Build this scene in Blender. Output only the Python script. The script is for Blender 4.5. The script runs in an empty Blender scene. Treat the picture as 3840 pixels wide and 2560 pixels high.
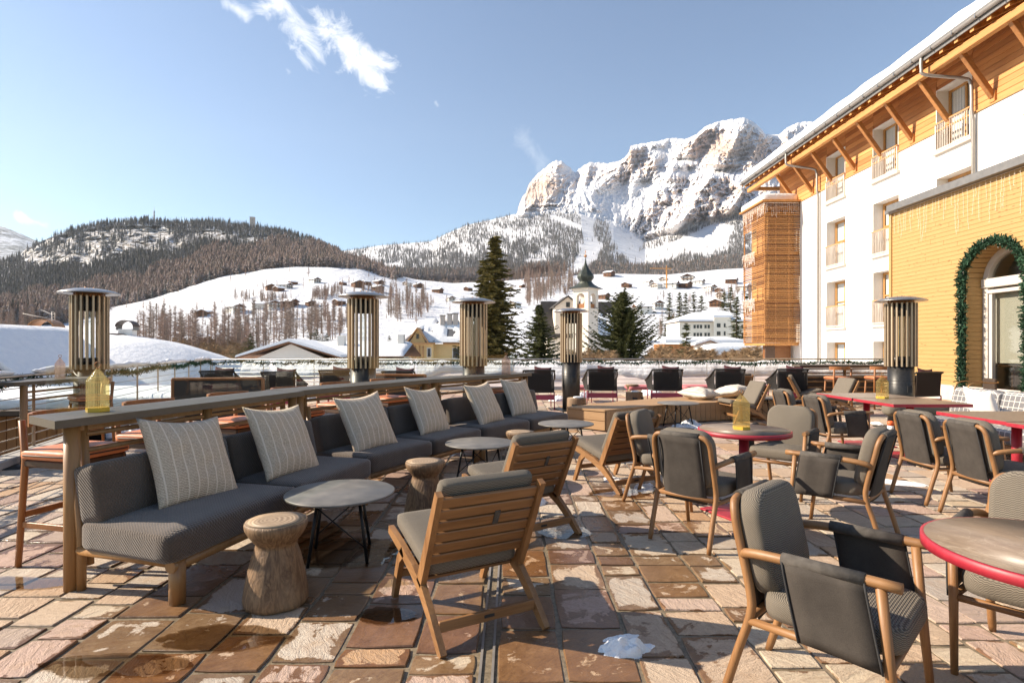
import bpy, bmesh, math, random
import numpy as np
from mathutils import Vector, Matrix, noise as mnoise
R = math.radians
rng = random.Random(7)
S = bpy.context.scene
C = S.collection

# ------------------------------------------------------------------ camera
FPX, HY, CZ = 2133.33, 1305.0, 1.45        # 20 mm lens on a 3840 px wide frame, eye height 1.45 m
cam_d = bpy.data.cameras.new('camera'); cam = bpy.data.objects.new('camera', cam_d); C.objects.link(cam)
cam.location = (0, 0, CZ); cam.rotation_euler = (R(90), 0, 0)
cam_d.lens = 20.0; cam_d.sensor_width = 36.0; cam_d.shift_y = (HY-1280)/3840.0
cam_d.clip_start = 0.05; cam_d.clip_end = 30000
S.camera = cam
# ------------------------------------------------------------------ light
SUN_AZ = math.atan2(-0.9945, 0.1045); SUN_EL = R(32)
sun_d = bpy.data.lights.new('sun', 'SUN'); sun_d.energy = 4.7; sun_d.angle = R(0.55); sun_d.color = (1.0, 0.87, 0.70)
sun = bpy.data.objects.new('sun', sun_d); C.objects.link(sun)
to_sun = Vector((math.sin(SUN_AZ)*math.cos(SUN_EL), math.cos(SUN_AZ)*math.cos(SUN_EL), math.sin(SUN_EL)))
sun.rotation_euler = (-to_sun).to_track_quat('-Z', 'Y').to_euler(); sun.location = (-20, 5, 30)
W = bpy.data.worlds.new('World'); S.world = W; W.use_nodes = True
wn = W.node_tree; wn.nodes.clear()
def wnode(t, **k):
    n = wn.nodes.new(t)
    for a, b in k.items(): setattr(n, a, b)
    return n
sky = wnode('ShaderNodeTexSky', sky_type='NISHITA', sun_disc=False)
sky.sun_elevation = SUN_EL; sky.sun_rotation = SUN_AZ % (2*math.pi)
sky.altitude = 1200; sky.air_density = 1.15; sky.dust_density = 0.6; sky.ozone_density = 1.4
bg = wnode('ShaderNodeBackground'); bg.inputs['Strength'].default_value = 0.08
wout = wnode('ShaderNodeOutputWorld')
# thin wind-torn clouds, fixed to directions of the sky
tc = wnode('ShaderNodeTexCoord')
def wmath(op, a, b=None):
    n = wnode('ShaderNodeMath', operation=op)
    for i, v in enumerate((a, b)):
        if v is None: continue
        if isinstance(v, (int, float)): n.inputs[i].default_value = v
        else: wn.links.new(v, n.inputs[i])
    return n.outputs[0]
def skydir(px, py):
    return Vector(((px-1920)/FPX, 1.0, (HY-py)/FPX)).normalized()
nz = wnode('ShaderNodeTexNoise'); nz.inputs['Scale'].default_value = 26; nz.inputs['Detail'].default_value = 9; nz.inputs['Roughness'].default_value = 0.66; nz.inputs['Distortion'].default_value = 0.9
wn.links.new(tc.outputs['Generated'], nz.inputs['Vector'])
cloud = None
for (ax, ay, bx, by, wd, st) in [(1000, -30, 1180, 190, .024, .8), (1220, 100, 1430, 320, .025, .9), (1290, 150, 1440, 240, .020, .9), (850, 10, 925, 60, .010, .5),
                                 (1634, 385, 1640, 395, .003, .3), (1078, 262, 1084, 270, .003, .25), (80, 815, 165, 845, .008, .9), (1960, 500, 2030, 610, .016, .16)]:
    a, b = skydir(ax, ay), skydir(bx, by)
    ab = b-a
    s = wnode('ShaderNodeVectorMath', operation='SUBTRACT'); wn.links.new(tc.outputs['Generated'], s.inputs[0]); s.inputs[1].default_value = a
    d = wnode('ShaderNodeVectorMath', operation='DOT_PRODUCT'); wn.links.new(s.outputs[0], d.inputs[0]); d.inputs[1].default_value = ab/ab.length_squared
    t = wnode('ShaderNodeClamp'); wn.links.new(d.outputs['Value'], t.inputs[0])
    sc = wnode('ShaderNodeVectorMath', operation='SCALE'); sc.inputs[0].default_value = ab; wn.links.new(t.outputs[0], sc.inputs['Scale'])
    di = wnode('ShaderNodeVectorMath', operation='DISTANCE'); wn.links.new(s.outputs[0], di.inputs[0]); wn.links.new(sc.outputs[0], di.inputs[1])
    f = wmath('SUBTRACT', 1.0, wmath('DIVIDE', di.outputs['Value'], wd))
    f = wmath('ADD', wmath('MULTIPLY', f, 0.55), wmath('MULTIPLY', wmath('SUBTRACT', nz.outputs['Fac'], 0.52), 2.6))
    f = wmath('MULTIPLY', wmath('MAXIMUM', f, 0.0), st*1.25)
    inside = wmath('GREATER_THAN', wd*2.2, di.outputs['Value'])
    f = wmath('MULTIPLY', f, inside)
    cloud = f if cloud is None else wmath('MAXIMUM', cloud, f)
cloud = wmath('MINIMUM', cloud, 0.85)
mixc = wnode('ShaderNodeMix', data_type='RGBA'); wn.links.new(cloud, mixc.inputs['Factor'])
wn.links.new(sky.outputs[0], mixc.inputs['A']); mixc.inputs['B'].default_value = (8.6, 8.5, 8.4, 1)
wn.links.new(mixc.outputs['Result'], bg.inputs['Color']); wn.links.new(bg.outputs[0], wout.inputs[0])
# ------------------------------------------------------------------ exposure
vs = S.view_settings; vs.view_transform = 'Standard'; vs.look = 'None'; vs.gamma = 1.0; vs.use_curve_mapping = False; vs.exposure = 1.2
S.cycles.use_denoising = True
S.cycles.max_bounces = 8; S.cycles.transparent_max_bounces = 12; S.cycles.caustics_refractive = False; S.cycles.caustics_reflective = False
S.cycles.volume_bounces = 0

# ------------------------------------------------------------------ projection helpers (frame pixel -> place)
def P(px, py, y):                         # the point seen at a pixel, at depth y
    return Vector(((px-1920)/FPX*y, y, CZ+(HY-py)/FPX*y))
def G(px, py):                            # the point of the terrace floor seen at a pixel
    return P(px, py, CZ*FPX/(py-HY))

# ------------------------------------------------------------------ mesh builder
class MB:
    def __init__(s): s.v = []; s.f = []; s.sm = []
    def add(s, vs_, fs, smooth=False):
        o = len(s.v); s.v += [tuple(p) for p in vs_]
        for f in fs: s.f.append(tuple(i+o for i in f)); s.sm.append(smooth)
        return s
    def box(s, c, size, bev=0.0, m=None):
        hx, hy, hz = size[0]/2, size[1]/2, size[2]/2
        m = m or Matrix.Identity(3)
        c = Vector(c)
        if bev <= 0:
            vs_ = [c+m@Vector((x*hx, y*hy, z*hz)) for x in (-1, 1) for y in (-1, 1) for z in (-1, 1)]
            return s.add(vs_, [(0,1,3,2),(4,6,7,5),(0,4,5,1),(2,3,7,6),(0,2,6,4),(1,5,7,3)])
        b = min(bev, hx*.98, hy*.98, hz*.98)
        vs_ = []; idx = {}
        for x in (-1, 1):
            for y in (-1, 1):
                for z in (-1, 1):
                    for a, q in enumerate(((hx, hy-b, hz-b), (hx-b, hy, hz-b), (hx-b, hy-b, hz))):
                        idx[x, y, z, a] = len(vs_); vs_.append(c+m@Vector((x*q[0], y*q[1], z*q[2])))
        I = lambda x, y, z, a: idx[x, y, z, a]
        fs = []
        for x in (-1, 1):
            q = [I(x,-1,-1,0), I(x,1,-1,0), I(x,1,1,0), I(x,-1,1,0)]; fs.append(q if x > 0 else q[::-1])
            q = [I(-1,x,-1,1), I(1,x,-1,1), I(1,x,1,1), I(-1,x,1,1)]; fs.append(q[::-1] if x > 0 else q)
            q = [I(-1,-1,x,2), I(1,-1,x,2), I(1,1,x,2), I(-1,1,x,2)]; fs.append(q if x > 0 else q[::-1])
        for a in (-1, 1):
            for b_ in (-1, 1):
                q = [I(a,b_,-1,0), I(a,b_,-1,1), I(a,b_,1,1), I(a,b_,1,0)]; fs.append(q if a*b_ > 0 else q[::-1])
                q = [I(a,-1,b_,0), I(a,-1,b_,2), I(a,1,b_,2), I(a,1,b_,0)]; fs.append(q[::-1] if a*b_ > 0 else q)
                q = [I(-1,a,b_,1), I(-1,a,b_,2), I(1,a,b_,2), I(1,a,b_,1)]; fs.append(q if a*b_ > 0 else q[::-1])
                for c_ in (-1, 1):
                    q = [I(a,b_,c_,0), I(a,b_,c_,1), I(a,b_,c_,2)]; fs.append(q if a*b_*c_ > 0 else q[::-1])
        return s.add(vs_, fs)
    def tube(s, pts, rad, n=8, caps=True, closed=False, smooth=True):
        pts = [Vector(p) for p in pts]; k = len(pts)
        rads = rad if isinstance(rad, (list, tuple)) else [rad]*k
        t0 = (pts[1]-pts[0]).normalized()
        up = Vector((0, 0, 1)) if abs(t0.z) < .9 else Vector((1, 0, 0))
        u = t0.cross(up).normalized(); vs_ = []
        for i, p in enumerate(pts):
            if closed: t = (pts[(i+1) % k]-pts[i-1])
            else: t = pts[min(i+1, k-1)]-pts[max(i-1, 0)]
            t.normalize(); u = (u-t*u.dot(t)).normalized(); w = t.cross(u)
            for j in range(n):
                a = 2*math.pi*j/n; vs_.append(p+(u*math.cos(a)+w*math.sin(a))*rads[i])
        fs = []
        for i in range(k if closed else k-1):
            for j in range(n):
                a, b = i*n+j, i*n+(j+1) % n; c, d = ((i+1) % k)*n+(j+1) % n, ((i+1) % k)*n+j
                fs.append((a, d, c, b))
        s.add(vs_, fs, smooth)
        if caps and not closed:
            o = len(s.v)-len(vs_)
            s.f.append(tuple(o+j for j in range(n))); s.sm.append(False)
            s.f.append(tuple(o+(k-1)*n+j for j in range(n-1, -1, -1))); s.sm.append(False)
        return s
    def lathe(s, prof, n=24, c=(0, 0, 0), smooth=True, jit=0, caps=True):
        vs_ = []
        for i, (r, z) in enumerate(prof):
            for j in range(n):
                a = 2*math.pi*j/n; q = r*(1+(jit*mnoise.noise((math.cos(a)*1.7, math.sin(a)*1.7, z*3.1)) if jit else 0))
                vs_.append((c[0]+q*math.cos(a), c[1]+q*math.sin(a), c[2]+z))
        fs = []
        for i in range(len(prof)-1):
            for j in range(n):
                fs.append((i*n+j, i*n+(j+1) % n, (i+1)*n+(j+1) % n, (i+1)*n+j))
        s.add(vs_, fs, smooth); o = len(s.v)-len(vs_)
        if caps:
            if prof[0][0] > 1e-4: s.f.append(tuple(o+j for j in range(n-1, -1, -1))); s.sm.append(False)
            if prof[-1][0] > 1e-4: s.f.append(tuple(o+(len(prof)-1)*n+j for j in range(n))); s.sm.append(False)
        return s
    def prism(s, poly, a0, a1, axis='x'):          # closed 2-D outline pushed along an axis
        def pt(p, a):
            return (a, p[0], p[1]) if axis == 'x' else ((p[0], a, p[1]) if axis == 'y' else (p[0], p[1], a))
        n = len(poly)
        vs_ = [pt(p, a0) for p in poly]+[pt(p, a1) for p in poly]
        fs = [tuple(range(n-1, -1, -1)), tuple(range(n, 2*n))]
        for i in range(n): fs.append((i, (i+1) % n, n+(i+1) % n, n+i))
        return s.add(vs_, fs)
    def strip(s, pts, ws, x0, x1):                 # bent board: centre line in (y,z), widths, thickness x0..x1
        L, Rr = [], []
        k = len(pts); pts = [Vector(p) for p in pts]
        for i, p in enumerate(pts):
            t = (pts[min(i+1, k-1)]-pts[max(i-1, 0)]).normalized(); nn = Vector((-t.y, t.x)); w = ws[i] if isinstance(ws, (list, tuple)) else ws
            L.append(p+nn*w/2); Rr.append(p-nn*w/2)
        for i in range(k-1):
            q = [L[i], L[i+1], Rr[i+1], Rr[i]]
            s.prism([(a.x, a.y) for a in q], x0, x1, 'x')
        return s
    def cushion(s, c, size, r, puff=0.0, n=7, m=None):
        hx, hy, hz = size[0]/2, size[1]/2, size[2]/2
        m = m or Matrix.Identity(3); c = Vector(c)
        def rnd(p):
            q = Vector((max(-hx+r, min(hx-r, p.x)), max(-hy+r, min(hy-r, p.y)), max(-hz+r, min(hz-r, p.z))))
            d = p-q
            if d.length > 1e-9: q = q+d.normalized()*r
            f = (1-(q.x/hx)**2)*(1-(q.y/hy)**2)
            if puff: q.z += puff*f*(1 if q.z > 0 else -.3)
            return c+m@q
        def grid(f):
            ts = [-1+2*i/n for i in range(n+1)]; ts = [math.copysign(abs(t)**.6, t) for t in ts]
            vs_ = [rnd(f(a, b)) for a in ts for b in ts]
            fs = [(i*(n+1)+j, (i+1)*(n+1)+j, (i+1)*(n+1)+j+1, i*(n+1)+j+1) for i in range(n) for j in range(n)]
            s.add(vs_, fs, True)
        grid(lambda a, b: Vector((a*hx, b*hy, hz))); grid(lambda a, b: Vector((b*hx, a*hy, -hz)))
        grid(lambda a, b: Vector((hx, a*hy, b*hz))); grid(lambda a, b: Vector((-hx, b*hy, a*hz)))
        grid(lambda a, b: Vector((b*hx, hy, a*hz))); grid(lambda a, b: Vector((a*hx, -hy, b*hz)))
        return s
    def mesh(s, name):
        me = bpy.data.meshes.new(name); me.from_pydata(s.v, [], s.f); me.polygons.foreach_set('use_smooth', s.sm); me.update(); return me
    def build(s, name, mat, parent=None, weld=False):
        me = s.mesh(name)
        if weld:
            bm = bmesh.new(); bm.from_mesh(me); bmesh.ops.remove_doubles(bm, verts=bm.verts, dist=1e-4); bm.to_mesh(me); bm.free()
        return mk(name, me, mat, parent)
def mk(name, me, mat, parent=None):
    o = bpy.data.objects.new(name, me); C.objects.link(o)
    if mat is not None: me.materials.append(mat)
    if parent is not None: o.parent = parent
    return o
def tag(o, label=None, cat=None, group=None, kind=None):
    if label: o['label'] = label
    if cat: o['category'] = cat
    if group: o['group'] = group
    if kind: o['kind'] = kind
    return o
def thing(name, label, cat, loc=(0, 0, 0), rz=0.0, group=None):
    o = bpy.data.objects.new(name, None); C.objects.link(o); o.empty_display_size = .1
    o.location = loc; o.rotation_euler = (0, 0, rz); return tag(o, label, cat, group)
def copy_tree(o, parent=None):
    c = o.copy(); C.objects.link(c)
    if parent is not None: c.parent = parent
    for ch in o.children: copy_tree(ch, c)
    return c
def place(proto, first, loc, rz, label, group=None):
    o = proto if first else copy_tree(proto)
    o.location = loc; o.rotation_euler = (0, 0, rz); o['label'] = label
    if group: o['group'] = group
    return o
def face(fx, fy): return math.atan2(-fx, fy)      # rotation that turns local +Y to (fx, fy)
def arc(c, r, a0, a1, n, plane='xz', o=0):
    out = []
    for i in range(n+1):
        a = R(a0+(a1-a0)*i/n); p, q = c[0]+r*math.cos(a), c[1]+r*math.sin(a)
        out.append((p, o, q) if plane == 'xz' else ((o, p, q) if plane == 'yz' else (p, q, o)))
    return out
def smoothpath(pts, n=5):                         # Catmull-Rom
    pts = [Vector(p) for p in pts]; q = [pts[0]*2-pts[1]]+pts+[pts[-1]*2-pts[-2]]; out = []
    for i in range(1, len(q)-2):
        for k in range(n):
            t = k/n; a, b, c, d = q[i-1], q[i], q[i+1], q[i+2]
            out.append(.5*((2*b)+(c-a)*t+(2*a-5*b+4*c-d)*t*t+(3*b-a-3*c+d)*t**3))
    out.append(pts[-1]); return out
# ------------------------------------------------------------------ materials
class NT:
    def __init__(s, name):
        s.m = bpy.data.materials.new(name); s.m.use_nodes = True; s.t = s.m.node_tree
        s.b = s.t.nodes['Principled BSDF']; s.out = s.t.nodes['Material Output']
        s.co = s.t.nodes.new('ShaderNodeTexCoord')
    def n(s, t, **k):
        x = s.t.nodes.new(t)
        for a, b in k.items(): setattr(x, a, b)
        return x
    def put(s, sock, v):
        if isinstance(v, (int, float)): sock.default_value = v
        elif isinstance(v, (tuple, list)): sock.default_value = tuple(v)+((1,) if len(v) == 3 and sock.type == 'RGBA' else ())
        else: s.t.links.new(v, sock)
    def math(s, op, a, b=None, clamp=False):
        x = s.n('ShaderNodeMath', operation=op, use_clamp=clamp); s.put(x.inputs[0], a)
        if b is not None: s.put(x.inputs[1], b)
        return x.outputs[0]
    def mapv(s, src, scale=(1, 1, 1), rot=(0, 0, 0), loc=(0, 0, 0)):
        x = s.n('ShaderNodeMapping'); s.put(x.inputs['Vector'], src); x.inputs['Scale'].default_value = scale; x.inputs['Rotation'].default_value = rot; x.inputs['Location'].default_value = loc
        return x.outputs[0]
    def noise(s, v, scale, detail=4, rough=.55, dist=0.0, out='Fac'):
        x = s.n('ShaderNodeTexNoise'); s.put(x.inputs['Vector'], v); x.inputs['Scale'].default_value = scale; x.inputs['Detail'].default_value = detail
        x.inputs['Roughness'].default_value = rough; x.inputs['Distortion'].default_value = dist; return x.outputs[out]
    def ramp(s, f, stops, interp='LINEAR'):
        x = s.n('ShaderNodeValToRGB'); s.put(x.inputs[0], f); x.color_ramp.interpolation = interp; e = x.color_ramp.elements
        while len(e) < len(stops): e.new(.5)
        for i, (p, c) in enumerate(stops): e[i].position = p; e[i].color = tuple(c)+(1,) if len(c) == 3 else c
        return x.outputs[0]
    def mr(s, f, a, b, c=0.0, d=1.0):
        x = s.n('ShaderNodeMapRange'); s.put(x.inputs[0], f)
        for i, v in enumerate((a, b, c, d)): x.inputs[i+1].default_value = v
        return x.outputs[0]
    def mix(s, f, a, b, blend='MIX'):
        x = s.n('ShaderNodeMix', data_type='RGBA', blend_type=blend); s.put(x.inputs['Factor'], f); s.put(x.inputs['A'], a); s.put(x.inputs['B'], b); return x.outputs['Result']
    def bump(s, h, strength=.3, dist=.01):
        x = s.n('ShaderNodeBump'); s.put(x.inputs['Height'], h); x.inputs['Strength'].default_value = strength; x.inputs['Distance'].default_value = dist
        s.t.links.new(x.outputs[0], s.b.inputs['Normal']); return x
    def sep(s, v):
        x = s.n('ShaderNodeSeparateXYZ'); s.put(x.inputs[0], v); return x.outputs
    def base(s, c, rough=.6, metal=0.0, spec=None):
        s.put(s.b.inputs['Base Color'], c); s.put(s.b.inputs['Roughness'], rough); s.put(s.b.inputs['Metallic'], metal)
        if spec is not None: s.b.inputs['Specular IOR Level'].default_value = spec
        return s
    def rnd(s): return s.n('ShaderNodeObjectInfo').outputs['Random']
M = {}
def wood(key, c0, c1, axis='z', rough=.5, grain=60, rv=.0):
    t = NT(key); sc = {'x': (.06, 1, 1), 'y': (1, .06, 1), 'z': (1, 1, .06)}[axis]
    v = t.mapv(t.co.outputs['Object'], sc)
    if rv: 
        vm = t.n('ShaderNodeVectorMath', operation='ADD'); t.put(vm.inputs[0], v); cx = t.n('ShaderNodeCombineXYZ'); q = t.math('MULTIPLY', t.rnd(), 37.0)
        t.put(cx.inputs[0], q); t.put(cx.inputs[1], q); t.put(cx.inputs[2], q); t.put(vm.inputs[1], cx.outputs[0]); v = vm.outputs[0]
    a = t.noise(v, grain, 5, .6, 1.5); b = t.noise(v, grain*.22, 3, .5, .8)
    f = t.math('ADD', t.math('MULTIPLY', a, .45), t.math('MULTIPLY', b, .6))
    if rv: f = t.math('ADD', f, t.math('MULTIPLY', t.math('SUBTRACT', t.rnd(), .5), rv))
    col = t.ramp(f, [(.3, c0), (.72, c1)])
    t.base(col, t.mr(a, .3, .7, rough-.08, rough+.1)); t.bump(a, .12, .003); M[key] = t.m
wood('teak', (.150, .064, .020), (.34, .17, .066)); wood('teak_x', (.145, .064, .021), (.32, .16, .064), 'x'); wood('teak_y', (.155, .068, .022), (.34, .175, .070), 'y')
wood('stoolwood', (.21, .072, .020), (.36, .145, .045))
wood('framewood', (.20, .095, .033), (.33, .175, .066), 'z', .42)
wood('beam', (.34, .14, .038), (.62, .30, .09), 'y', .55, 30)
wood('strut', (.28, .11, .03), (.50, .22, .065), 'x', .55, 30, .2)
wood('deck', (.31, .18, .085), (.41, .25, .125), 'x', .6, 30)
wood('slat', (.18, .068, .017), (.42, .19, .055), 'x', .5, 14, .55)
wood('chalet', (.10, .042, .018), (.21, .095, .042), 'z', .8, 6, .3)
wood('hutwood', (.26, .10, .03), (.46, .20, .065), 'z', .7, 12, .3)
def plain(key, c, rough=.5, metal=0.0, nz=0.0, sc=20, spec=None, bump=0.0):
    t = NT(key)
    if nz:
        f = t.noise(t.co.outputs['Object'], sc, 5, .6); c2 = tuple(x*(1-nz) for x in c); c3 = tuple(min(1, x*(1+nz*.6)) for x in c)
        t.base(t.ramp(f, [(.3, c2), (.7, c3)]), t.mr(f, .2, .8, max(.03, rough-.1), min(1, rough+.1)), metal, spec)
        if bump: t.bump(f, bump, .004)
    else: t.base(c, rough, metal, spec)
    M[key] = t.m; return t
plain('plaster', (.80, .77, .72), .85, 0, .04, 3, bump=.15); plain('snow_far', (.80, .81, .84), .7)
plain('steel_dark', (.042, .040, .038), .42, .55, .25, 30); plain('steel', (.42, .40, .37), .32, .9, .12, 14); plain('fin', (.44, .34, .23), .42, .45, .12, 40)
plain('capsteel', (.44, .42, .40), .36, .92, .15, 8); plain('grey_metal', (.22, .21, .20), .5, .6, .1, 8); plain('pipe', (.34, .31, .28), .5, .5, .1, 10)
plain('copper', (.45, .22, .10), .45, .8, .2, 20); plain('bronze', (.30, .17, .07), .45, .7); plain('railsteel', (.46, .42, .38), .38, .85, .1, 10)
plain('railpost', (.40, .30, .21), .5, .2, .1, 12)
plain('countertop', (.088, .072, .056), .5, 0, .12, 18, bump=.05); plain('tablestone', (.165, .152, .135), .46, 0, .35, 7, bump=.08)
plain('red', (.34, .018, .033), .5, .0, .12, 20); plain('blacksteel', (.015, .015, .016), .42, .4); plain('rubber', (.02, .02, .02), .8)
plain('leather', (.58, .20, .085), .48, 0, .12, 30, bump=.06); plain('piping', (.05, .03, .025), .6); plain('pinkframe', (.32, .045, .085), .45, 0, .1, 20)
plain('pinkfabric', (.48, .15, .16), .85, 0, .12, 60); plain('darkred', (.085, .022, .026), .85, 0, .4, 40); plain('weave', (.030, .026, .024), .75, 0, .3, 90)
plain('brownweave', (.05, .030, .018), .75, 0, .3, 90); plain('dark_fabric', (.028, .027, .028), .9, 0, .2, 60)
plain('whitefabric', (.80, .76, .70), .9, 0, .04, 30, bump=.1); plain('tagwhite', (.85, .85, .85), .6)
plain('mast', (.35, .33, .32), .6, .3); plain('concrete', (.38, .36, .34), .8, 0, .15, 4); plain('stonebase', (.56, .48, .42), .7, 0, .1, 5)
plain('villa', (.72, .52, .25), .85, 0, .06, 2); plain('villatrim', (.52, .28, .12), .8, 0, .1, 3); plain('housewhite', (.74, .70, .63), .85, 0, .05, 1); plain('schoolwall', (.76, .70, .58), .85, 0, .04, 1)
plain('slateroof', (.045, .038, .034), .75, 0, .25, 1.5); plain('onion', (.055, .062, .048), .45, .35, .45, 2.2); plain('tower', (.74, .66, .56), .85, 0, .05, 1)
plain('hausglass', (.03, .035, .04), .12); plain('winframe', (.50, .26, .085), .5, 0, .15, 12); plain('curtain', (.62, .62, .60), .9, 0, .1, 20); plain('whiterail', (.66, .58, .50), .5)
plain('blind', (.80, .79, .76), .7); plain('doorframe', (.55, .50, .45), .6, 0, .05, 6); plain('darkwood', (.07, .035, .02), .5, 0, .3, 12); plain('lightwire', (.78, .68, .60), .5)
plain('ribbed_top', (.33, .29, .25), .35, .8); plain('orange', (.7, .12, .03), .5); plain('craneorange', (.60, .27, .07), .6); plain('parapet', (.72, .62, .58), .8, 0, .18, 1.2)
def spruce(key, c0, c1, frost=.0, rough=.8):
    t = NT(key); f = t.noise(t.co.outputs['Object'], 1.3, 4, .7); col = t.ramp(f, [(.3, c0), (.72, c1)])
    if frost:
        g = t.n('ShaderNodeNewGeometry'); z = t.sep(g.outputs['Normal'])[2]; r = t.rnd(); n2 = t.noise(t.co.outputs['Object'], .5, 4, .7)
        up = t.mr(t.math('ABSOLUTE', z), .25, .85); k = t.math('MULTIPLY', t.math('MULTIPLY', up, t.mr(n2, .35, .65)), t.math('MULTIPLY', t.mr(r, 0, 1, .35, 1.25), frost), True)
        col = t.mix(t.math('MULTIPLY', r, .35), col, (c1[0]*1.7, c1[1]*1.3, c1[2]*1.3)); col = t.mix(k, col, (.72, .74, .78))
    t.base(col, rough); t.b.inputs['Specular IOR Level'].default_value = .2; M[key] = t.m
spruce('needles', (.050, .048, .015), (.20, .155, .045)); spruce('needles_dark', (.034, .044, .017), (.125, .122, .042)); spruce('garland', (.012, .035, .020), (.05, .115, .065))
spruce('forest', (.045, .052, .042), (.105, .102, .082), .8); spruce('forest_frost', (.085, .088, .086), (.16, .152, .14), 1.1); spruce('larch', (.165, .125, .098), (.31, .24, .185), .45); spruce('brush', (.22, .14, .075), (.38, .26, .15), .0)
plain('bark', (.085, .055, .038), .9, 0, .3, 6); plain('barkgrey', (.12, .095, .08), .9, 0, .3, 6)
# fabrics
def fab_sofa():
    t = NT('sofa'); co = t.co.outputs['Object']; x, y, z = t.sep(co)
    s = t.math('ADD', x, t.math('MULTIPLY', y, .5))
    a = t.math('SINE', t.math('MULTIPLY', t.math('ADD', t.math('ADD', y, x), z), 150.0)); b = t.math('SINE', t.math('MULTIPLY', t.math('SUBTRACT', t.math('SUBTRACT', y, x), z), 150.0))
    q = t.math('MULTIPLY', t.math('ABSOLUTE', a), t.math('ABSOLUTE', b)); f = t.noise(co, 260, 3, .6); f2 = t.noise(co, 5, 3, .6)
    col = t.ramp(t.math('ADD', t.math('MULTIPLY', f, .6), t.math('MULTIPLY', f2, .4)), [(.3, (.054, .038, .028)), (.7, (.110, .079, .058))])
    t.base(col, .92); t.put(t.b.inputs['Sheen Weight'], .25); t.bump(t.math('ADD', q, t.math('MULTIPLY', f, .4)), .55, .006); M['sofa'] = t.m
fab_sofa()
def fab_knit():                                    # ribbed grey-beige outdoor knit
    t = NT('knit'); co = t.co.outputs['Object']; x, y, z = t.sep(co)
    w = t.math('SINE', t.math('MULTIPLY', t.math('ADD', t.math('ADD', z, t.math('MULTIPLY', y, .75)), t.math('MULTIPLY', t.math('SINE', t.math('MULTIPLY', x, 330.0)), .0012)), 900.0))
    f = t.noise(co, 40, 4, .6)
    col = t.mix(t.mr(w, -.35, .35), (.070, .058, .046), (.215, .180, .138)); col = t.mix(t.mr(f, .3, .7, 0, .3), col, (.18, .15, .11))
    t.base(col, .9); t.bump(w, .5, .0025); M['knit'] = t.m
    t = NT('knit_plain'); f = t.noise(t.co.outputs['Object'], 300, 3, .6); t.base(t.ramp(f, [(.3, (.10, .088, .068)), (.7, (.20, .178, .14))]), .92); t.bump(f, .3, .002); M['knit_plain'] = t.m
fab_knit()
def fab_pillow():
    t = NT('pillow'); co = t.co.outputs['Object']; x, y, z = t.sep(co)
    line = t.math('ABSOLUTE', t.math('SUBTRACT', t.math('FRACT', t.math('MULTIPLY', t.math('ADD', x, 1.0), 14.2)), .5)); line = t.mr(line, .04, .085, 1, 0)
    w = t.math('SINE', t.math('MULTIPLY', t.math('ADD', z, t.math('MULTIPLY', t.math('SINE', t.math('MULTIPLY', x, 180.0)), .0015)), 640.0))
    f = t.noise(co, 11, 4, .6); f3 = t.noise(co, 160, 2, .6)
    dk = t.mr(t.math('ADD', t.math('MULTIPLY', w, .6), t.math('MULTIPLY', t.math('SUBTRACT', f3, .5), 3)), -.3, .5)
    col = t.mix(dk, (.33, .255, .185), (.72, .58, .43)); col = t.mix(t.mr(f, .3, .75, 0, .3), col, (.42, .34, .265)); col = t.mix(t.math('MULTIPLY', line, .75), col, (.74, .63, .50))
    t.base(col, .9); f4 = t.noise(co, 9, 3, .5, .5); t.bump(t.math('ADD', f4, t.math('MULTIPLY', w, .03)), .5, .03); M['pillow'] = t.m
    t = NT('pillow_light'); x, y, z = t.sep(t.co.outputs['Object']); w = t.math('ABSOLUTE', t.math('SUBTRACT', t.math('FRACT', t.math('MULTIPLY', t.math('ADD', x, 1.0), 16.0)), .5))
    t.base(t.mix(t.mr(w, .15, .3), (.42, .37, .30), (.70, .64, .55)), .9); f4 = t.noise(t.co.outputs['Object'], 7, 3, .5); t.bump(f4, .5, .03); M['pillow_light'] = t.m
    t = NT('plaid'); x, y, z = t.sep(t.co.outputs['Object'])
    def ln(q): return t.mr(t.math('ABSOLUTE', t.math('SUBTRACT', t.math('FRACT', t.math('MULTIPLY', q, 12.0)), .5)), .03, .06, 1, 0)
    l = t.math('MAXIMUM', t.math('MAXIMUM', ln(t.math('ADD', x, 3.01)), ln(t.math('ADD', z, 3.0))), ln(t.math('ADD', y, 3.02)))
    t.base(t.mix(l, (.15, .145, .15), (.62, .58, .53)), .9); M['plaid'] = t.m
fab_pillow()
def fab_sling():
    t = NT('sling'); co = t.co.outputs['Object']; f = t.noise(co, 350, 2, .6); f2 = t.noise(co, 6, 4, .6)
    t.base(t.ramp(t.math('ADD', t.math('MULTIPLY', f, .4), t.math('MULTIPLY', f2, .6)), [(.3, (.040, .034, .030)), (.7, (.085, .073, .063))]), .95, 0, .15); t.bump(f2, .25, .01); M['sling'] = t.m
    t = NT('sleeve'); f = t.noise(t.co.outputs['Object'], 30, 4, .6); t.base(t.ramp(f, [(.3, (.055, .048, .042)), (.7, (.10, .088, .077))]), .85, 0, .25); t.bump(f, .3, .004); M['sleeve'] = t.m
fab_sling()
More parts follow.
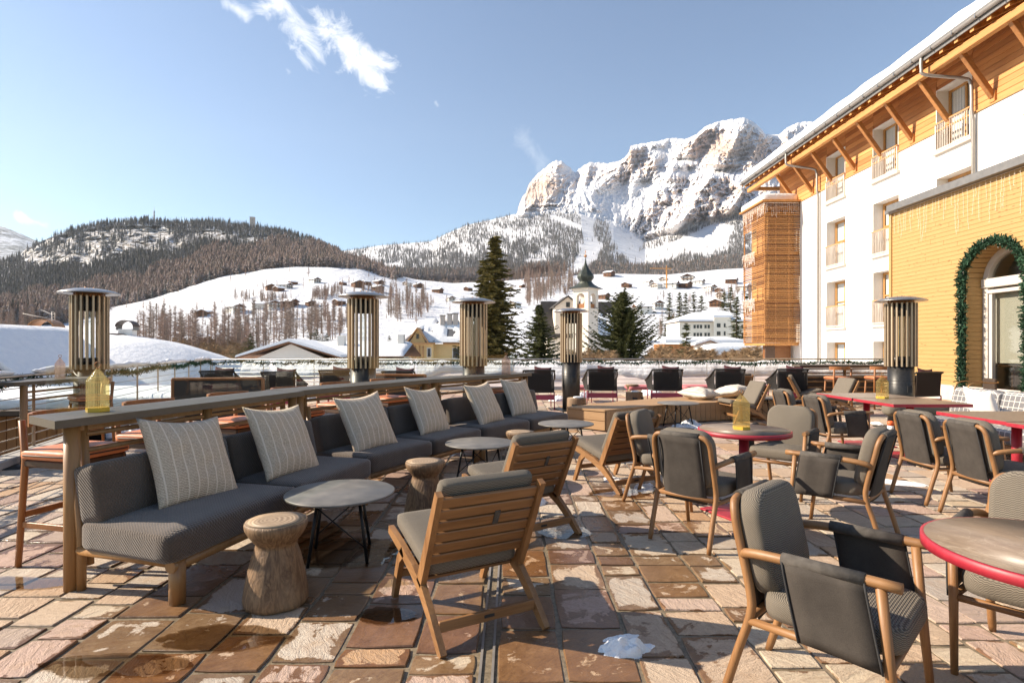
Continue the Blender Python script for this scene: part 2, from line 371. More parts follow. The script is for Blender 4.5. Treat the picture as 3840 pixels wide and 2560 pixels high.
def glasses():
    t = NT('clear_glass'); tr = t.n('ShaderNodeBsdfTransparent'); gl = t.n('ShaderNodeBsdfGlossy'); gl.inputs['Roughness'].default_value = .02
    mx = t.n('ShaderNodeMixShader'); tr.inputs[0].default_value = (.93, .96, .95, 1)
    lw = t.n('ShaderNodeLayerWeight'); lw.inputs['Blend'].default_value = .5; t.put(mx.inputs[0], t.math('ADD', t.math('MULTIPLY', t.math('POWER', lw.outputs['Facing'], 5.0), .55), .035)); t.put(mx.inputs[1], tr.outputs[0]); t.put(mx.inputs[2], gl.outputs[0]); t.put(t.out.inputs[0], mx.outputs[0]); M['clear_glass'] = t.m
    for key, c, g in (('amber_glass', (.98, .90, .62), (.58, .38, .13)), ('rose_glass', (.80, .70, .66), (.42, .30, .27))):
        t = NT(key); x, y, z = t.sep(t.co.outputs['Object']); ang = t.math('ARCTAN2', y, x); rib = t.math('SINE', t.math('MULTIPLY', ang, 42.0))
        tr = t.n('ShaderNodeBsdfTransparent'); tr.inputs[0].default_value = c+(1,); t.base(g, .08); t.bump(rib, .6, .006); t.b.inputs['Specular IOR Level'].default_value = .8
        tl = t.n('ShaderNodeBsdfTranslucent'); tl.inputs[0].default_value = c+(1,); m1 = t.n('ShaderNodeMixShader'); t.put(m1.inputs[0], .45); t.put(m1.inputs[1], t.b.outputs[0]); t.put(m1.inputs[2], tl.outputs[0])
        mx = t.n('ShaderNodeMixShader'); t.put(mx.inputs[0], t.mr(rib, -1, 1, .10, .34)); t.put(mx.inputs[1], tr.outputs[0]); t.put(mx.inputs[2], m1.outputs[0]); t.put(t.out.inputs[0], mx.outputs[0]); M[key] = t.m
    t = NT('amber_solid'); t.base((.62, .40, .05), .15); M['amber_solid'] = t.m
    t = NT('window_glass'); t.base((.16, .20, .22), .04); t.b.inputs['Specular IOR Level'].default_value = 1.0; M['window_glass'] = t.m
    t = NT('door_glass'); tr = t.n('ShaderNodeBsdfTransparent'); gl = t.n('ShaderNodeBsdfGlossy'); gl.inputs['Roughness'].default_value = .02; lw = t.n('ShaderNodeLayerWeight'); lw.inputs['Blend'].default_value = .5
    mx = t.n('ShaderNodeMixShader'); t.put(mx.inputs[0], t.math('ADD', t.math('MULTIPLY', t.math('POWER', lw.outputs['Facing'], 4.0), .7), .10)); tr.inputs[0].default_value = (.8, .8, .76, 1); t.put(mx.inputs[1], tr.outputs[0]); t.put(mx.inputs[2], gl.outputs[0]); t.put(t.out.inputs[0], mx.outputs[0]); M['door_glass'] = t.m
glasses()
def m_snow():
    t = NT('snow'); co = t.co.outputs['Object']; f = t.noise(co, 3.5, 6, .62); f2 = t.noise(co, 40, 3, .6)
    t.base(t.ramp(f, [(.3, (.76, .77, .79)), (.7, (.84, .84, .84))]), .55); pass
    t.bump(t.math('ADD', f, t.math('MULTIPLY', f2, .12)), .5, .12); M['snow'] = t.m
m_snow()
def m_log():
    t = NT('log'); co = t.co.outputs['Object']; x, y, z = t.sep(co)
    a = t.noise(t.mapv(co, (7, 7, 1.1)), 1.6, 5, .6, 1.8); rings = t.math('SINE', t.math('MULTIPLY', a, 34.0)); fine = t.noise(t.mapv(co, (60, 60, 5)), 1, 4, .6)
    col = t.mix(t.mr(rings, -1, 1), (.095, .050, .023), (.235, .14, .07)); col = t.mix(t.mr(fine, .35, .7, 0, .55), col, (.11, .06, .03)); n2 = t.noise(co, 4, 4, .6); col = t.mix(t.mr(n2, .45, .7, 0, .5), col, (.30, .20, .115))
    t.base(col, .62); t.bump(t.math('ADD', fine, t.math('MULTIPLY', rings, .12)), .5, .008); M['log'] = t.m
    t = NT('logtop'); co = t.co.outputs['Object']; x, y, z = t.sep(co); n2 = t.noise(co, 9, 3, .6)
    rr = t.math('SQRT', t.math('ADD', t.math('POWER', t.math('ADD', x, .03), 2), t.math('POWER', y, 2))); ring = t.math('SINE', t.math('ADD', t.math('MULTIPLY', rr, 260.0), t.math('MULTIPLY', n2, 14)))
    col = t.mix(t.mr(ring, -1, 1), (.22, .15, .09), (.38, .275, .175)); t.base(col, .6); t.bump(ring, .15, .002); M['logtop'] = t.m
m_log()
def m_stone():
    t = NT('stone'); uv = t.n('ShaderNodeUVMap', uv_map='st').outputs[0]; u, v, _ = t.sep(uv)
    at = t.n('ShaderNodeAttribute', attribute_name='rnd').outputs['Color']; sp = t.n('ShaderNodeSeparateColor'); t.put(sp.inputs[0], at); r0, r1, r2 = sp.outputs
    wz = t.n('ShaderNodeAttribute', attribute_name='wet').outputs['Fac']
    g = t.n('ShaderNodeNewGeometry').outputs['Position']
    tone = t.ramp(r0, [(0, (.58, .45, .34)), (.12, (.63, .55, .43)), (.25, (.54, .38, .33)), (.40, (.62, .57, .50)), (.52, (.49, .29, .14)), (.60, (.45, .42, .39)), (.73, (.34, .235, .22)), (.87, (.60, .45, .32))], 'CONSTANT')
    rot = t.n('ShaderNodeVectorRotate', rotation_type='Z_AXIS'); t.put(rot.inputs['Vector'], g); t.put(rot.inputs['Angle'], t.math('MULTIPLY', r1, 3.1))
    cl = t.noise(t.mapv(rot.outputs[0], (1, .3, 1)), 26, 6, .68, .8); big = t.noise(g, 5.5, 4, .6); gr = t.noise(g, 170, 2, .6)
    col = t.mix(t.mr(cl, .38, .70, 0, .62), tone, (.32, .21, .145)); col = t.mix(t.mr(big, .56, .8, 0, .5), col, (.50, .30, .14)); col = t.mix(t.mr(gr, .3, .75, 0, .28), col, (.66, .56, .46)); sp2 = t.noise(g, 60, 4, .7); col = t.mix(t.mr(sp2, .5, .7, 0, .5), col, (.27, .18, .125))
    col = t.mix(t.mr(r2, .3, 1, 0, .3), col, (.64, .58, .48))
    e = t.math('MINIMUM', t.math('MINIMUM', u, t.math('SUBTRACT', 1.0, u)), t.math('MINIMUM', v, t.math('SUBTRACT', 1.0, v)))
    wn1 = t.noise(g, 6.5, 5, .6, .6); wn2 = t.noise(g, 1.3, 3, .5); rag = t.noise(g, 45, 3, .6)
    d = t.math('ADD', t.math('MULTIPLY', t.math('MINIMUM', e, .16), 2.3), t.math('ADD', t.math('MULTIPLY', t.math('SUBTRACT', wn1, .5), 1.35), t.math('MULTIPLY', t.math('SUBTRACT', wn2, .5), .8)))
    d = t.math('ADD', d, t.math('MULTIPLY', t.math('SUBTRACT', rag, .5), .22)); d = t.math('ADD', d, t.math('MULTIPLY', t.math('SUBTRACT', r1, .5), .55))
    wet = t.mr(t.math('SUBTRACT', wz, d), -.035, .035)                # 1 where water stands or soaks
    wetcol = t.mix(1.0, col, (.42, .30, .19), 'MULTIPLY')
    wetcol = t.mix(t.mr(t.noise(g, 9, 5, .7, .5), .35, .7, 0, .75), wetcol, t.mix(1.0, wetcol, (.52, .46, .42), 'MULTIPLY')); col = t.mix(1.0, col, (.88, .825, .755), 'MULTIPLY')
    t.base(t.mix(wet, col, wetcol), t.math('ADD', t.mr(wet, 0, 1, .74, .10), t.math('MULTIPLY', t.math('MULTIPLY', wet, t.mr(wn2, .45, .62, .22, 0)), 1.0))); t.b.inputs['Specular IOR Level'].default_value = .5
    h = t.math('ADD', t.math('MULTIPLY', cl, .9), t.math('MULTIPLY', gr, .25)); bm = t.bump(h, .55, .02); t.put(bm.inputs['Strength'], t.mr(wet, 0, 1, .9, .22)); M['stone'] = t.m
    t = NT('mortar'); g = t.n('ShaderNodeNewGeometry').outputs['Position']; f = t.noise(g, 30, 5, .65); w2 = t.noise(g, 1.2, 3, .5)
    t.base(t.ramp(f, [(.3, (.10, .075, .045)), (.72, (.28, .22, .145))]), t.mr(w2, .4, .6, .75, .22)); t.bump(f, .4, .01); M['mortar'] = t.m
m_stone()
def m_board():                                     # pale spruce boarding with knots
    t = NT('board'); co = t.co.outputs['Object']; r = t.rnd(); cx = t.n('ShaderNodeCombineXYZ'); t.put(cx.inputs[0], t.math('MULTIPLY', r, 91.0)); t.put(cx.inputs[1], t.math('MULTIPLY', r, 53.0))
    vm = t.n('ShaderNodeVectorMath', operation='ADD'); t.put(vm.inputs[0], co); t.put(vm.inputs[1], cx.outputs[0]); v = vm.outputs[0]
    kn = t.n('ShaderNodeTexVoronoi'); t.put(kn.inputs['Vector'], t.mapv(v, (1, 2.6, 7.0))); kn.inputs['Scale'].default_value = 1.25; k = t.mr(kn.outputs['Distance'], .07, .19, 1, 0)
    a = t.noise(t.mapv(v, (1, .5, 16)), 5, 5, .6, 1.0)
    col = t.ramp(a, [(.25, (.37, .215, .072)), (.75, (.47, .295, .115))]); col = t.mix(t.mr(r, 0, 1, 0, .35), col, (.40, .235, .08)); col = t.mix(t.math('MULTIPLY', k, .75), col, (.24, .10, .028))
    t.base(col, .6); t.bump(a, .1, .004); M['board'] = t.m
    wood('soffit', (.40, .155, .045), (.66, .30, .10), 'y', .6, 12, .5)
m_board()
def m_tabletop():
    t = NT('tabletop'); co = t.co.outputs['Object']; a = t.noise(t.mapv(co, (1, .3, 1), (0, 0, .6)), 38, 6, .72, .8); vein = t.noise(t.mapv(co, (1, .35, 1), (0, 0, .5)), 7, 4, .6, 1.2)
    vv = t.mr(t.math('ABSOLUTE', t.math('SUBTRACT', vein, .5)), 0, .012, 1, 0)
    col = t.ramp(a, [(.3, (.130, .092, .066)), (.75, (.26, .195, .142))]); col = t.mix(t.math('MULTIPLY', vv, .25), col, (.42, .36, .29)); t.base(col, .42); t.bump(a, .08, .003); M['tabletop'] = t.m
m_tabletop()
# ------------------------------------------------------------------ terrain: one sheet for valley and near hill, one for the massif
def interp(x, pts):
    return float(np.interp(x, [p[0] for p in pts], [p[1] for p in pts]))
RIDGE_A = [(-1500, 900), (-400, 1010), (0, 985), (77, 958), (88, 942), (130, 915), (182, 893), (260, 866), (398, 838), (553, 827), (663, 838), (801, 833), (940, 851), (1050, 866), (1161, 898), (1271, 943),
           (1294, 964), (1366, 982), (1421, 1010), (1510, 1037), (1560, 1048), (1700, 1062), (1900, 1052), (2000, 1040), (2150, 1032), (2300, 1026), (2500, 1030), (2700, 1010), (2900, 1000), (3200, 1010), (5200, 1010)]
MEADOW = [(-1500, 1200), (0, 1215), (300, 1180), (420, 1147), (580, 1114), (719, 1070), (829, 1036), (940, 1020), (995, 1004), (1106, 999), (1240, 1000), (1353, 1012), (1421, 1040), (1560, 1072), (1800, 1105), (2000, 1110), (2300, 1100), (3200, 1100), (5200, 1100)]
def depth_a(px, py):                                   # depth of the land seen at a pixel
    y4 = interp(px, RIDGE_A); y3 = min(interp(px, MEADOW), 1190); y3 = max(y3, y4+8)
    hill = max(0.0, min(1.0, (1480-px)/200.0))
    r4 = 950+400*hill
    pts = [(y4, r4), (y3, 760), ((y3+1200)/2 if y3 < 1190 else 1195, 520), (1205, 430), (1290, 290), (1345, 200), (1420, 90), (1520, 40), (1900, 12)]
    pts = [(a, b) for a, b in pts]; pts.sort()
    return float(np.interp(py, [p[0] for p in pts], [p[1] for p in pts]))
def fbm(x, y, z=0.0, o=5, lac=2.0, gain=.5):
    s = 0; a = 1; n = 0
    for i in range(o):
        s += a*mnoise.noise((x, y, z+i*7.3)); n += a; x *= lac; y *= lac; a *= gain
    return s/n
def ridged(x, y, z=0.0, o=5):
    s = 0; a = 1; n = 0
    for i in range(o):
        v = 1-abs(mnoise.noise((x, y, z+i*5.1)))*2.0; s += a*v*abs(v); n += a; x *= 2.03; y *= 2.03; a *= .60
    return s/n
def inpoly(x, y, poly):
    c = False; n = len(poly); j = n-1
    for i in range(n):
        xi, yi = poly[i]; xj, yj = poly[j]
        if (yi > y) != (yj > y) and x < (xj-xi)*(y-yi)/(yj-yi)+xi: c = not c
        j = i
    return c
CLIFF = [(75, 965), (88, 938), (180, 893), (300, 868), (420, 846), (600, 846), (640, 866), (800, 862), (900, 885), (1000, 880), (1050, 900), (900, 925), (760, 900), (690, 930), (640, 958), (520, 950), (400, 985), (330, 1005), (110, 1000)]
def terrain_a():
    cols = list(np.arange(-1400, 3300, 16))+list(range(3300, 5300, 250)); nr = 130; verts = []; rock = []
    for px in cols:
        y4 = interp(px, RIDGE_A); ys = [1900, 1480, 1400]+list(np.linspace(1360, y4, nr))
        for py in ys:
            dz = depth_a(px, py); p = P(px, py, dz)
            wob = fbm(p.x*.006, p.y*.006, 3.0)*min(14, dz*.012)
            ck = 0.0
            if py < 1010 and px < 1100:
                near = 1.0 if inpoly(px, py, CLIFF) else 0.0
                ck = near
                st = ridged(px*.012, py*.02, 9.0)*70*near; p = P(px, py, dz+st)
            if dz > 100 and py > y4+6: p.z += wob*.5
            verts.append(p); rock.append(ck)
        pb = P(px, y4, depth_a(px, y4)); verts.append(Vector((pb.x*1.25, pb.y*1.25, pb.z*.55))); rock.append(0)
    n = nr+4; faces = [(i*n+j, (i+1)*n+j, (i+1)*n+j+1, i*n+j+1) for i in range(len(cols)-1) for j in range(n-1)]
    me = bpy.data.meshes.new('snowy_valley'); me.from_pydata(verts, [], faces); me.polygons.foreach_set('use_smooth', [True]*len(faces))
    at = me.attributes.new('rock', 'FLOAT', 'POINT'); at.data.foreach_set('value', rock)
    return me
def m_land():
    t = NT('land'); g = t.n('ShaderNodeNewGeometry'); pos = g.outputs['Position']; rk = t.n('ShaderNodeAttribute', attribute_name='rock').outputs['Fac']
    n1 = t.noise(pos, .035, 6, .65); n2 = t.noise(t.mapv(pos, (1, 1, 2.2)), .09, 6, .7, .4); n3 = t.noise(pos, .012, 4, .55)
    rmask = t.mr(t.math('ADD', t.math('MULTIPLY', rk, .46), t.math('MULTIPLY', n2, .7)), .76, .84)
    rcol = t.ramp(n1, [(.3, (.07, .062, .055)), (.55, (.155, .13, .105)), (.72, (.26, .21, .16))])
    snow = t.ramp(t.math('ADD', t.math('MULTIPLY', n3, .6), t.math('MULTIPLY', n1, .4)), [(.3, (.64, .65, .69)), (.7, (.78, .78, .79))])
    t.base(t.mix(rmask, snow, rcol), .75, 0, .2); t.bump(t.math('ADD', n1, t.math('MULTIPLY', n2, .5)), .8, 6.0); return t.m
M['land'] = m_land()
tag(mk('snowy_valley', terrain_a(), M['land']), kind='structure')

RIDGE_B = [(900, 985), (1100, 965), (1283, 942), (1370, 931), (1421, 921), (1532, 912), (1615, 906), (1670, 879), (1753, 843), (1836, 826), (1913, 807), (1940, 800), (1946, 768), (1958, 740), (1973, 722), (1984, 688), (2019, 650), (2055, 619), (2086, 601), (2106, 604),
           (2132, 624), (2157, 647), (2188, 619), (2218, 609), (2254, 612), (2310, 609), (2341, 594), (2359, 570), (2366, 545), (2412, 538), (2463, 530), (2524, 517), (2570, 522), (2616, 502), (2642, 476), (2693, 456), (2734, 448), (2790, 443),
           (2820, 453), (2846, 476), (2871, 502), (2902, 507), (2922, 504), (2948, 481), (2989, 461), (3040, 455), (3100, 472), (3220, 540), (3500, 640), (4000, 700), (5200, 800)]
TREELINE = [(900, 940), (1283, 935), (1615, 900), (1753, 845), (1940, 808), (2060, 792), (2180, 792), (2300, 835), (2420, 905), (2500, 880), (2600, 842), (2760, 800), (2900, 770), (3300, 780), (5200, 800)]
def depth_b(px, py):
    y4 = interp(px, RIDGE_B); yt = max(interp(px, TREELINE), y4+3)
    peak = max(0.0, min(1.0, (yt-y4)/150.0))
    pts = sorted([(y4, 3300+1700*peak), (yt, 3000), (yt+(1060-yt)*.5, 2000), (max(1060, yt+20), 1250), (1150, 1000)])
    return float(np.interp(py, [p[0] for p in pts], [p[1] for p in pts]))
ROCKS = [(2050, 700, 95, 95, 1.0), (1985, 745, 45, 60, .5), (2225, 655, 85, 45, .55), (2400, 585, 60, 45, .75), (2330, 660, 90, 40, .4), (2740, 560, 130, 60, .95), (2650, 520, 60, 40, .6), (2600, 570, 70, 28, .5), (2480, 640, 120, 30, .25), (2560, 740, 150, 60, .28), (2700, 700, 140, 70, .45), (2440, 760, 60, 50, .35), (2850, 620, 70, 90, .45), (2980, 640, 80, 120, .4), (2600, 800, 140, 26, .45)]
SNOWF = [(2330, 735, 130, 34), (2480, 560, 60, 22), (2640, 640, 130, 16), (2420, 690, 90, 22), (2130, 640, 30, 24), (2300, 790, 70, 30), (2550, 600, 60, 14)]
SPURS = [([(2640, 478), (2570, 590), (2490, 690), (2420, 800)], 70, 330), ([(2790, 443), (2720, 600), (2640, 700), (2540, 850)], 80, 380), ([(2850, 490), (2810, 660), (2720, 820)], 60, 300), ([(2366, 545), (2310, 640), (2220, 730)], 60, 300), ([(2105, 603), (2060, 690), (1965, 800)], 60, 260),
         ([(2218, 609), (2200, 690), (2230, 770)], 40, 200), ([(2463, 530), (2440, 620), (2380, 700)], 50, 240), ([(2900, 620), (2880, 740), (2820, 830)], 50, 240), ([(2610, 640), (2680, 760), (2660, 830)], 40, 200), ([(2500, 700), (2560, 790), (2560, 840)], 34, 160), ([(2730, 640), (2790, 760), (2800, 810)], 40, 180), ([(2948, 481), (2960, 640), (2930, 800)], 60, 260)]
def seg_d(px, py, a, b):
    dx, dy = b[0]-a[0], b[1]-a[1]; t = max(0.0, min(1.0, ((px-a[0])*dx+(py-a[1])*dy)/(dx*dx+dy*dy))); return math.hypot(px-a[0]-dx*t, py-a[1]-dy*t)
def spur(px, py):
    v = 0.0
    for pl, w, a in SPURS:
        d = min(seg_d(px, py, p, q) for p, q in zip(pl, pl[1:])); v = max(v, a*(1-d/w)) if d < w else v
    return v
def terrain_b():
    cols = list(np.arange(900, 1900, 14))+list(np.arange(1900, 3120, 3.2))+list(np.arange(3130, 5200, 60)); nr = 210; verts = []; rock = []
    for px in cols:
        y4 = interp(px, RIDGE_B); yt = max(interp(px, TREELINE), y4+3)
        if px > 1930 and px < 3100: y4 += 8*fbm(px*.035, 1.0, 4.0, 4)+5.0*fbm(px*.12, 1.0, 9.0, 3)
        ts = np.concatenate([np.linspace(1150, yt, 60), np.linspace(yt, y4, nr-59)[1:]])
        for py in ts:
            dz = depth_b(px, py); rk = 0.0
            k = max(0.0, min(1.0, (yt+14-py)/40.0))
            if px < 1935: k *= max(0.0, 1-(1935-px)/30)
            if k > 0:
                rk = sum(w*math.exp(-((px-cx)/sx)**2-((py-cy)/sy)**2) for cx, cy, sx, sy, w in ROCKS)
                fl = sum(math.exp(-((px-cx)/sx)**2-((py-cy)/sy)**2) for cx, cy, sx, sy in SNOWF)
                u, v = px+.42*py, py-.35*px                                  # spurs run down to the lower left
                wx, wy = 60*fbm(px*.008, py*.008, 31.0, 3), 60*fbm(px*.008, py*.008, 47.0, 3)
                sp = ridged((u+wx)*.0085, (v+wy)*.0034, 2.0, 7); s2 = ridged((px+wx*.5)*.030, (py+wy)*.016, 6.0, 6); s3 = fbm(px*.10, py*.12, 1.0, 4)
                edge = min(1.0, (py-y4)/16.0+.15)
                amp = (1-.6*min(1, fl))*edge
                dz -= k*amp*(270*sp+135*s2+40*s3+1.15*spur(px+.35*wx, py+.35*wy))
                bt_ = (py*.95+.10*px+6*s3+.7*wx+.4*wy)/21.0; bs = bt_-math.floor(bt_); bt2 = (py*.95+.10*px+.7*wx+.4*wy)/7.3; b2 = bt2-math.floor(bt2)      # ledges in the walls
                dz += k*((bs-bs**5*1.0)*100+(b2-b2**4)*26)*(.25+min(1.0, rk))*edge
                rk = max(0.0, rk-fl*.7)*k
            verts.append(P(px, py, dz)); rock.append(rk)
        pb = verts[-1]; verts.append(Vector((pb.x*1.2, pb.y*1.2, pb.z*.5))); rock.append(0)
    n = nr+2; n = (len(verts))//len(cols)
    faces = [(i*n+j, (i+1)*n+j, (i+1)*n+j+1, i*n+j+1) for i in range(len(cols)-1) for j in range(n-1)]
    me = bpy.data.meshes.new('mountain'); me.from_pydata(verts, [], faces)
    at = me.attributes.new('rock', 'FLOAT', 'POINT'); at.data.foreach_set('value', rock); return me
def m_mount():
    t = NT('mountain'); g = t.n('ShaderNodeNewGeometry'); pos = g.outputs['Position']; nx, ny, nz_ = t.sep(g.outputs['Normal']); rk = t.n('ShaderNodeAttribute', attribute_name='rock').outputs['Fac']
    n1 = t.noise(pos, .006, 8, .68); n2 = t.noise(t.mapv(pos, (1, 1, 3.0)), .011, 8, .72, .3); st = t.noise(t.mapv(pos, (.12, .12, 1.0)), .03, 4, .6, .2); n3 = t.noise(t.mapv(pos, (1, 1, .35)), .02, 5, .7)
    steep = t.mr(nz_, .30, .78, 1, 0)
    f = t.math('ADD', t.math('ADD', t.math('MULTIPLY', steep, .34), t.math('MULTIPLY', rk, .46)), t.math('ADD', t.math('MULTIPLY', n2, .46), t.math('MULTIPLY', st, .26)))
    rm = t.mr(f, .66, .80)
    rc = t.ramp(n1, [(.3, (.44, .345, .29)), (.5, (.53, .415, .345)), (.7, (.60, .49, .415))]); rc = t.mix(t.mr(n3, .5, .78, 0, .45), rc, (.30, .27, .255))
    t.base(t.mix(rm, t.ramp(n2, [(.35, (.60, .60, .62)), (.62, (.80, .80, .81))]), rc), .8, 0, .15); t.bump(t.math('ADD', n2, t.math('ADD', t.math('MULTIPLY', n1, .6), t.math('MULTIPLY', st, .5))), .7, 14.0); return t.m
M['mountain'] = m_mount()
tag(mk('mountain', terrain_b(), M['mountain']), kind='structure')
# far wooded ridge at the left edge
def far_ridge():
    verts = []; cols = list(np.arange(-1500, 420, 20)); n = 14
    for px in cols:
        yr = interp(px, [(-1500, 760), (-500, 800), (-60, 832), (0, 848), (60, 868), (140, 905), (260, 940), (420, 970)])
        for j in range(n):
            q = j/(n-1); py = 1010+(yr-1010)*q; verts.append(P(px, py+6*fbm(px*.02, j*.7, 2.0), 4200+2200*q))
        p = verts[-1]; verts.append(Vector((p.x*1.2, p.y*1.2, p.z*.4)))
    n += 1
    faces = [(i*n+j, (i+1)*n+j, (i+1)*n+j+1, i*n+j+1) for i in range(len(cols)-1) for j in range(n-1)]
    me = bpy.data.meshes.new('far_hill'); me.from_pydata(verts, [], faces); me.polygons.foreach_set('use_smooth', [True]*len(faces)); return me
def m_farhill():
    t = NT('farhill'); pos = t.n('ShaderNodeNewGeometry').outputs['Position']; a = t.noise(t.mapv(pos, (1, 1, 1.5)), .012, 8, .75); b = t.noise(pos, .0016, 4, .6)
    t.base(t.mix(t.mr(t.math('ADD', a, t.math('MULTIPLY', b, .5)), .62, .85), (.06, .065, .06), (.72, .75, .80)), .9); t.bump(a, .8, 30); return t.m
M['farhill'] = m_farhill(); tag(mk('far_hill', far_ridge(), M['farhill']), kind='structure')

# ------------------------------------------------------------------ forest: uncountable, instanced
def tree_mesh(name, h, w, layers, n, mat, jag=.5, trunk=True, bare=False, seed=1):
    rr = random.Random(seed); m = MB()
    if trunk: m.tube([(0, 0, -h*.05), (0, 0, h*.92)], [w*.07, w*.015], 5)
    if bare:
        for i in range(layers*n):
            z = h*(.18+.80*rr.random()**.9); L = w*.5*(1.12-z/h)*(.6+.7*rr.random()); a = rr.random()*6.28; up = rr.uniform(-.1, .55)*L; b = a+rr.uniform(.5, 1.2)
            p0 = Vector((0, 0, z)); p1 = p0+Vector((math.cos(a)*L, math.sin(a)*L, up)); th = w*.010+.011*w*rr.random()
            q = Vector((math.cos(b), math.sin(b), .35))*th*3
            m.add([p0-Vector((0, 0, th)), p0+Vector((0, 0, th)), p1], [(0, 1, 2)]); pm = p0.lerp(p1, .55); m.add([pm, pm+Vector((0, 0, th*1.2)), p1+q*3.2+Vector((0, 0, L*.12))], [(0, 1, 2)])
            pm = p0.lerp(p1, .35); m.add([pm, pm+Vector((0, 0, th*1.2)), pm.lerp(p1, .7)-q*3+Vector((0, 0, L*.1))], [(0, 1, 2)])
    else:
        for i in range(layers):
            z = h*(.08+.86*i/layers); rad = w*.5*(1.02-(z/h))*rr.uniform(.85, 1.15); dz = h*.86/layers*1.5
            for j in range(n):
                a = (j+rr.random()*.6)/n*6.283; b = a+6.283/n*.5; c = a-6.283/n*.5; q = rad*(1-jag*.5+jag*rr.random())
                m.add([(0, 0, z+dz), (math.cos(c)*q*.55, math.sin(c)*q*.55, z+dz*.25), (math.cos(a)*q, math.sin(a)*q, z-dz*.15*rr.random()), (math.cos(b)*q*.55, math.sin(b)*q*.55, z+dz*.25)], [(0, 1, 2), (0, 2, 3)])
    me = m.mesh(name); me.materials.append(mat); return me
def scatter(name, label, cat, pts, meshes, kind='stuff'):
    """one object: every tree an instance of one of a few tree meshes"""
    me = bpy.data.meshes.new(name); me.from_pydata([p[0] for p in pts], [], [])
    a = me.attributes.new('scl', 'FLOAT', 'POINT'); a.data.foreach_set('value', [p[1] for p in pts])
    a = me.attributes.new('rot', 'FLOAT', 'POINT'); a.data.foreach_set('value', [p[2] for p in pts])
    a = me.attributes.new('idx', 'INT', 'POINT'); a.data.foreach_set('value', [p[3] for p in pts])
    o = mk(name, me, None); tag(o, label, cat, kind=kind)
    ng = bpy.data.node_groups.new(name, 'GeometryNodeTree'); ng.interface.new_socket('Geometry', in_out='INPUT', socket_type='NodeSocketGeometry'); ng.interface.new_socket('Geometry', in_out='OUTPUT', socket_type='NodeSocketGeometry')
    gi = ng.nodes.new('NodeGroupInput'); go = ng.nodes.new('NodeGroupOutput'); L = ng.links.new; join = ng.nodes.new('GeometryNodeJoinGeometry')
    def attr(nm, ty):
        n = ng.nodes.new('GeometryNodeInputNamedAttribute'); n.data_type = ty; n.inputs['Name'].default_value = nm; return n.outputs['Attribute']
    sc, ro, ix = attr('scl', 'FLOAT'), attr('rot', 'FLOAT'), attr('idx', 'INT'); cx = ng.nodes.new('ShaderNodeCombineXYZ'); L(ro, cx.inputs[2])
    m2p = ng.nodes.new('GeometryNodeMeshToPoints'); L(gi.outputs[0], m2p.inputs['Mesh'])
    for k, tm in enumerate(meshes):
        to = SRC.get(tm.name)
        if to is None:
            to = bpy.data.objects.new(tm.name, tm); SRC[tm.name] = to                # not linked: source mesh only
        oi = ng.nodes.new('GeometryNodeObjectInfo'); oi.inputs['Object'].default_value = to; oi.inputs['As Instance'].default_value = True
        cmpn = ng.nodes.new('FunctionNodeCompare'); cmpn.data_type = 'INT'; cmpn.operation = 'EQUAL'; L(ix, cmpn.inputs[2]); cmpn.inputs[3].default_value = k
        ip = ng.nodes.new('GeometryNodeInstanceOnPoints'); L(m2p.outputs[0], ip.inputs['Points']); L(cmpn.outputs[0], ip.inputs['Selection']); L(oi.outputs['Geometry'], ip.inputs['Instance']); L(cx.outputs[0], ip.inputs['Rotation']); L(sc, ip.inputs['Scale']); L(ip.outputs[0], join.inputs[0])
    L(join.outputs[0], go.inputs[0]); md = o.modifiers.new('scatter', 'NODES'); md.node_group = ng; return o
SRC = {}
T_SP = [tree_mesh('spruce_a', 15, 5.0, 9, 7, M['forest'], seed=1), tree_mesh('spruce_b', 15, 4.2, 10, 6, M['forest_frost'], seed=2), tree_mesh('spruce_c', 15, 6.0, 8, 7, M['forest'], seed=3)]
T_LA = [tree_mesh('larch_a', 15, 8.5, 9, 9, M['larch'], 1.1, seed=4), tree_mesh('larch_b', 14, 9.5, 8, 9, M['larch'], 1.2, seed=5), T_SP[0]]
T_BR = [tree_mesh('bare_a', 16, 5.5, 26, 6, M['larch'], bare=True, seed=6), tree_mesh('bare_b', 16, 7.0, 26, 6, M['larch'], bare=True, seed=7), tree_mesh('bare_c', 16, 4.2, 24, 6, M['larch'], bare=True, seed=8)]
T_BU = [tree_mesh('brush_a', 5, 6, 26, 6, M['brush'], bare=True, seed=9), tree_mesh('brush_b', 4, 6, 26, 6, M['brush'], bare=True, seed=10)]
def fill(box, poly, n, dfun, smin, smax, pick, holes=(), thin=None, sink=.3):
    out = []; x0, y0, x1, y1 = box; tries = 0
    while len(out) < n and tries < n*8:
        tries += 1; px, py = rng.uniform(x0, x1), rng.uniform(y0, y1)
        if poly and not inpoly(px, py, poly): continue
        if any(inpoly(px, py, h) for h in holes) and rng.random() < .985: continue
        if thin and rng.random() > thin(px, py): continue
        p = P(px, py, dfun(px, py)); p.z -= sink
        out.append((tuple(p), rng.uniform(smin, smax), rng.random()*6.28, pick(px, py)))
    return out
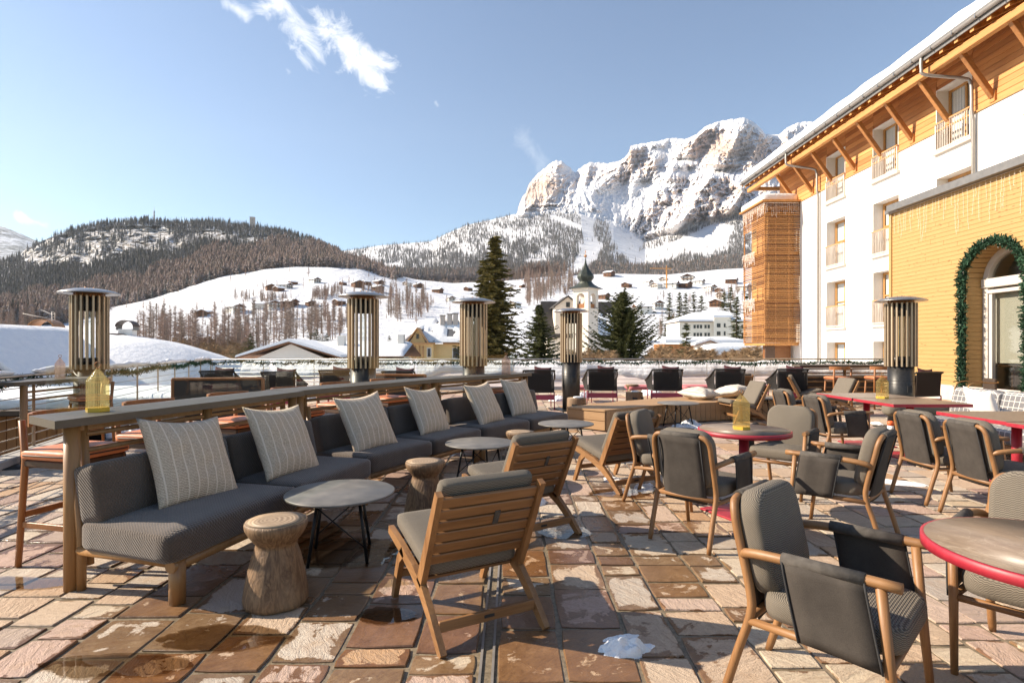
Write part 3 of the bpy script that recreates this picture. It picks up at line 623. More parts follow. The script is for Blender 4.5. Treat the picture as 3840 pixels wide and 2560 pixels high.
# hill at the left
hillpoly = [(-1400, 1210), (-1400, 905), (-400, 1012), (0, 987)]+[(x, y+1) for x, y in RIDGE_A[3:21]]+[(1510, 1040), (1480, 1052), (1353, 1010), (1240, 1002), (1106, 1000), (995, 1006), (940, 1020), (829, 1038), (719, 1072), (580, 1116), (420, 1150), (380, 1180), (200, 1215), (0, 1225)]
def cliffthin(px, py):
    if not inpoly(px, py, CLIFF): return 1.0
    return .34 if fbm(px*.013, py*.022, 5.0, 3) > .04 else .03
pts = fill((-60, 820, 1520, 1235), hillpoly, 17000, depth_a, .45, 1.25, lambda x, y: (1 if rng.random() < .4 else (0 if rng.random() < .6 else 2)) if y < interp(x, MEADOW)-95+60*fbm(x*.01, y*.012, 1.0, 3) else 3, thin=cliffthin)
pts += fill((-1400, 820, -60, 1235), hillpoly, 1200, depth_a, .8, 1.3, lambda x, y: rng.choice((0, 1, 2)))
hill_sp = [p for p in pts if p[3] != 3]; hill_la = [(p[0], p[1]*1.05, p[2], rng.choice((0, 1, 0, 1, 2))) for p in pts if p[3] == 3]
hill_sp += [(tuple(P(x, interp(x, RIDGE_A)+2, depth_a(x, interp(x, RIDGE_A)))), rng.uniform(.5, 1.0), rng.random()*6, rng.choice((0, 1, 2))) for x in [rng.uniform(300, 1290) for _ in range(420)]]
scatter('spruce_forest', 'frosted dark spruce forest covering the left hill below its cliffs', 'forest', hill_sp, T_SP)
scatter('larch_forest', 'brown larch forest along the lower edge of the left hill', 'forest', hill_la, T_LA)
# forest on the massif's foot
RUN = [[(2165, 785), (2252, 785), (2222, 860), (2232, 900), (2262, 915), (2238, 985), (2200, 1010), (2120, 1062), (2080, 1060), (2150, 990), (2190, 920), (2180, 850)],
       [(2262, 800), (2330, 800), (2420, 900), (2390, 960), (2330, 965), (2300, 900)], [(2070, 805), (2190, 850), (2185, 870), (2060, 820)],
       [(2350, 1000), (2440, 940), (2560, 895), (2690, 835), (2760, 850), (2720, 920), (2650, 965), (2560, 955), (2500, 985), (2390, 1000)], [(2340, 970), (2430, 930), (2480, 955), (2440, 985), (2370, 995)],
       [(1820, 940), (1880, 930), (1910, 950), (1830, 960)], [(1400, 1000), (1500, 985), (1520, 1005), (1420, 1020)], [(1380, 968), (1440, 965), (1450, 975), (1390, 978)], [(1960, 975), (2040, 968), (2060, 985), (1975, 995)]]
massifpoly = [(1240, 960), (1283, 943), (1421, 922), (1615, 907), (1670, 880), (1753, 844), (1836, 827), (1940, 803), (2060, 790), (2180, 790), (2300, 830), (2420, 905), (2500, 880), (2600, 840), (2760, 800), (2950, 770), (3000, 1062), (1500, 1075), (1300, 970)]
def massthin(px, py):
    k = fbm(px*.011, py*.02, 8.0, 4); return (1.0 if k > -.12 else .25) if py < 965 else 1.0
pts = fill((1240, 780, 3000, 1050), massifpoly, 17000, depth_b, .6, 1.6, lambda x, y: 1 if rng.random() < .75 else rng.choice((0, 2)), RUN, massthin)
pts = [p if True else p for p in pts]
scatter('frosted_forest', 'pale frosted conifer forest on the slopes under the rocky mountain', 'forest', pts, T_SP)
band = [(1300, 985), (1500, 1010), (1700, 1020), (1900, 1000), (2100, 990), (2120, 1062), (2240, 985), (2330, 1000), (2560, 990), (2700, 965), (2950, 950), (3000, 1075), (2600, 1070), (2300, 1055), (2000, 1075), (1560, 1085), (1380, 1015)]
def depth_ab(px, py): return min(depth_b(px, py), 1240) if py > 1040 else depth_b(px, py)
pts = fill((1300, 940, 3000, 1085), band, 6500, depth_ab, .5, 1.3, lambda x, y: rng.choice((0, 1, 0, 1, 2)), RUN[:1], sink=2)
scatter('dark_larch_forest', 'dense brown larch forest band across the foot of the mountain', 'forest', pts, T_LA)
# larch woods on the meadow and along the stream
woods = [([(495, 1345), (500, 1235), (540, 1225), (620, 1210), (690, 1230), (760, 1250), (800, 1230), (880, 1195), (960, 1185), (1060, 1175), (1130, 1200), (1260, 1190), (1310, 1215), (1290, 1275), (1150, 1290), (1080, 1315), (900, 1345)], 210, .6, 1.25),
         ([(1440, 1195), (1450, 1120), (1520, 1100), (1600, 1090), (1620, 1150), (1600, 1190), (1500, 1210)], 70, .7, 1.1), ([(1160, 1120), (1180, 1095), (1270, 1085), (1290, 1110), (1200, 1130)], 60, .4, .7),
         ([(1960, 1120), (1975, 1030), (2040, 1020), (2150, 1010), (2150, 1090), (2060, 1125), (1985, 1150)], 190, .9, 1.4), ([(1850, 1050), (1990, 1015), (2060, 1020), (1960, 1060)], 90, .7, 1.1),
         ([(860, 1110), (1010, 1105), (1090, 1130), (1000, 1145), (880, 1130)], 60, .35, .6), ([(0, 1255), (0, 1180), (180, 1165), (390, 1145), (400, 1185), (250, 1215), (130, 1230)], 130, .6, 1.0),
         ([(2460, 1290), (2470, 1240), (2560, 1215), (2560, 1290)], 26, .45, .8), ([(1330, 1090), (1480, 1060), (1500, 1100), (1440, 1120)], 40, .4, .7), ([(2100, 1080), (2160, 1070), (2200, 1090), (2120, 1110)], 30, .5, .9),
         ([(2640, 1110), (2850, 1075), (2850, 1130), (2700, 1140)], 60, .5, .9)]
pts = []
for poly, n, a, b in woods:
    xs = [p[0] for p in poly]; ys = [p[1] for p in poly]
    pts += fill((min(xs), min(ys), max(xs), max(ys)), poly, n, depth_a, a, b, lambda x, y: rng.choice((0, 1, 2)))
for _ in range(420):
    px, py = rng.uniform(420, 2850), rng.uniform(1020, 1230)
    if fbm(px*.011, py*.03, 12.0, 3) < .03: continue
    if py > interp(px, MEADOW)+4: pts.append((tuple(P(px, py, depth_a(px, py))), rng.uniform(.25, .7), rng.random()*6, rng.choice((0, 1, 2))))
scatter('larch_wood', 'bare brown larch woods standing on the snowy meadow', 'wood', pts, T_BR)
pts = fill((640, 1290, 960, 1360), [(640, 1360), (650, 1300), (760, 1290), (860, 1300), (950, 1320), (930, 1360)], 200, depth_a, .6, 1.1, lambda x, y: rng.choice((0, 1)))
pts += fill((2440, 1300, 2900, 1345), None, 170, lambda a, b: rng.uniform(42, 56), .12, .30, lambda x, y: rng.choice((0, 1)), sink=1.2)
pts += fill((2140, 1310, 2300, 1345), None, 50, lambda a, b: rng.uniform(50, 56), .15, .28, lambda x, y: rng.choice((0, 1)), sink=1)
scatter('winter_brush', 'dry brown winter brush growing behind the terrace railing', 'brush', pts, T_BU)
# ------------------------------------------------------------------ conifers that stand alone
def conifer(name, label, px_top, py_top, depth, z_base, width, mat, dens=1.0, seed=1, group=None, droop=.25, frost=False, bare_low=.06):
    rr = random.Random(seed); top = P(px_top, py_top, depth); h = top.z-z_base
    t = thing(name, label, 'tree', (top.x, depth, z_base), 0, group)
    m = MB(); m.tube([(0, 0, 0), (0, 0, h*.5), (0, 0, h)], [h*.018, h*.010, h*.001], 7); m.build('trunk', M['bark'], t)
    m = MB(); nl = max(9, int(30*dens)); unit = h/24.0
    for i in range(nl):
        q = i/(nl-1); z = h*(bare_low+(.985-bare_low)*q); L0 = width*.5*((1-q)**(.82 if droop >= .05 else .62))*.98+.012*h
        nb = max(5, int((13-5*q)*dens**.5)); a0 = rr.random()*6.28
        for b in range(nb):
            if rr.random() < .14: continue
            a = a0+6.283*b/nb+rr.uniform(-.3, .3); L = L0*rr.choice((rr.uniform(.45, .8), rr.uniform(.8, 1.28))); dr = droop*L*rr.uniform(.2, 1.6); zz = z+rr.uniform(-.4, .4)*h/nl
            d = Vector((math.cos(a), math.sin(a), 0)); s = Vector((-d.y, d.x, 0)); p0 = Vector((0, 0, zz))
            ns = max(4, int(L/unit*2.6*dens**.4))
            for k in range(ns):
                u = (k+.4+.5*rr.random())/ns
                p = p0+d*L*u+Vector((0, 0, -dr*u*u+.12*L*u*u*u*2)); w = unit*rr.uniform(.42, .85)*(1.25-.6*u)
                for side in (-1, 1):
                    tip = p+s*side*w*rr.uniform(.6, 1.25)+d*w*rr.uniform(.4, 1.0)+Vector((0, 0, rr.uniform(-.45, .22)*w))
                    v1 = p+d*w*.30*rr.random()+Vector((0, 0, w*.22)); v2 = p-d*w*.32+Vector((0, 0, -w*.26))
                    m.add([v1, v2, tip], [(0, 1, 2)])
                if rr.random() < .55: m.add([p+s*w*.2, p-s*w*.2, p+d*w*1.1+Vector((0, 0, -w*.55*rr.random()))], [(0, 1, 2)])
    m.build('crown', mat, t); return t
conifer('spruce_tree', 'tallest dark spruce tree, rising left of the church tower', 1857, 882, 70, -5, 11.0, M['needles'], 1.5, 3, droop=.32)
conifer('spruce_tree', 'slimmer spruce close against the left side of the tallest spruce', 1815, 975, 73, -5, 8.5, M['needles'], 1.2, 31, droop=.3)
conifer('spruce_tree', 'bushy green spruce between the tallest spruce and the church tower', 2022, 1142, 58, -5, 9.5, M['needles_dark'], 1.35, 5, droop=.1)
conifer('spruce_tree', 'broad dark pine tree right of the church tower', 2335, 1092, 60, -5, 12.5, M['needles_dark'], 1.5, 8, droop=-.12)
conifer('spruce_tree', 'small thin fir just behind the back railing, below the white school', 2573, 1212, 46, -4, 2.6, M['needles_dark'], .7, 9, droop=.0)
conifer('spruce_tree', 'tall snowy spruce in front of the white school', 2762, 1112, 118, -2, 6.6, M['needles_dark'], .8, 12)
for i, (px, py, d, zb, w, lab) in enumerate([(2510, 1098, 230, 4, 7, 'leftmost spruce of the dark clump above the white school'), (2548, 1096, 235, 4, 7.5, 'second spruce from the left in the dark clump above the school'), (2572, 1100, 238, 4, 7, 'third spruce from the left in the dark clump above the school'),
        (2602, 1096, 240, 4, 8, 'fourth spruce from the left in the dark clump above the school'), (2630, 1104, 236, 4, 7, 'rightmost spruce of the dark clump above the school'), (2715, 1095, 250, 4, 9, 'dark spruce right of the clump, above the school roof'), (2740, 1078, 255, 4, 9, 'tallest of the dark spruces above the right end of the school roof'), (2800, 1100, 240, 4, 8, 'dark spruce half hidden behind the slatted balcony tower'),
        (2344, 1076, 300, 12, 8, 'narrow spruce beside the broad pine, under the hillside chalets'), (2178, 1120, 280, 10, 8, 'dark spruce on the meadow left of the church gable'), (2145, 1128, 280, 10, 8, 'smaller dark spruce pair partner left of the church gable'),
        (940, 1250, 110, -1, 5.2, 'dark green fir in front of the larch wood, left one'), (1185, 1232, 120, 0, 7, 'bushy dark fir behind the low snowy roof'), (1225, 1250, 120, 0, 5, 'small dark fir beside the bushy one behind the low snowy roof'), (1285, 1258, 115, 0, 3.2, 'thin little fir left of the second heater'), (1460, 1258, 105, 0, 3.0, 'thin little fir right of the second heater')]):
    conifer('spruce_tree', lab, px, py, d, zb, w*1.7, M['needles_dark'], .75, 40+i, 'lone conifers in the valley')
# ------------------------------------------------------------------ houses
def gable(m, w, d, z0, z1, over, th):               # roof slabs, ridge along x
    y = d/2+over
    sl = (z1-z0)/(d/2); ze = z0-over*sl
    for s in (-1, 1):
        m.prism([(0, z1), (s*y, ze), (s*y, ze+th), (0, z1+th)], -w/2-over, w/2+over, 'x')
    return y, ze
def house(label, px, py, wpx, depth, rz, wall, ratio=.62, hr=.42, rr=.20, wood_top=True, group=None, cat='house', floors=2, name='chalet', snowt=.5, chim=True, dn=1.1):
    base = P(px, py, depth); w = wpx/FPX*depth; d = w*dn; h = w*hr; hrg = w*rr
    t = thing(name, label, cat, (base.x, depth+d/2*.3, base.z), rz, group)
    MB().box((0, 0, h/2-.6), (w, d, h+1.2)).build('wall', M[wall], t)
    m = MB(); m.prism([(-w/2, h), (w/2, h), (0, h+hrg)], -d/2+.05, d/2-.05, 'y'); m.build('gable', M['chalet' if wood_top else wall], t)
    m = MB(); ov = w*.10; sl = hrg/(w/2); x = w/2+ov; ze = h-ov*sl; th = .22
    for s in (-1, 1): m.prism([(0, h+hrg+.02), (s*x, ze+.02), (s*x, ze+th), (0, h+hrg+th)], -d/2-ov, d/2+ov, 'y')
    r = m.build('roof', M['chalet'], t)
    m = MB()
    for s in (-1, 1): m.prism([(0, h+hrg+th+.01), (s*x*.99, ze+th+.01), (s*x*.98, ze+th+snowt*.8), (s*x*.5, (ze+h+hrg)/2+th+snowt), (0, h+hrg+th+snowt)], -d/2-ov*.96, d/2+ov*.96, 'y')
    m.build('snow', M['snow_far'], r)
    nw = 3 if wpx > 30 else 2
    for f in range(floors):
        zc = h*(f+.55)/floors
        for k in range(nw):
            xx = (k-(nw-1)/2)*w/(nw+.3); MB().box((xx, -d/2-.02, zc), (w*.11, .12, h*.36/floors*1.25)).build('window', M['hausglass'], t)
        for k in range(2): MB().box((-w/2-.02, (k-.5)*d*.45, zc), (.12, w*.11, h*.36/floors*1.25)).build('window', M['hausglass'], t)
    if wood_top or wpx > 30:
        MB().box((0, -d/2-w*.05, h*.52), (w*.96, w*.10, h*.13)).build('balcony', M['chalet'], t)
    if chim: MB().box((w*.18, d*.1, h+hrg*.9), (w*.07, w*.07, hrg*.9)).build('chimney', M['housewhite'], t)
    return t
HS = [(1178, 1061, 36, 'housewhite', .2, 'white and brown chalet alone on a snowy knoll, highest on the left meadow'), (1285, 1068, 22, 'chalet', 0, 'small brown chalet, first right of the chalet on the knoll'), (1340, 1076, 44, 'chalet', .1, 'widest brown chalet of the upper meadow row'), (1374, 1067, 28, 'chalet', 0, 'brown chalet directly right of the widest one in the upper row'),
      (1418, 1067, 31, 'chalet', 0, 'brown chalet with white front, second last of the upper row'), (1414, 1090, 38, 'chalet', .3, 'brown chalet standing below the upper meadow row'), (1527, 1072, 28, 'housewhite', 0, 'white chalet at the right end of the upper meadow row'), (1567, 1078, 30, 'chalet', .2, 'dark chalet at the edge of the larches, right end of the meadow'),
      (1098, 1068, 28, 'chalet', 0, 'dark chalet on top of the hamlet cluster'), (1068, 1083, 40, 'housewhite', .3, 'white fronted chalet in the middle of the hamlet cluster'), (1013, 1088, 40, 'chalet', -.2, 'leftmost dark chalet of the hamlet cluster'), (1044, 1092, 32, 'chalet', .1, 'lowest dark chalet of the hamlet cluster'),
      (1022, 1156, 52, 'housewhite', .1, 'broad white chalet with dark balconies above the larch wood'), (972, 1156, 44, 'housewhite', -.4, 'white chalet with long snowy roof, left of the broad one'), (1083, 1148, 50, 'chalet', .3, 'brown house with wide snowy roof, right of the broad white chalet'), (1162, 1145, 32, 'chalet', 0, 'reddish chalet between larches below the knoll'), (1270, 1143, 38, 'chalet', 0, 'brown chalet just left of the second heater top'),
      (878, 1171, 56, 'housewhite', .5, 'long low white house at the left end of the lower hamlet'), (780, 1178, 24, 'chalet', .2, 'small reddish barn left of the long low house'), (748, 1187, 46, 'chalet', -.3, 'low dark farmhouse furthest left on the meadow'),
      (2285, 1034, 34, 'chalet', .1, 'brown chalet high at the forest edge right of the onion dome'), (2351, 1078, 34, 'chalet', 0, 'dark chalet on the open snow right of the onion dome'), (2430, 1068, 32, 'housewhite', .2, 'white chalet at the left end of the right hand village'), (2463, 1080, 36, 'housewhite', 0, 'small white chalet next to the crane'), (2519, 1080, 50, 'housewhite', .1, 'large white chalet with dark gable right of the crane'),
      (2570, 1078, 42, 'chalet', 0, 'dark fronted chalet next to the large white one'), (2582, 1056, 50, 'housewhite', .2, 'upper reddish white chalet above the dark fronted one'), (2662, 1090, 40, 'housewhite', .1, 'white chalet with balconies above the spruce clump'), (2698, 1095, 28, 'chalet', .2, 'orange wooden house right of the balcony chalet'), (2412, 1172, 62, 'housewhite', .7, 'near cream house with snowy roof, right of the broad pine'), (2458, 1155, 50, 'housewhite', -.3, 'white house with brown balconies behind the near cream house'),
      (1978, 1056, 22, 'chalet', 0, 'small hut on the snow right of the tallest spruce'), (1958, 1078, 20, 'chalet', 0, 'tiny dark barn beside the tallest spruce'), (2690, 1150, 50, 'chalet', .3, 'snow covered chalet behind the school roof'), (2745, 1062, 40, 'chalet', .1, 'high chalet at the forest edge left of the slatted tower'),
      (2622, 1066, 36, 'housewhite', .2, 'white chalet behind the spruce clump tops, right of the reddish one'), (2490, 1056, 30, 'housewhite', 0, 'small pale house directly behind the crane mast'), (2790, 1088, 40, 'housewhite', .3, 'pale chalet touching the left edge of the slatted tower'), (2715, 1118, 42, 'housewhite', -.2, 'white house above the tall spruces behind the school'), (1640, 1098, 34, 'chalet', .2, 'dark chalet on the meadow left of the tallest spruce'), (1690, 1128, 30, 'housewhite', -.3, 'white cottage below the dark chalet, left of the tallest spruce'), (1755, 1090, 26, 'chalet', 0, 'small barn peeking out left of the slim spruce'), (2262, 1120, 40, 'chalet', .4, 'dark farmhouse between the bell tower and the broad pine'), (1930, 1152, 40, 'housewhite', .2, 'snow roofed house right of the tallest spruce, above the bushy one'), (1340, 1120, 34, 'chalet', -.3, 'dark hay barn on the slope above the second heater')]
for i_, (px, py, w, wall, rz, lab) in enumerate(HS):
    house(lab, px, py, w*.86, depth_a(px, py), rz+(.75, -.6, .5, -.85, .95)[i_ % 5], wall, wood_top=True, group='chalets on the far hillsides')
# low snow roofed houses right behind the railing
def low_house():
    d = 62.0; p = P(1090, 1345, d)
    t = thing('low_house', 'low white house with steep snowy gable just above the back railing', 'house', (p.x, d, -4), .12)
    w, h = 10.4, 4.3; MB().box((0, 6, h/2), (w*.80, 12, h)).build('wall', M['housewhite'], t)
    ap = P(1095, 1281, d).z+4; ez = P(904, 1340, d).z+4
    MB().prism([(-w*.38, h-.1), (w*.38, h-.1), (0, ap-.25)], .1, 11.9, 'y').build('gable', M['housewhite'], t)
    m = MB()
    for s in (-1, 1): m.prism([(0, ap-.16), (s*w*.53, ez-.16), (s*w*.53, ez), (0, ap)], -.9, 12.6, 'y')
    r = m.build('roof', M['chalet'], t); m = MB()
    for s in (-1, 1): m.prism([(0, ap+.01), (s*w*.53, ez+.01), (s*w*.52, ez+.28), (s*w*.3, ez+.6*(ap-ez)*.72+.34), (0, ap+.34)], -.85, 12.5, 'y')
    m.build('snow', M['snow'], r)
    for k in (-1, 1): MB().box((k*2.0, -.03, h*.62), (1.0, .1, 1.3)).build('window', M['hausglass'], t)
    t = thing('low_house', 'long low house with wide snowy roof and chimney behind the second heater', 'house', (P(1265, 1340, 68).x, 68, -4), -.04)
    L = 15.5; MB().box((0, 4, 2.1), (L*.95, 7, 4.2)).build('wall', M['housewhite'], t)
    z1 = P(1265, 1290, 72).z+4; z0 = P(1265, 1336, 66).z+4
    MB().prism([(-1.1, z0-.15), (4, z1-.15), (9.1, z0-.15), (9.1, z0), (4, z1), (-1.1, z0)], -L/2-.5, L/2+.5, 'x').build('roof', M['chalet'], t)
    m = MB(); nx, ny = 60, 18; vs_ = []
    for i in range(nx+1):
        for j in range(ny+1):
            x = -L/2-.45+(L+.9)*i/nx; q = j/ny; y = -1.05+10.1*q; z = z0+(z1-z0)*(1-abs(q-.5)*2)+.02
            e = min(1, min(i, nx-i)/2.5, min(j, ny-j)/2.0); vs_.append((x, y, z+.34*e**.5+.10*e*fbm(x*.6, y*.6, 4.0, 4)))
    m.add(vs_, [(i*(ny+1)+j, (i+1)*(ny+1)+j, (i+1)*(ny+1)+j+1, i*(ny+1)+j+1) for i in range(nx) for j in range(ny)], True); m.build('snow', M['snow'], t)
    MB().box((-.3, 2.4, z1+.1), (.85, .85, 1.9), .03).build('chimney', M['housewhite'], t)
    MB().box((6.9, 3.4, z1+.35), (.8, .8, 1.7), .03).build('chimney', M['housewhite'], t)
    for k in range(5): MB().box((-6+3*k, .47, 2.6), (1.0, .1, 1.3)).build('window', M['hausglass'], t)
low_house()
def villa():
    d = 84.0; s = d/FPX; t = thing('villa', 'yellow villa with gabled front, snowy hip roof and chimneys', 'house', (P(1566, 1340, d).x, d, -5), 0)
    W1 = 118*s; ez = P(0, 1289, d).z+5; az = P(0, 1227, d).z+5; rz_ = P(0, 1196, d).z+5
    MB().box((0, 1.5, ez/2), (W1, 3, ez)).build('wall', M['villa'], t); MB().box((W1/2+2.5, 4.2, ez/2), (W1+5, 6, ez)).build('wall', M['villa'], t)
    MB().prism([(-W1*.28, ez), (W1*.28, ez), (0, az-.2)], .1, 3, 'y').build('gable', M['villa'], t)
    m = MB()
    for q in (-1, 1): m.prism([(0, az-.25), (q*W1*.34, ez+.1), (q*W1*.34, ez+.32), (0, az)], -.55, 3.2, 'y')
    m.box((0, -.15, ez+.05), (W1*1.12, .7, .24)); m.box((W1+2.3, 1.0, ez+.05), (W1+1.9, .6, .24)); m.build('cornice', M['villatrim'], t)
    m = MB(); x0, x1, y0, y1 = -W1/2-.3, W1+5.6, .4, 7.6; m.add([(x0, y0, ez+.2), (x1, y0, ez+.2), (x1, y1, ez+.2), (x0, y1, ez+.2), (x0+3.0, 4, rz_), (x1-3.0, 4, rz_)], [(0, 1, 5, 4), (1, 2, 5), (2, 3, 4, 5), (3, 0, 4), (3, 2, 1, 0)])
    r = m.build('roof', M['grey_metal'], t)
    m = MB(); n = 26; vs_ = []
    for i in range(n+1):
        for j in range(13):
            u = i/n; q = j/12; xa = x0+.1+(x1-x0-.2)*u; xb = x0+3.0+(x1-x0-6)*u; vs_.append(((xa*(1-q)+xb*q), y0+.05+(3.95-y0)*q, ez+.22+(rz_-ez-.2)*q+.05+.26*(1 if fbm(u*6, q*3, 2.0) > -.12 else -.4)*min(1, j/1.5, i/1.5, (n-i)/1.5)))
    m.add(vs_, [(i*13+j, (i+1)*13+j, (i+1)*13+j+1, i*13+j+1) for i in range(n) for j in range(12)], True); m.build('snow', M['snow'], t)
    for (cx, hh) in ((2.9, 1.3), (4.0, 1.5), (4.9, 1.6), (6.2, 1.0)):
        c = MB().box((cx+.4, 3.2, rz_-1.0+hh/2), (.7, .7, hh+.8), .03).build('chimney', M['stonebase'], t); MB().box((cx+.4, 3.2, rz_-.6+hh), (.9, .9, .14), .02).build('cap', M['grey_metal'], c)
    for xx in (-1.65, 1.7): 
        f = MB().box((xx, -.03, ez-1.3), (.65, .1, 1.5)).build('window', M['housewhite'], t); MB().box((xx, -.06, ez-1.3), (.45, .1, 1.25)).build('pane', M['hausglass'], f)
    for xx in (-.85, -.3, .3, .85): MB().lathe([(.11, ez-2.5), (.10, ez-.3)], 10, (xx, -.2, 0)).build('column', M['villatrim'], t)
    f = MB().box((5.6, 1.14, ez-1.4), (1.2, .1, 1.6)).build('window', M['housewhite'], t); MB().box((5.6, 1.1, ez-1.4), (.95, .1, 1.35)).build('pane', M['hausglass'], f); MB().box((0, -.03, ez+1.1), (.4, .1, .7)).build('window', M['hausglass'], t)
villa()
def church():
    d = 110.0; s = d/FPX; c = P(2196, 1300, d); Z = lambda py: CZ+(HY-py)*s
    t = thing('church_tower', 'white church bell tower with green onion dome above the pines', 'tower', (c.x, d, -6), R(49)); zz = lambda py: Z(py)+6
    w = 3.5; MB().box((0, 0, (zz(1158))/2), (w, w, zz(1158))).build('shaft', M['tower'], t)
    b0, b1 = zz(1158), zz(1098)
    m = MB()                                          # belfry: four piers, arches and a lintel
    for sx in (-1, 1):
        for sy in (-1, 1): m.box((sx*(w/2-.42), sy*(w/2-.42), (b0+b1)/2), (.84, .84, b1-b0))
    for k in range(4):
        mt = Matrix.Rotation(k*math.pi/2, 3, 'Z'); r = w/2-.84; n = 10
        for i in range(n):
            a0, a1 = math.pi*i/n, math.pi*(i+1)/n; q = [Vector((math.cos(a)*r, -w/2, b1-r-.15+math.sin(a)*r)) for a in (a0, a1)]+[Vector((math.cos(a)*r, -w/2, b1)) for a in (a1, a0)]
            fr = [mt@p for p in q]; bk = [mt@(p+Vector((0, .84, 0))) for p in q]; m.add(fr+bk, [(0, 1, 2, 3), (7, 6, 5, 4), (0, 4, 5, 1), (2, 6, 7, 3)])
    m.box((0, 0, b1+.3), (w, w, .6)); m.build('belfry', M['tower'], t)
    m = MB().box((0, 0, b1+.72), (w+.45, w+.45, .26)); m.box((0, 0, b0-.08), (w+.2, w+.2, .2)); m.box((0, 0, b1-1.25), (w+.05, w+.05, .12)) if False else None; m.build('cornice', M['tower'], t)
    bell = MB().lathe([(.06, .95), (.25, .85), (.33, .4), (.55, 0), (.5, 0), (.3, .4), (0.0, .8)], 16, (0, 0, b0+.9)).build('bell', M['bronze'], t)
    for k in range(4):
        mt = Matrix.Rotation(k*math.pi/2, 3, 'Z'); m = MB().box(mt@Vector((0, -w/2+.35, b0+.5)), (1.7, .08, .8), 0, mt); m.build('parapet_panel', M['hutwood'], t)
    e = zz(1083); m = MB()                              # flared skirt roof, square to round
    prof = [(3.05, e), (2.15, e+.45), (1.5, e+.95), (1.2, e+1.35)]; vs_ = []; n = 24
    for i, (rd, z) in enumerate(prof):
        k = i/3.0
        for j in range(n):
            a = 2*math.pi*j/n+math.pi/4; sq = 1/max(abs(math.cos(a)), abs(math.sin(a))); q = rd*((1-k)*sq*.82+k); vs_.append((q*math.cos(a), q*math.sin(a), z))
    m.add(vs_, [(i*n+j, i*n+(j+1) % n, (i+1)*n+(j+1) % n, (i+1)*n+j) for i in range(3) for j in range(n)]); m.build('skirt_roof', M['onion'], t)
    o0 = e+1.3; pr = [(1.12, 0), (1.25, .35), (1.58, .85), (1.66, 1.25), (1.55, 1.7), (1.2, 2.3), (.85, 2.8), (.55, 3.35), (.34, 3.9), (.2, 4.5), (.1, 5.2), (.05, 5.8)]
    pr = [(a, b*.84) for a, b in pr]; MB().lathe([(a, o0+b) for a, b in pr], 8, smooth=False).build('onion_dome', M['onion'], t)
    f = MB().lathe([(0, -.28), (.2, -.2), (.28, 0), (.2, .2), (0, .28)], 12, (0, 0, o0+5.05)).build('finial', M['copper'], t); MB().box((0, 0, o0+5.7), (.07, .07, 1.0)).box((0, 0, o0+5.85), (.42, .07, .07)).build('cross', M['copper'], f)
    # nave
    c2 = P(2170, 1300, 119); t = thing('church_nave', 'church nave with large dark slate roof behind the bell tower', 'church', (c2.x, 121, -6), R(6)); s2 = 119/FPX; Y = lambda py: CZ+(HY-py)*s2+6
    L = 15.0; MB().box((0, 0, Y(1262)/2), (L, 11, Y(1262))).build('wall', M['tower'], t)
    m = MB(); z0, z1 = Y(1268), Y(1133); m.prism([(-6.4, z0), (0, z1), (6.4, z0), (6.4, z0+.25), (0, z1+.3), (-6.4, z0+.25)], -L/2-.4, L/2+.4, 'x'); r = m.build('roof', M['slateroof'], t)
    m = MB(); vs_ = []; n1, n2 = 40, 14                 # snow left on the lower right of the slope
    for i in range(n1+1):
        for j in range(n2+1):
            q = .02+.62*j/n2; x = .6+(L/2-.5)*i/n1; y = -6.4*(1-q); z = z0+.25+(z1-z0)*q; k = fbm(x*.9, q*7, 3.0, 4)+.35-q*.55; vs_.append((x, y, z+(.16 if k > 0 else -.12)))
    m.add(vs_, [(i*(n2+1)+j, (i+1)*(n2+1)+j, (i+1)*(n2+1)+j+1, i*(n2+1)+j+1) for i in range(n1) for j in range(n2)], True); m.build('snow', M['snow_far'], r)
    g0 = P(2116, 1155, 116); x = g0.x-c2.x; MB().prism([(-2.6, 0), (-2.6, Y(1155)), (0, Y(1120)), (2.6, Y(1155)), (2.6, 0)], -5.9, -3, 'y').build('transept', M['tower'], t).location.x = x
    m = MB()
    for q in (-1, 1): m.prism([(0, Y(1120)), (q*3.0, Y(1160)), (q*3.0, Y(1160)+.25), (0, Y(1120)+.3)], -6.3, 0, 'y')
    o = m.build('transept_roof', M['slateroof'], t); o.location.x = x; o = MB().box((0, -5.95, Y(1148)), (.8, .1, 1.0)).build('window', M['hausglass'], t); o.location.x = x
    MB().box((x, -4, Y(1112)), (.07, .07, 1.3)).box((x, -4, Y(1112)+.2), (.5, .07, .07)).build('cross', M['blacksteel'], t)
church()
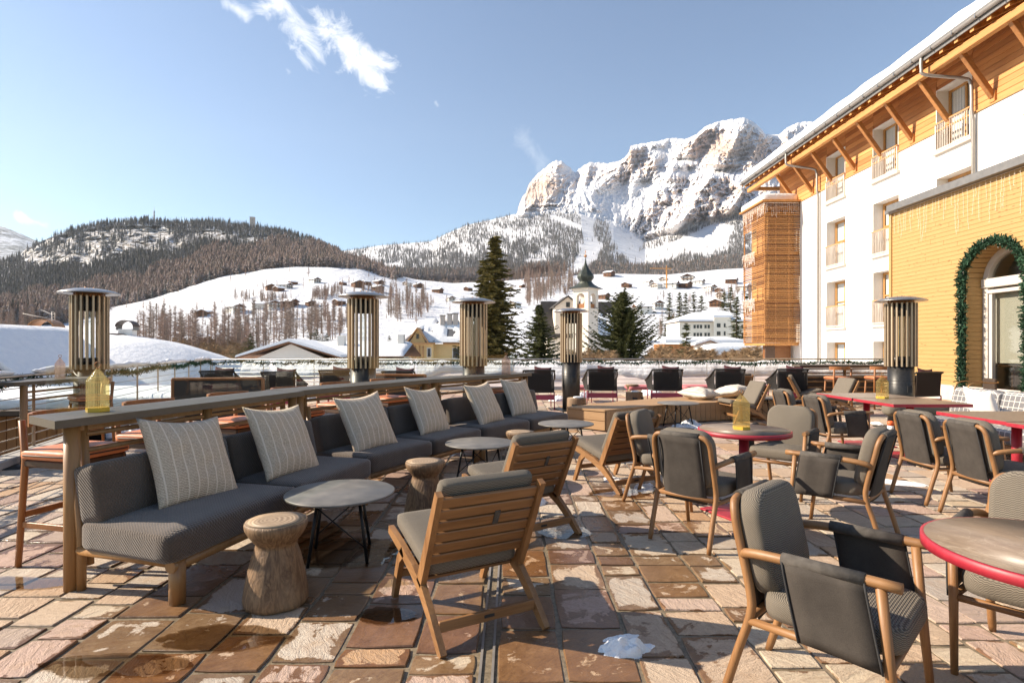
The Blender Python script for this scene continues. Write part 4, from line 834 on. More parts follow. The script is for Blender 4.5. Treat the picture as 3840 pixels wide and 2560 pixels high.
def school():
    d = 165.0; s = d/FPX; t = thing('school', 'long white school with two rows of windows and snowy hip roof', 'building', (P(2660, 1300, d).x, d+8, 0), 0)
    Y = lambda py: CZ+(HY-py)*s; x = lambda px: (px-2660)*s
    MB().box(((x(2552)+x(2840))/2, 0, Y(1206)/2), (x(2840)-x(2552), 14, Y(1206))).build('wall', M['schoolwall'], t); MB().box(((x(2676)+x(2740))/2, -7.3, Y(1190)/2), (x(2740)-x(2676), 2, Y(1190))).build('wing', M['schoolwall'], t)
    m = MB(); a, b = x(2545), x(2846); m.add([(a, -8, Y(1205)), (b, -8, Y(1205)), (b, 8, Y(1205)), (a, 8, Y(1205)), (a+7, 0, Y(1176)), (b-7, 0, Y(1170))], [(0, 1, 5, 4), (1, 2, 5), (2, 3, 4, 5), (3, 0, 4), (3, 2, 1, 0)]); r = m.build('roof', M['chalet'], t)
    m = MB(); m.add([(a, -8.1, Y(1204)), (b, -8.1, Y(1204)), (b, 8, Y(1204)), (a, 8, Y(1204)), (a+6.8, 0, Y(1176)+.9), (b-7, 0, Y(1170)+.9), (a, -8.1, Y(1204)+.5), (b, -8.1, Y(1204)+.5), (b, 8, Y(1204)+.5), (a, 8, Y(1204)+.5)], [(6, 7, 5, 4), (7, 8, 5), (8, 9, 4, 5), (9, 6, 4), (0, 1, 7, 6), (3, 0, 6, 9)]); m.box(((x(2672)+x(2744))/2, -7.4, Y(1190)+.3), (x(2744)-x(2672), 2.6, .6)); m.build('snow', M['snow_far'], r)
    for py in (1224, 1254):
        for px in (2574, 2582, 2609, 2621, 2633, 2650, 2662, 2756, 2768, 2790, 2802): MB().box((x(px), -7.03, Y(py)), (.62, .12, 1.0)).build('window', M['hausglass'], t)
        for px in (2690, 2697, 2716): MB().box((x(px), -8.32, Y(py-4)), (.5, .12, 1.15)).build('window', M['hausglass'], t)
    # sheds in front
    t = thing('shed', 'long shed with flat snowy roof below the white school', 'shed', (P(2610, 1300, 95).x, 97, -3), 0); s = 95/FPX; Y = lambda py: CZ+(HY-py)*s+3; x = lambda px: (px-2610)*s
    MB().box((0, 0, Y(1290)/2), (x(2745)-x(2490), 7, Y(1290))).build('wall', M['hutwood'], t); m = MB(); m.prism([(-4.6, Y(1287)), (4, Y(1270)), (4, Y(1270)+.5), (-4.6, Y(1287)+.55)], x(2480), x(2770), 'x'); m.build('snow_roof', M['snow'], t)
    t = thing('garage', 'pale garage with snowy gable roof in front of the long shed', 'garage', (P(2668, 1300, 80).x, 80, -3), -.2); s = 80/FPX; Y = lambda py: CZ+(HY-py)*s+3
    MB().prism([(-1.9, 0), (-1.9, Y(1293)), (-.2, Y(1279)), (1.9, Y(1301)), (1.9, 0)], 0, 5, 'y').build('wall', M['housewhite'], t); MB().prism([(-2.3, Y(1297)), (-.2, Y(1280)), (2.3, Y(1306)), (2.3, Y(1306)+.1), (-.2, Y(1280)+.15), (-2.3, Y(1297)+.1)], -.6, 5.4, 'y').build('roof', M['chalet'], t)
    MB().prism([(-2.3, Y(1297)+.11), (-.2, Y(1280)+.16), (1.2, Y(1293)+.12), (1.0, Y(1291)+.4), (-.2, Y(1280)+.55), (-2.2, Y(1297)+.45)], -.5, 5.3, 'y').build('snow', M['snow'], t)
    t = thing('snowy_shed', 'low wooden shed with rounded snowy roof under the slatted tower', 'shed', (P(2775, 1300, 70).x, 72, -3), 0); MB().box((0, 0, 1.6), (7, 4, 3.2)).build('wall', M['hutwood'], t)
    m = MB().cushion((0, 0, 4.0), (7.6, 4.6, 1.7), .7, .3, 9); m.build('snow', M['snow'], t, True)
    t = thing('crane', 'orange building crane above the right hand village', 'crane', P(2500, 1080, 640), .1); MB().box((0, 0, 11), (1.2, 1.2, 22)).box((-6, 0, 22), (26, .9, .9)).box((0, 0, 24), (.7, .7, 3)).build('mast', M['craneorange'], t); MB().box((6.5, 0, 21.2), (2, 1.2, 1.6)).build('counterweight', M['concrete'], t)
school()
p = P(947, 853, 1335); t = thing('castle_tower', 'square pale stone tower on the crest of the left hill', 'tower', (p.x, p.y, p.z-4), .3); MB().box((0, 0, 12), (11, 11, 30)).build('shaft', M['stonebase'], t); MB().box((0, 0, 27.2), (11.6, 11.6, 1.2)).build('parapet', M['stonebase'], t)
for dz in (6, 14, 20): MB().box((0, -5.5, dz), (1, .3, 2)).build('window', M['hausglass'], t)
p = P(578, 832, 1330); t = thing('radio_mast', 'thin lattice radio mast on top of the left hill', 'mast', (p.x, p.y, p.z-6), .2); m = MB()
for sx in (-1, 1):
    for sy in (-1, 1): m.tube([(sx*1.6, sy*1.6, 0), (sx*.7, sy*.7, 32)], .35, 4)
for k in range(8): m.box((0, 0, 3+4*k), (3.2-.22*k, 3.2-.22*k, .3))
m.tube([(0, 0, 30), (0, 0, 41)], .3, 4); m.build('lattice', M['mast'], t); MB().lathe([(1.4, 20), (1.4, 22)], 8).lathe([(1.2, 26), (1.2, 28)], 8).build('antenna', M['mast'], t)
# skiers' fence lines on the piste are left to the snow
# ------------------------------------------------------------------ hotel (facade runs away from us along +Y, at x = XF)
XF, XG = 15.3, 13.85
hotel = thing('hotel', 'white hotel with timber eaves, small balconies and snow on the roof', 'building', (XF, 22, -3))
def H(mb, name, mat, parent=None): 
    o = mb.build(name, M[mat], parent or hotel); 
    if parent is None: pass
    return o
OX, OY, OZ = XF, 22, -3                                 # child coordinates are relative to the empty
cols = [(27.66, 26.1), (24.1, 22.5), (20.5, 18.9), (16.9, 15.3), (13.3, 11.7)]; rows = [(8.47, 10.70), (5.33, 7.53), (2.43, 4.63), (-.5, 1.73)]
def wall_strip(y0, y1, z0, z1): return ((y0+y1)/2-OY, (z0+z1)/2-OZ, abs(y1-y0), abs(z1-z0))
m_w = MB(); m_t = MB()
YB, YE = 32.5, 8.0; ZS = 9.25                           # white below ZS, timber above
ys = sorted({YB, YE}|{c for p in cols for c in p}); zs = sorted({-3.0, ZS, 11.9}|{c for p in rows for c in p})
for i in range(len(ys)-1):
    for j in range(len(zs)-1):
        ym, zm = (ys[i]+ys[i+1])/2, (zs[j]+zs[j+1])/2
        if any(b < ym < a for a, b in cols) and any(a < zm < b for a, b in rows): continue
        y_, z_, sy, sz = wall_strip(ys[i], ys[i+1], zs[j], zs[j+1])
        if zm < ZS and ym < 30.2: m_w.box((.3, y_, z_), (.6, sy, sz))
        elif zm < ZS: m_w.box((.3, y_, z_), (.6, sy, sz))
        else: m_t.box((.33, y_, z_), (.6, sy, sz))
H(m_w, 'wall', 'plaster'); H(m_t, 'timber_backing', 'soffit')
# horizontal boarding of the top storey, board by board between the windows
b_y = [(YB, cols[0][0])]+[(cols[i][1], cols[i+1][0]) for i in range(len(cols)-1)]+[(cols[-1][1], YE)]
bm_cache = {}
nb = 12
for k in range(nb):
    z0 = ZS+.004+k*.2; z1 = z0+.192
    for a, b in b_y+([(c[0], c[1]) for c in cols] if z0 > 10.72 else []):
        L = a-b; key = round(L, 3)
        if key not in bm_cache:
            me = MB().box((0, 0, 0), (.03, L-.006, .192), .008).mesh('board'); me.materials.append(M['soffit']); bm_cache[key] = me
        o = mk('board', bm_cache[key], None, hotel); o.location = (.015-.012*(k % 2)*.3, (a+b)/2-OY, (z0+z1)/2-OZ)
H(MB().box((-.02, (YB+YE)/2-OY, ZS-.03-OZ), (.06, YB-YE, .06)), 'drip_board', 'winframe')
# windows
def hotel_window(y1, y0, z0, z1, timber):
    yc, w = (y0+y1)/2-OY, y1-y0; zc, h = (z0+z1)/2-OZ, z1-z0; dp = .46
    f = MB(); t = .1
    for q in (-1, 1): f.box((dp, yc+q*(w/2-t/2), zc), (.1, t, h), .008)
    f.box((dp, yc, zc+h/2-t/2), (.098, w-2*t, t), .008); f.box((dp, yc, zc-h/2+t/2), (.098, w-2*t, t), .008); f.box((dp-.005, yc, zc), (.09, .07, h-2*t), .008); f.box((dp-.005, yc, zc+h*.06), (.088, w-2*t, .055), .006)
    fr = f.build('window', M['winframe'], hotel)
    MB().box((dp+.02, yc, zc), (.012, w-2*t, h-2*t)).build('pane', M['window_glass'], fr)
    c = MB(); n = 26
    for s in (-1, 1):
        vs_ = []
        for i in range(n+1):
            yy = yc+s*(w*.07+(w*.34)*i/n); vs_ += [(dp+.012+.004*math.sin(i*1.9), yy, zc+h/2-t), (dp+.012+.004*math.sin(i*1.9), yy, zc-h/2+t)]
        c.add(vs_, [(2*i, 2*i+1, 2*i+3, 2*i+2) for i in range(n)], True)
    c.build('curtain', M['curtain'], fr)
    MB().box((.02, yc, zc-h/2-.05), (.30, w+.16, .1), .01).build('sill', M['whiterail'], fr)
    if z0 > 0:
        r = MB()                                        # little balcony railing across the opening
        zt = z0-OZ+1.0; r.box((-.06, yc, zc-h/2+.06), (.04, w-.02, .04)); n = 15
        for i in range(n): r.box((-.06, yc-w/2+.04+(w-.08)*i/(n-1), z0-OZ+.5), (.018, .018, .92))
        for q in (-1, 1): r.box((-.0, yc+q*(w/2-.02), z0-OZ+.5), (.14, .03, .98))
        ra = r.build('balcony_railing', M['whiterail'], hotel); MB().box((-.06, yc, zt), (.07, w+.02, .05), .01).build('handrail', M['winframe'], ra)
        icicle('', [(XF-.10, y1-.04, z0+.97), (XF-.10, y0+.04, z0+.97)], .16, .65, 17, ra, 'light_string', .0045)
    rv = MB()                                           # plastered reveal behind the timber
    if timber:
        for q in (-1, 1): rv.box((.20, yc+q*(w/2-.014), zc), (.44, .03, h-.004))
        rv.box((.20, yc, zc+h/2-.016), (.438, w-.06, .03)); rv.build('reveal', M['plaster'], fr)
def icicle(label, path, l0, l1, dens, parent=None, name='icicle_lights', rad=.006, seed=0):
    rr = random.Random(len(path)*7+seed+int(path[0][1]*10)); m = MB(); pts = [Vector(p) for p in path]; off = Vector((OX, OY, OZ)) if parent is not None else Vector((0, 0, 0))
    pts = [p-off for p in pts]
    m.tube(pts, rad*1.1, 4)
    for a, b in zip(pts, pts[1:]):
        L = (b-a).length; n = max(2, int(L*dens))
        for i in range(n):
            p = a.lerp(b, (i+rr.random()*.5)/n); ln = rr.choice((l0, (l0+l1)/2, l1, l1*.8))*rr.uniform(.75, 1.1); k = max(2, int(ln/.09)); q = [p]
            for j in range(k): q.append(q[-1]+Vector((rr.uniform(-.012, .012), rr.uniform(-.016, .016), -ln/k)))
            m.tube(q, rad*.55, 3, False)
            for j in range(1, len(q)):
                v = q[j]; d = Vector((rr.uniform(-.6, .2), rr.uniform(-1, 1), rr.uniform(-.5, .5))).normalized()*rad*6; m.add([v-Vector((0, 0, rad)), v+Vector((0, 0, rad)), v+d], [(0, 1, 2)])
    o = m.build(name, M['lightwire'], parent)
    if parent is None: tag(o, label, 'string lights')
    return o
for a, b in cols:
    for j, (z0, z1) in enumerate(rows):
        if b < 16 and z1 < 6: continue
        hotel_window(a, b, z0, z1, j == 0)
# eaves: soffit, purlin, rafter tails, struts, gutter, roof with snow
YG0, YG1 = 34.3, 8.0; sl = .42
def zr(x): return 11.17+(x-XG)*sl                       # underside of the roof
m = MB(); m.prism([(XG-OX, zr(XG)+.10-OZ), (.6, zr(XF+.6)+.10-OZ), (.6, zr(XF+.6)+.16-OZ), (XG-OX, zr(XG)+.16-OZ)], YE-OY, YG0-OY, 'y'); H(m, 'soffit', 'soffit')
m = MB(); m.prism([(XG-.06-OX, zr(XG)+.16-OZ), (8.0, zr(XF+8)+.16-OZ), (8.0, zr(XF+8)+.28-OZ), (XG-.06-OX, zr(XG)+.28-OZ)], YE-OY, YG0+.05-OY, 'y'); roof = H(m, 'roof', 'grey_metal')
H(MB().box((14.2-OX, (YE+YG0)/2-OY-.1, 10.84+.02-OZ), (.2, YG0-YE-.2, .24), .015), 'purlin', 'beam')
ry = 34.0; rm = None
while ry > 8.4:
    if rm is None:
        q = MB(); q.prism([(XG+.10-OX, zr(XG+.10)-.17), (.1, zr(XF+.1)-.10), (.1, zr(XF+.1)+.095), (XG+.10-OX, zr(XG+.10)+.095)], -.075, .075, 'y'); rm = q.mesh('rafter'); rm.materials.append(M['beam'])
    o = mk('rafter', rm, None, hotel); o.location = (0, ry-OY, -OZ); ry -= .62
sm = None
for i in range(13):
    y = 30.7-i*1.8-.05*(i > 6)
    if y < 8.5: break
    if sm is None:
        q = MB(); a, b = Vector((-.04, 0, 9.42)), Vector((14.24-OX, 0, 10.84)); d = (b-a); mt = Matrix(((d.normalized().x, 0, -d.normalized().z), (0, 1, 0), (d.normalized().z, 0, d.normalized().x)))
        q.box((a+b)/2, (d.length, .15, .17), .012, mt); sm = q.mesh('strut'); sm.materials.append(M['strut'])
        q = MB().box((-.02, 0, 9.42), (.12, .2, .36), .012); sf = q.mesh('strut_foot'); sf.materials.append(M['beam'])
    o = mk('strut', sm, None, hotel); o.location = (0, y-OY, -OZ); o2 = mk('strut_foot', sf, None, hotel); o2.location = (0, y-OY, -OZ)
m = MB(); n = 10; gp = [(XG-.02-OX+.085*math.cos(R(a)), zr(XG)+.17-OZ+.085*math.sin(R(a))) for a in range(180, 361, 18)]
m.prism(gp+[(gp[-1][0]-.012, gp[-1][1])]+[(XG-.02-OX+.07*math.cos(R(a)), zr(XG)+.17-OZ+.07*math.sin(R(a))) for a in range(360, 179, -18)], YE-OY, YG0+.1-OY, 'y'); g = H(m, 'gutter', 'pipe')
m = MB(); y = 34.0
while y > 8.2: m.box((XG-.02-OX, y-OY, zr(XG)+.135-OZ), (.185, .03, .13)); y -= .9
m.build('bracket', M['steel'], g)
H(MB().box((XG+.05-OX, (YE+YG0)/2-OY, zr(XG)+.05-OZ), (.03, YG0-YE, .16)), 'fascia', 'grey_metal')
# end of the roof: barge board and tie
H(MB().prism([(XG-OX, zr(XG)-.02-OZ), (2.5, zr(XF+2.5)-.02-OZ), (2.5, zr(XF+2.5)+.2-OZ), (XG-OX, zr(XG)+.2-OZ)], YG0-.06-OY, YG0+.0-OY, 'y'), 'barge_board', 'beam')
H(MB().box((.55, YG0-.35-OY, 10.95-OZ), (2.9, .2, .2), .01), 'tie_beam', 'beam')
# snow slab on the roof
m = MB(); nx, ny = 26, 220; vs_ = []
for j in range(ny+1):
    y = YE+(YG0+.02-YE)*j/ny; ov = .10*fbm(y*.8, 2.0, 1.0, 4)
    for i in range(nx+1):
        u = i/nx; x = XG-.02+ov*.8*(1-u)+7.5*u**1.6; th = (.50+.16*fbm(x*.5, y*.45, 3.0, 4))*min(1, (.10+u*5.5))**.5*min(1.0, (ny-j)/5.0+.05)**.5
        vs_.append((x-OX, y-OY, zr(x)+.285-OZ+th))
m.add(vs_, [(j*(nx+1)+i, j*(nx+1)+i+1, (j+1)*(nx+1)+i+1, (j+1)*(nx+1)+i) for j in range(ny) for i in range(nx)], True)
lo = [(v[0], v[1], zr(v[0]+OX)+.283-OZ) for v in vs_[::nx+1]]; up = [vs_[j*(nx+1)] for j in range(ny+1)]
m.add(lo+up, [(j, j+1, ny+1+j+1, ny+1+j) for j in range(ny)], True); e = vs_[ny*(nx+1):]; m.add(e+[(v[0], v[1], zr(v[0]+OX)+.283-OZ) for v in e], [(i, nx+1+i, nx+2+i, i+1) for i in range(nx)])
m.build('snow', M['snow'], roof)
# downpipes
for y, zb in ((28.25, -2.8), (18.75, -2.8)):
    gz = zr(XG)+.1
    path = smoothpath([(XG-OX, y+.5, gz), (XG-OX, y+.5, gz-.38), (XG-OX+.12, y+.46, gz-.60), (-.34, y+.12, gz-.88), (-.17, y+.02, gz-1.08), (-.15, y, gz-1.5), (-.15, y, 9.35), (-.13, y, 9.15), (-.06+-.04, y, 8.95)], 5)
    path = [(p[0], p[1]-OY, p[2]-OZ) for p in path]+[(-.10, y-OY, zb-OZ)]
    MB().tube(path, .055, 10).build('downpipe', M['pipe'], hotel)
H(MB().box((.05, YB-.9-OY, 8.2-OZ), (.06, .9, 2.0)), 'balcony_door', 'winframe')

# ------------------------------------------------------------------ slatted balcony tower
bt = thing('balcony_tower', 'slatted timber balcony tower at the far end of the hotel', 'building', (13.42, 30.2, 0)); BW, BD, Z0, Z1 = 1.85, 2.8, 1.76, 9.12
import itertools
sl_f = MB().box((BW/2, 0, 0), (BW+.06, .035, .055), .004).mesh('slat'); sl_f.materials.append(M['slat'])
sl_s = MB().box((0, 0, 0), (BD, .035, .055), .004).mesh('slat'); sl_s.materials.append(M['slat'])
sl_h = MB().box((0, 0, 0), (BD*.36, .035, .055), .004).mesh('slat'); sl_h.materials.append(M['slat'])
sl_r = MB().box((0, 0, 0), (.62, .035, .055), .004).mesh('slat'); sl_r.materials.append(M['slat'])
z = Z0; k = 0
while z < Z1:
    o = mk('slat', sl_f, None, bt); o.location = (0, (k % 2)*.006, z)
    opening = (6.75 < z < 8.0) or (4.2 < z < 5.15)
    if opening: o = mk('slat', sl_h, None, bt); o.location = (0, BD*.18, z)
    else: o = mk('slat', sl_s, None, bt); o.location = ((k % 2)*.006, BD/2, z)
    o.rotation_euler = (0, 0, R(90)); z += .098; k += 1
m = MB()
for x in (.6, 1.3): m.box((x, .045, (Z0+Z1)/2), (.05, .05, Z1-Z0))
for y in (.35, 1.0, 2.74): m.box((.05, y, (Z0+Z1)/2), (.05, .05, Z1-Z0))
m.box((.05, .05, (Z0+Z1)/2), (.08, .08, Z1-Z0)); m.build('post', M['beam'], bt)
MB().box((1.15, BD/2+.3, (Z0+Z1)/2), (1.3, BD*.8, Z1-Z0)).build('core', M['winframe'], bt)
for z in (Z0-.1, 3.95, 6.5, 9.0): MB().box((.95, BD/2+.05, z), (1.8, BD-.1, .14), .01).build('floor', M['beam'], bt)
MB().box((.85, BD/2, Z1+.14), (2.1, BD+.3, .10), .02).build('top_board', M['beam'], bt)
m = MB().cushion((.95, BD/2+.3, Z1+.38), (2.0, BD+.2, .5), .2, .1, 8); m.build('snow', M['snow'], bt, True)
for z in (7.6, 7.85, 4.7, 4.95): MB().tube([(.02, 1.05, z), (.02, 2.78, z)], .02, 5).build('rail', M['darkwood'], bt)
m = MB(); m.box((1.05, .9, .5), (1.3, .5, 2.4)); m.build('base', M['slat'], bt); MB().box((.55, .62, .4), (.5, .1, 2.3)).build('base_door', M['darkwood'], bt)
icicle('knotted white light curtain along the top of the slatted balcony tower', [(13.36, 32.95, 9.15), (13.36, 30.14, 9.15), (15.2, 30.14, 9.15)], .3, .75, 13, rad=.013)
for z in (6.75, 4.15): icicle('knotted white light curtain on the %s balcony of the slatted tower' % ('upper' if z > 5 else 'lower'), [(13.36, 32.95, z), (13.36, 31.3, z)], .25, .7, 16, rad=.014)

# ------------------------------------------------------------------ timber annex with the arched door
XA, YA0, YA1, ZA = 12.3, 18.5, 9.5, 5.82; AC, AR, ASP = 14.5, .93, 3.2
an = thing('timber_annex', 'annex clad in pale yellow boards with an arched glass door', 'building', (XA, YA0, 0))
bh = .12; k = 0; z = .42
def archhalf(z):
    if z < ASP: return AR
    q = AR*AR-(z-ASP)**2
    return math.sqrt(q) if q > 0 else 0
while z < ZA-.02:
    z1 = min(z+bh, ZA); segs = [(YA0, YA1)]; hh = archhalf(z+.01) if z < ASP+AR else 0
    if hh > 0: segs = [(YA0, AC+hh+.03), (AC-hh-.03, YA1)]
    for a, b in segs:
        cut = [a]; 
        if a-b > 3.2: cut.append(a-(1.2+((k*1.7) % 2.2)))
        cut.append(b)
        for c0, c1 in zip(cut, cut[1:]):
            me = MB().box((0, 0, 0), (.03, c0-c1-.004, z1-z-.004), .005).mesh('board'); o = mk('board', me, M['board'], an); o.location = (0, (c0+c1)/2-YA0, (z+z1)/2)
    z = z1; k += 1
m = MB()                                                  # wall core with the arched opening
m.box((.32, (YA0+AC+AR)/2-YA0, ZA/2), (.6, YA0-AC-AR, ZA)); m.box((.32, (AC-AR+YA1)/2-YA0, ZA/2), (.6, AC-AR-YA1, ZA)); n = 20
for i in range(n):
    a0, a1 = math.pi*i/n, math.pi*(i+1)/n; q = [(AC+AR*math.cos(a)-YA0, ASP+AR*math.sin(a)) for a in (a0, a1)]; m.prism([q[0], q[1], (q[1][0], ZA), (q[0][0], ZA)], .02, .62, 'x')
m.build('wall_core', M['board'], an); MB().box((1.9, .05, ZA/2), (3.0, .1, ZA)).build('end_wall', M['board'], an)
MB().box((-.02, -.06, ZA/2+.2), (.07, .12, ZA-.4), .01).build('corner_board', M['board'], an)
MB().box((-.012, (YA1-YA0)/2+.0, .21), (.06, YA0-YA1, .42)).build('stone_base', M['stonebase'], an)
MB().box((-.08, -4.6, ZA+.1), (.3, YA0-YA1-.1, .22), .01).build('roof_edge', M['grey_metal'], an); MB().box((-.05, -.25, ZA+.03), (.22, .6, .12), .01).build('roof_edge', M['grey_metal'], an); MB().box((1.7, -4.5, ZA+.15), (3.2, 9, .14)).build('roof', M['grey_metal'], an)
m = MB()                                                  # boarded reveal of the arch
for s in (-1, 1):
    for j in range(26): m.box((.31, AC+s*(AR-.012)-YA0, .06+.122*j+.06), (.60, .024, .118), .004)
for i in range(n):
    a0, a1 = math.pi*i/n+.01, math.pi*(i+1)/n-.01; q = [(AC+r*math.cos(a)-YA0, ASP+r*math.sin(a)) for r, a in ((AR-.004, a0), (AR-.004, a1), (AR-.03, a1), (AR-.03, a0))]; m.prism(q, .01, .61, 'x')
m.build('reveal', M['board'], an)
d = MB(); r0 = AR-.03; r1 = r0-.16; xd = (.44, .60)         # door frame
for s in (-1, 1): d.box((.52, AC+s*(r0-.08)-YA0, ASP/2), (.16, .16, ASP))
for i in range(n):
    a0, a1 = math.pi*i/n, math.pi*(i+1)/n; d.prism([(AC+r*math.cos(a)-YA0, ASP+r*math.sin(a)) for r, a in ((r0, a0), (r0, a1), (r1, a1), (r1, a0))], xd[0], xd[1], 'x')
d.box((.50, AC-YA0, ASP-.02), (.22, 2*r0, .24), .01); d.box((.48, AC-YA0, ASP-.25), (.12, 2*r0-.3, .1), .01)
for s in (-1, 1): d.box((.50, AC+s*(r0-.24)-YA0, (ASP-.3)/2), (.1, .1, ASP-.3))
d.box((.50, AC-YA0, .12), (.1, 2*r0-.4, .24)); df = d.build('door', M['doorframe'], an)
MB().box((.53, AC-YA0, (ASP-.2)/2+.1), (.012, 2*r0-.5, ASP-.4)).build('pane', M['door_glass'], df)
q = MB(); q.prism([(AC+(r1+.01)*math.cos(math.pi*i/n)-YA0, ASP+.05+(r1)*math.sin(math.pi*i/n)) for i in range(n+1)], .545, .557, 'x'); q.build('fanlight', M['door_glass'], df)
rm_ = MB(); rm_.box((3.2, AC-YA0, 2.2), (.1, 5, 4.4)); rm_.build('inner_wall', M['darkwood'], an); MB().box((.66, AC-YA0, 1.98), (.03, 1.62, 1.85)).build('blind', M['blind'], an); MB().box((2.0, AC-YA0, .02), (2.7, 5, .04)).build('inner_floor', M['teak'], an)
tb = MB().box((.95, AC+.2-YA0, .98), (.5, 1.2, .05), .01); tb.box((.95, AC+.55-YA0, .49), (.06, .06, .97)).box((.95, AC-.2-YA0, .49), (.06, .06, .97)).build('inner_table', M['darkwood'], an)
v = thing('flower_vase', 'small glass vase of dried flowers behind the arched door', 'vase', (XA+.95, AC+.35, 1.006)); MB().lathe([(.05, 0), (.075, .04), (.08, .09), (.05, .14), (.055, .16)], 14).build('vase', M['clear_glass'], v)
m = MB(); rr = random.Random(4)
for i in range(40):
    a = rr.random()*6.28; L = rr.uniform(.1, .24); e = Vector((math.cos(a)*L*.8, math.sin(a)*L*.8, .12+L*.8)); m.tube([(0, 0, .06), e], .004, 3, False); m.lathe([(0, -.012), (.014, 0), (0, .012)], 5, e)
m.build('flowers', M['darkred'], v)
# ------------------------------------------------------------------ garlands
def garland(label, path, rad, n, name='garland', spread=1.0, seed=1, lights=True, mat='garland'):
    rr = random.Random(seed); pts = [Vector(p) for p in path]; t = thing(name, label, 'garland', pts[0])
    seg = [(a, b, (b-a).length) for a, b in zip(pts, pts[1:])]; T = sum(s[2] for s in seg); m = MB(); base = pts[0]; lm = MB()
    for a, b, L in seg:
        for i in range(max(1, int(n*L/T))):
            p = a.lerp(b, rr.random())-base; d = Vector((rr.gauss(0, 1), rr.gauss(0, 1), rr.gauss(0, 1))).normalized(); dirn = (b-a).normalized()
            q = d*rad*rr.uniform(.45, 1.15)+dirn*rad*rr.uniform(-.6, .6); s = d.cross(Vector((rr.random(), rr.random(), rr.random()))).normalized()*rad*.13
            m.add([p-s, p+s, p+q+s*.5, p+q-s*.5], [(0, 1, 2, 3)])
            e = p+q
            for _ in range(2):
                f = Vector((rr.gauss(0, 1), rr.gauss(0, 1), rr.gauss(0, 1))).normalized()*rad*.38; g_ = f.cross(d).normalized()*rad*.07; c = p+q*rr.uniform(.5, 1); m.add([c-g_, c+g_, c+f], [(0, 1, 2)])
            if lights and rr.random() < .03: lm.lathe([(0, -.012), (.012, 0), (0, .012)], 4, e)
    m.build('needles', M[mat], t)
    if lights and lm.v: lm.build('bulb', M['lightwire'], t)
    return t
ap = [(XA-.07, AC+AR+.06, z) for z in np.linspace(.25, ASP, 14)]+[(XA-.07, AC+(AR+.06)*math.cos(a), ASP+(AR+.06)*math.sin(a)) for a in np.linspace(0, math.pi, 18)[1:]]+[(XA-.07, AC-AR-.06, z) for z in np.linspace(ASP, .25, 14)[1:]]
garland('thick green garland framing the arched door of the annex', ap, .17, 3600, seed=3)
icicle('long white icicle lights hanging from the annex roof edge', [(XA-.06, YA0-.1, ZA-.03), (XA-.06, 14.0, ZA-.03), (XA-.06, YA1+.2, ZA-.03)], .45, 1.1, 7, rad=.005)
# ------------------------------------------------------------------ terrace floor, stone by stone
floor = tag(MB().prism([(-4.3, -1.5), (15.2, -1.5), (15.2, 20.0), (-10.1, 20.0), (-9.98, 18.6), (-5.56, 3.88)], -.3, -.006, 'z').build('terrace_floor', M['mortar']), kind='structure')
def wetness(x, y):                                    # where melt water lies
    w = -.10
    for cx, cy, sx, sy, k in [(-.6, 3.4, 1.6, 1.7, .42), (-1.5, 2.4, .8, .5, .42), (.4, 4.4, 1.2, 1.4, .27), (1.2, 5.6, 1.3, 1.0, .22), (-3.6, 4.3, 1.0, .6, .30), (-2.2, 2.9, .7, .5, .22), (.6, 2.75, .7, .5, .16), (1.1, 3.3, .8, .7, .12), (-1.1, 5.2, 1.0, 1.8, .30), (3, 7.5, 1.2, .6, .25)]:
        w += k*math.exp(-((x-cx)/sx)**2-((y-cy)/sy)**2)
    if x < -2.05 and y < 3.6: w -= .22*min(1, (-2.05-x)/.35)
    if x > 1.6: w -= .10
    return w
def stone_verts(x0, x1, y0, y1, rr, seed, n=3):
    out = []; j = .006
    cs = [(x0+rr.uniform(0, j*1.6), y0+rr.uniform(0, j*1.6)), (x1-rr.uniform(0, j*1.6), y0+rr.uniform(0, j*1.6)), (x1-rr.uniform(0, j*1.6), y1-rr.uniform(0, j*1.6)), (x0+rr.uniform(0, j*1.6), y1-rr.uniform(0, j*1.6))]
    for k in range(4):
        a, b = cs[k], cs[(k+1) % 4]
        for i in range(n):
            q = i/n; jj = 0 if i == 0 else j*.55
            x = a[0]+(b[0]-a[0])*q+rr.uniform(-jj, jj); y = a[1]+(b[1]-a[1])*q+rr.uniform(-jj, jj)
            if i == 0:                                  # knocked-off corner
                cx, cy = (x0+x1)/2, (y0+y1)/2; x += (cx-x)*.035; y += (cy-y)*.035
            out.append((x, y))
    return out
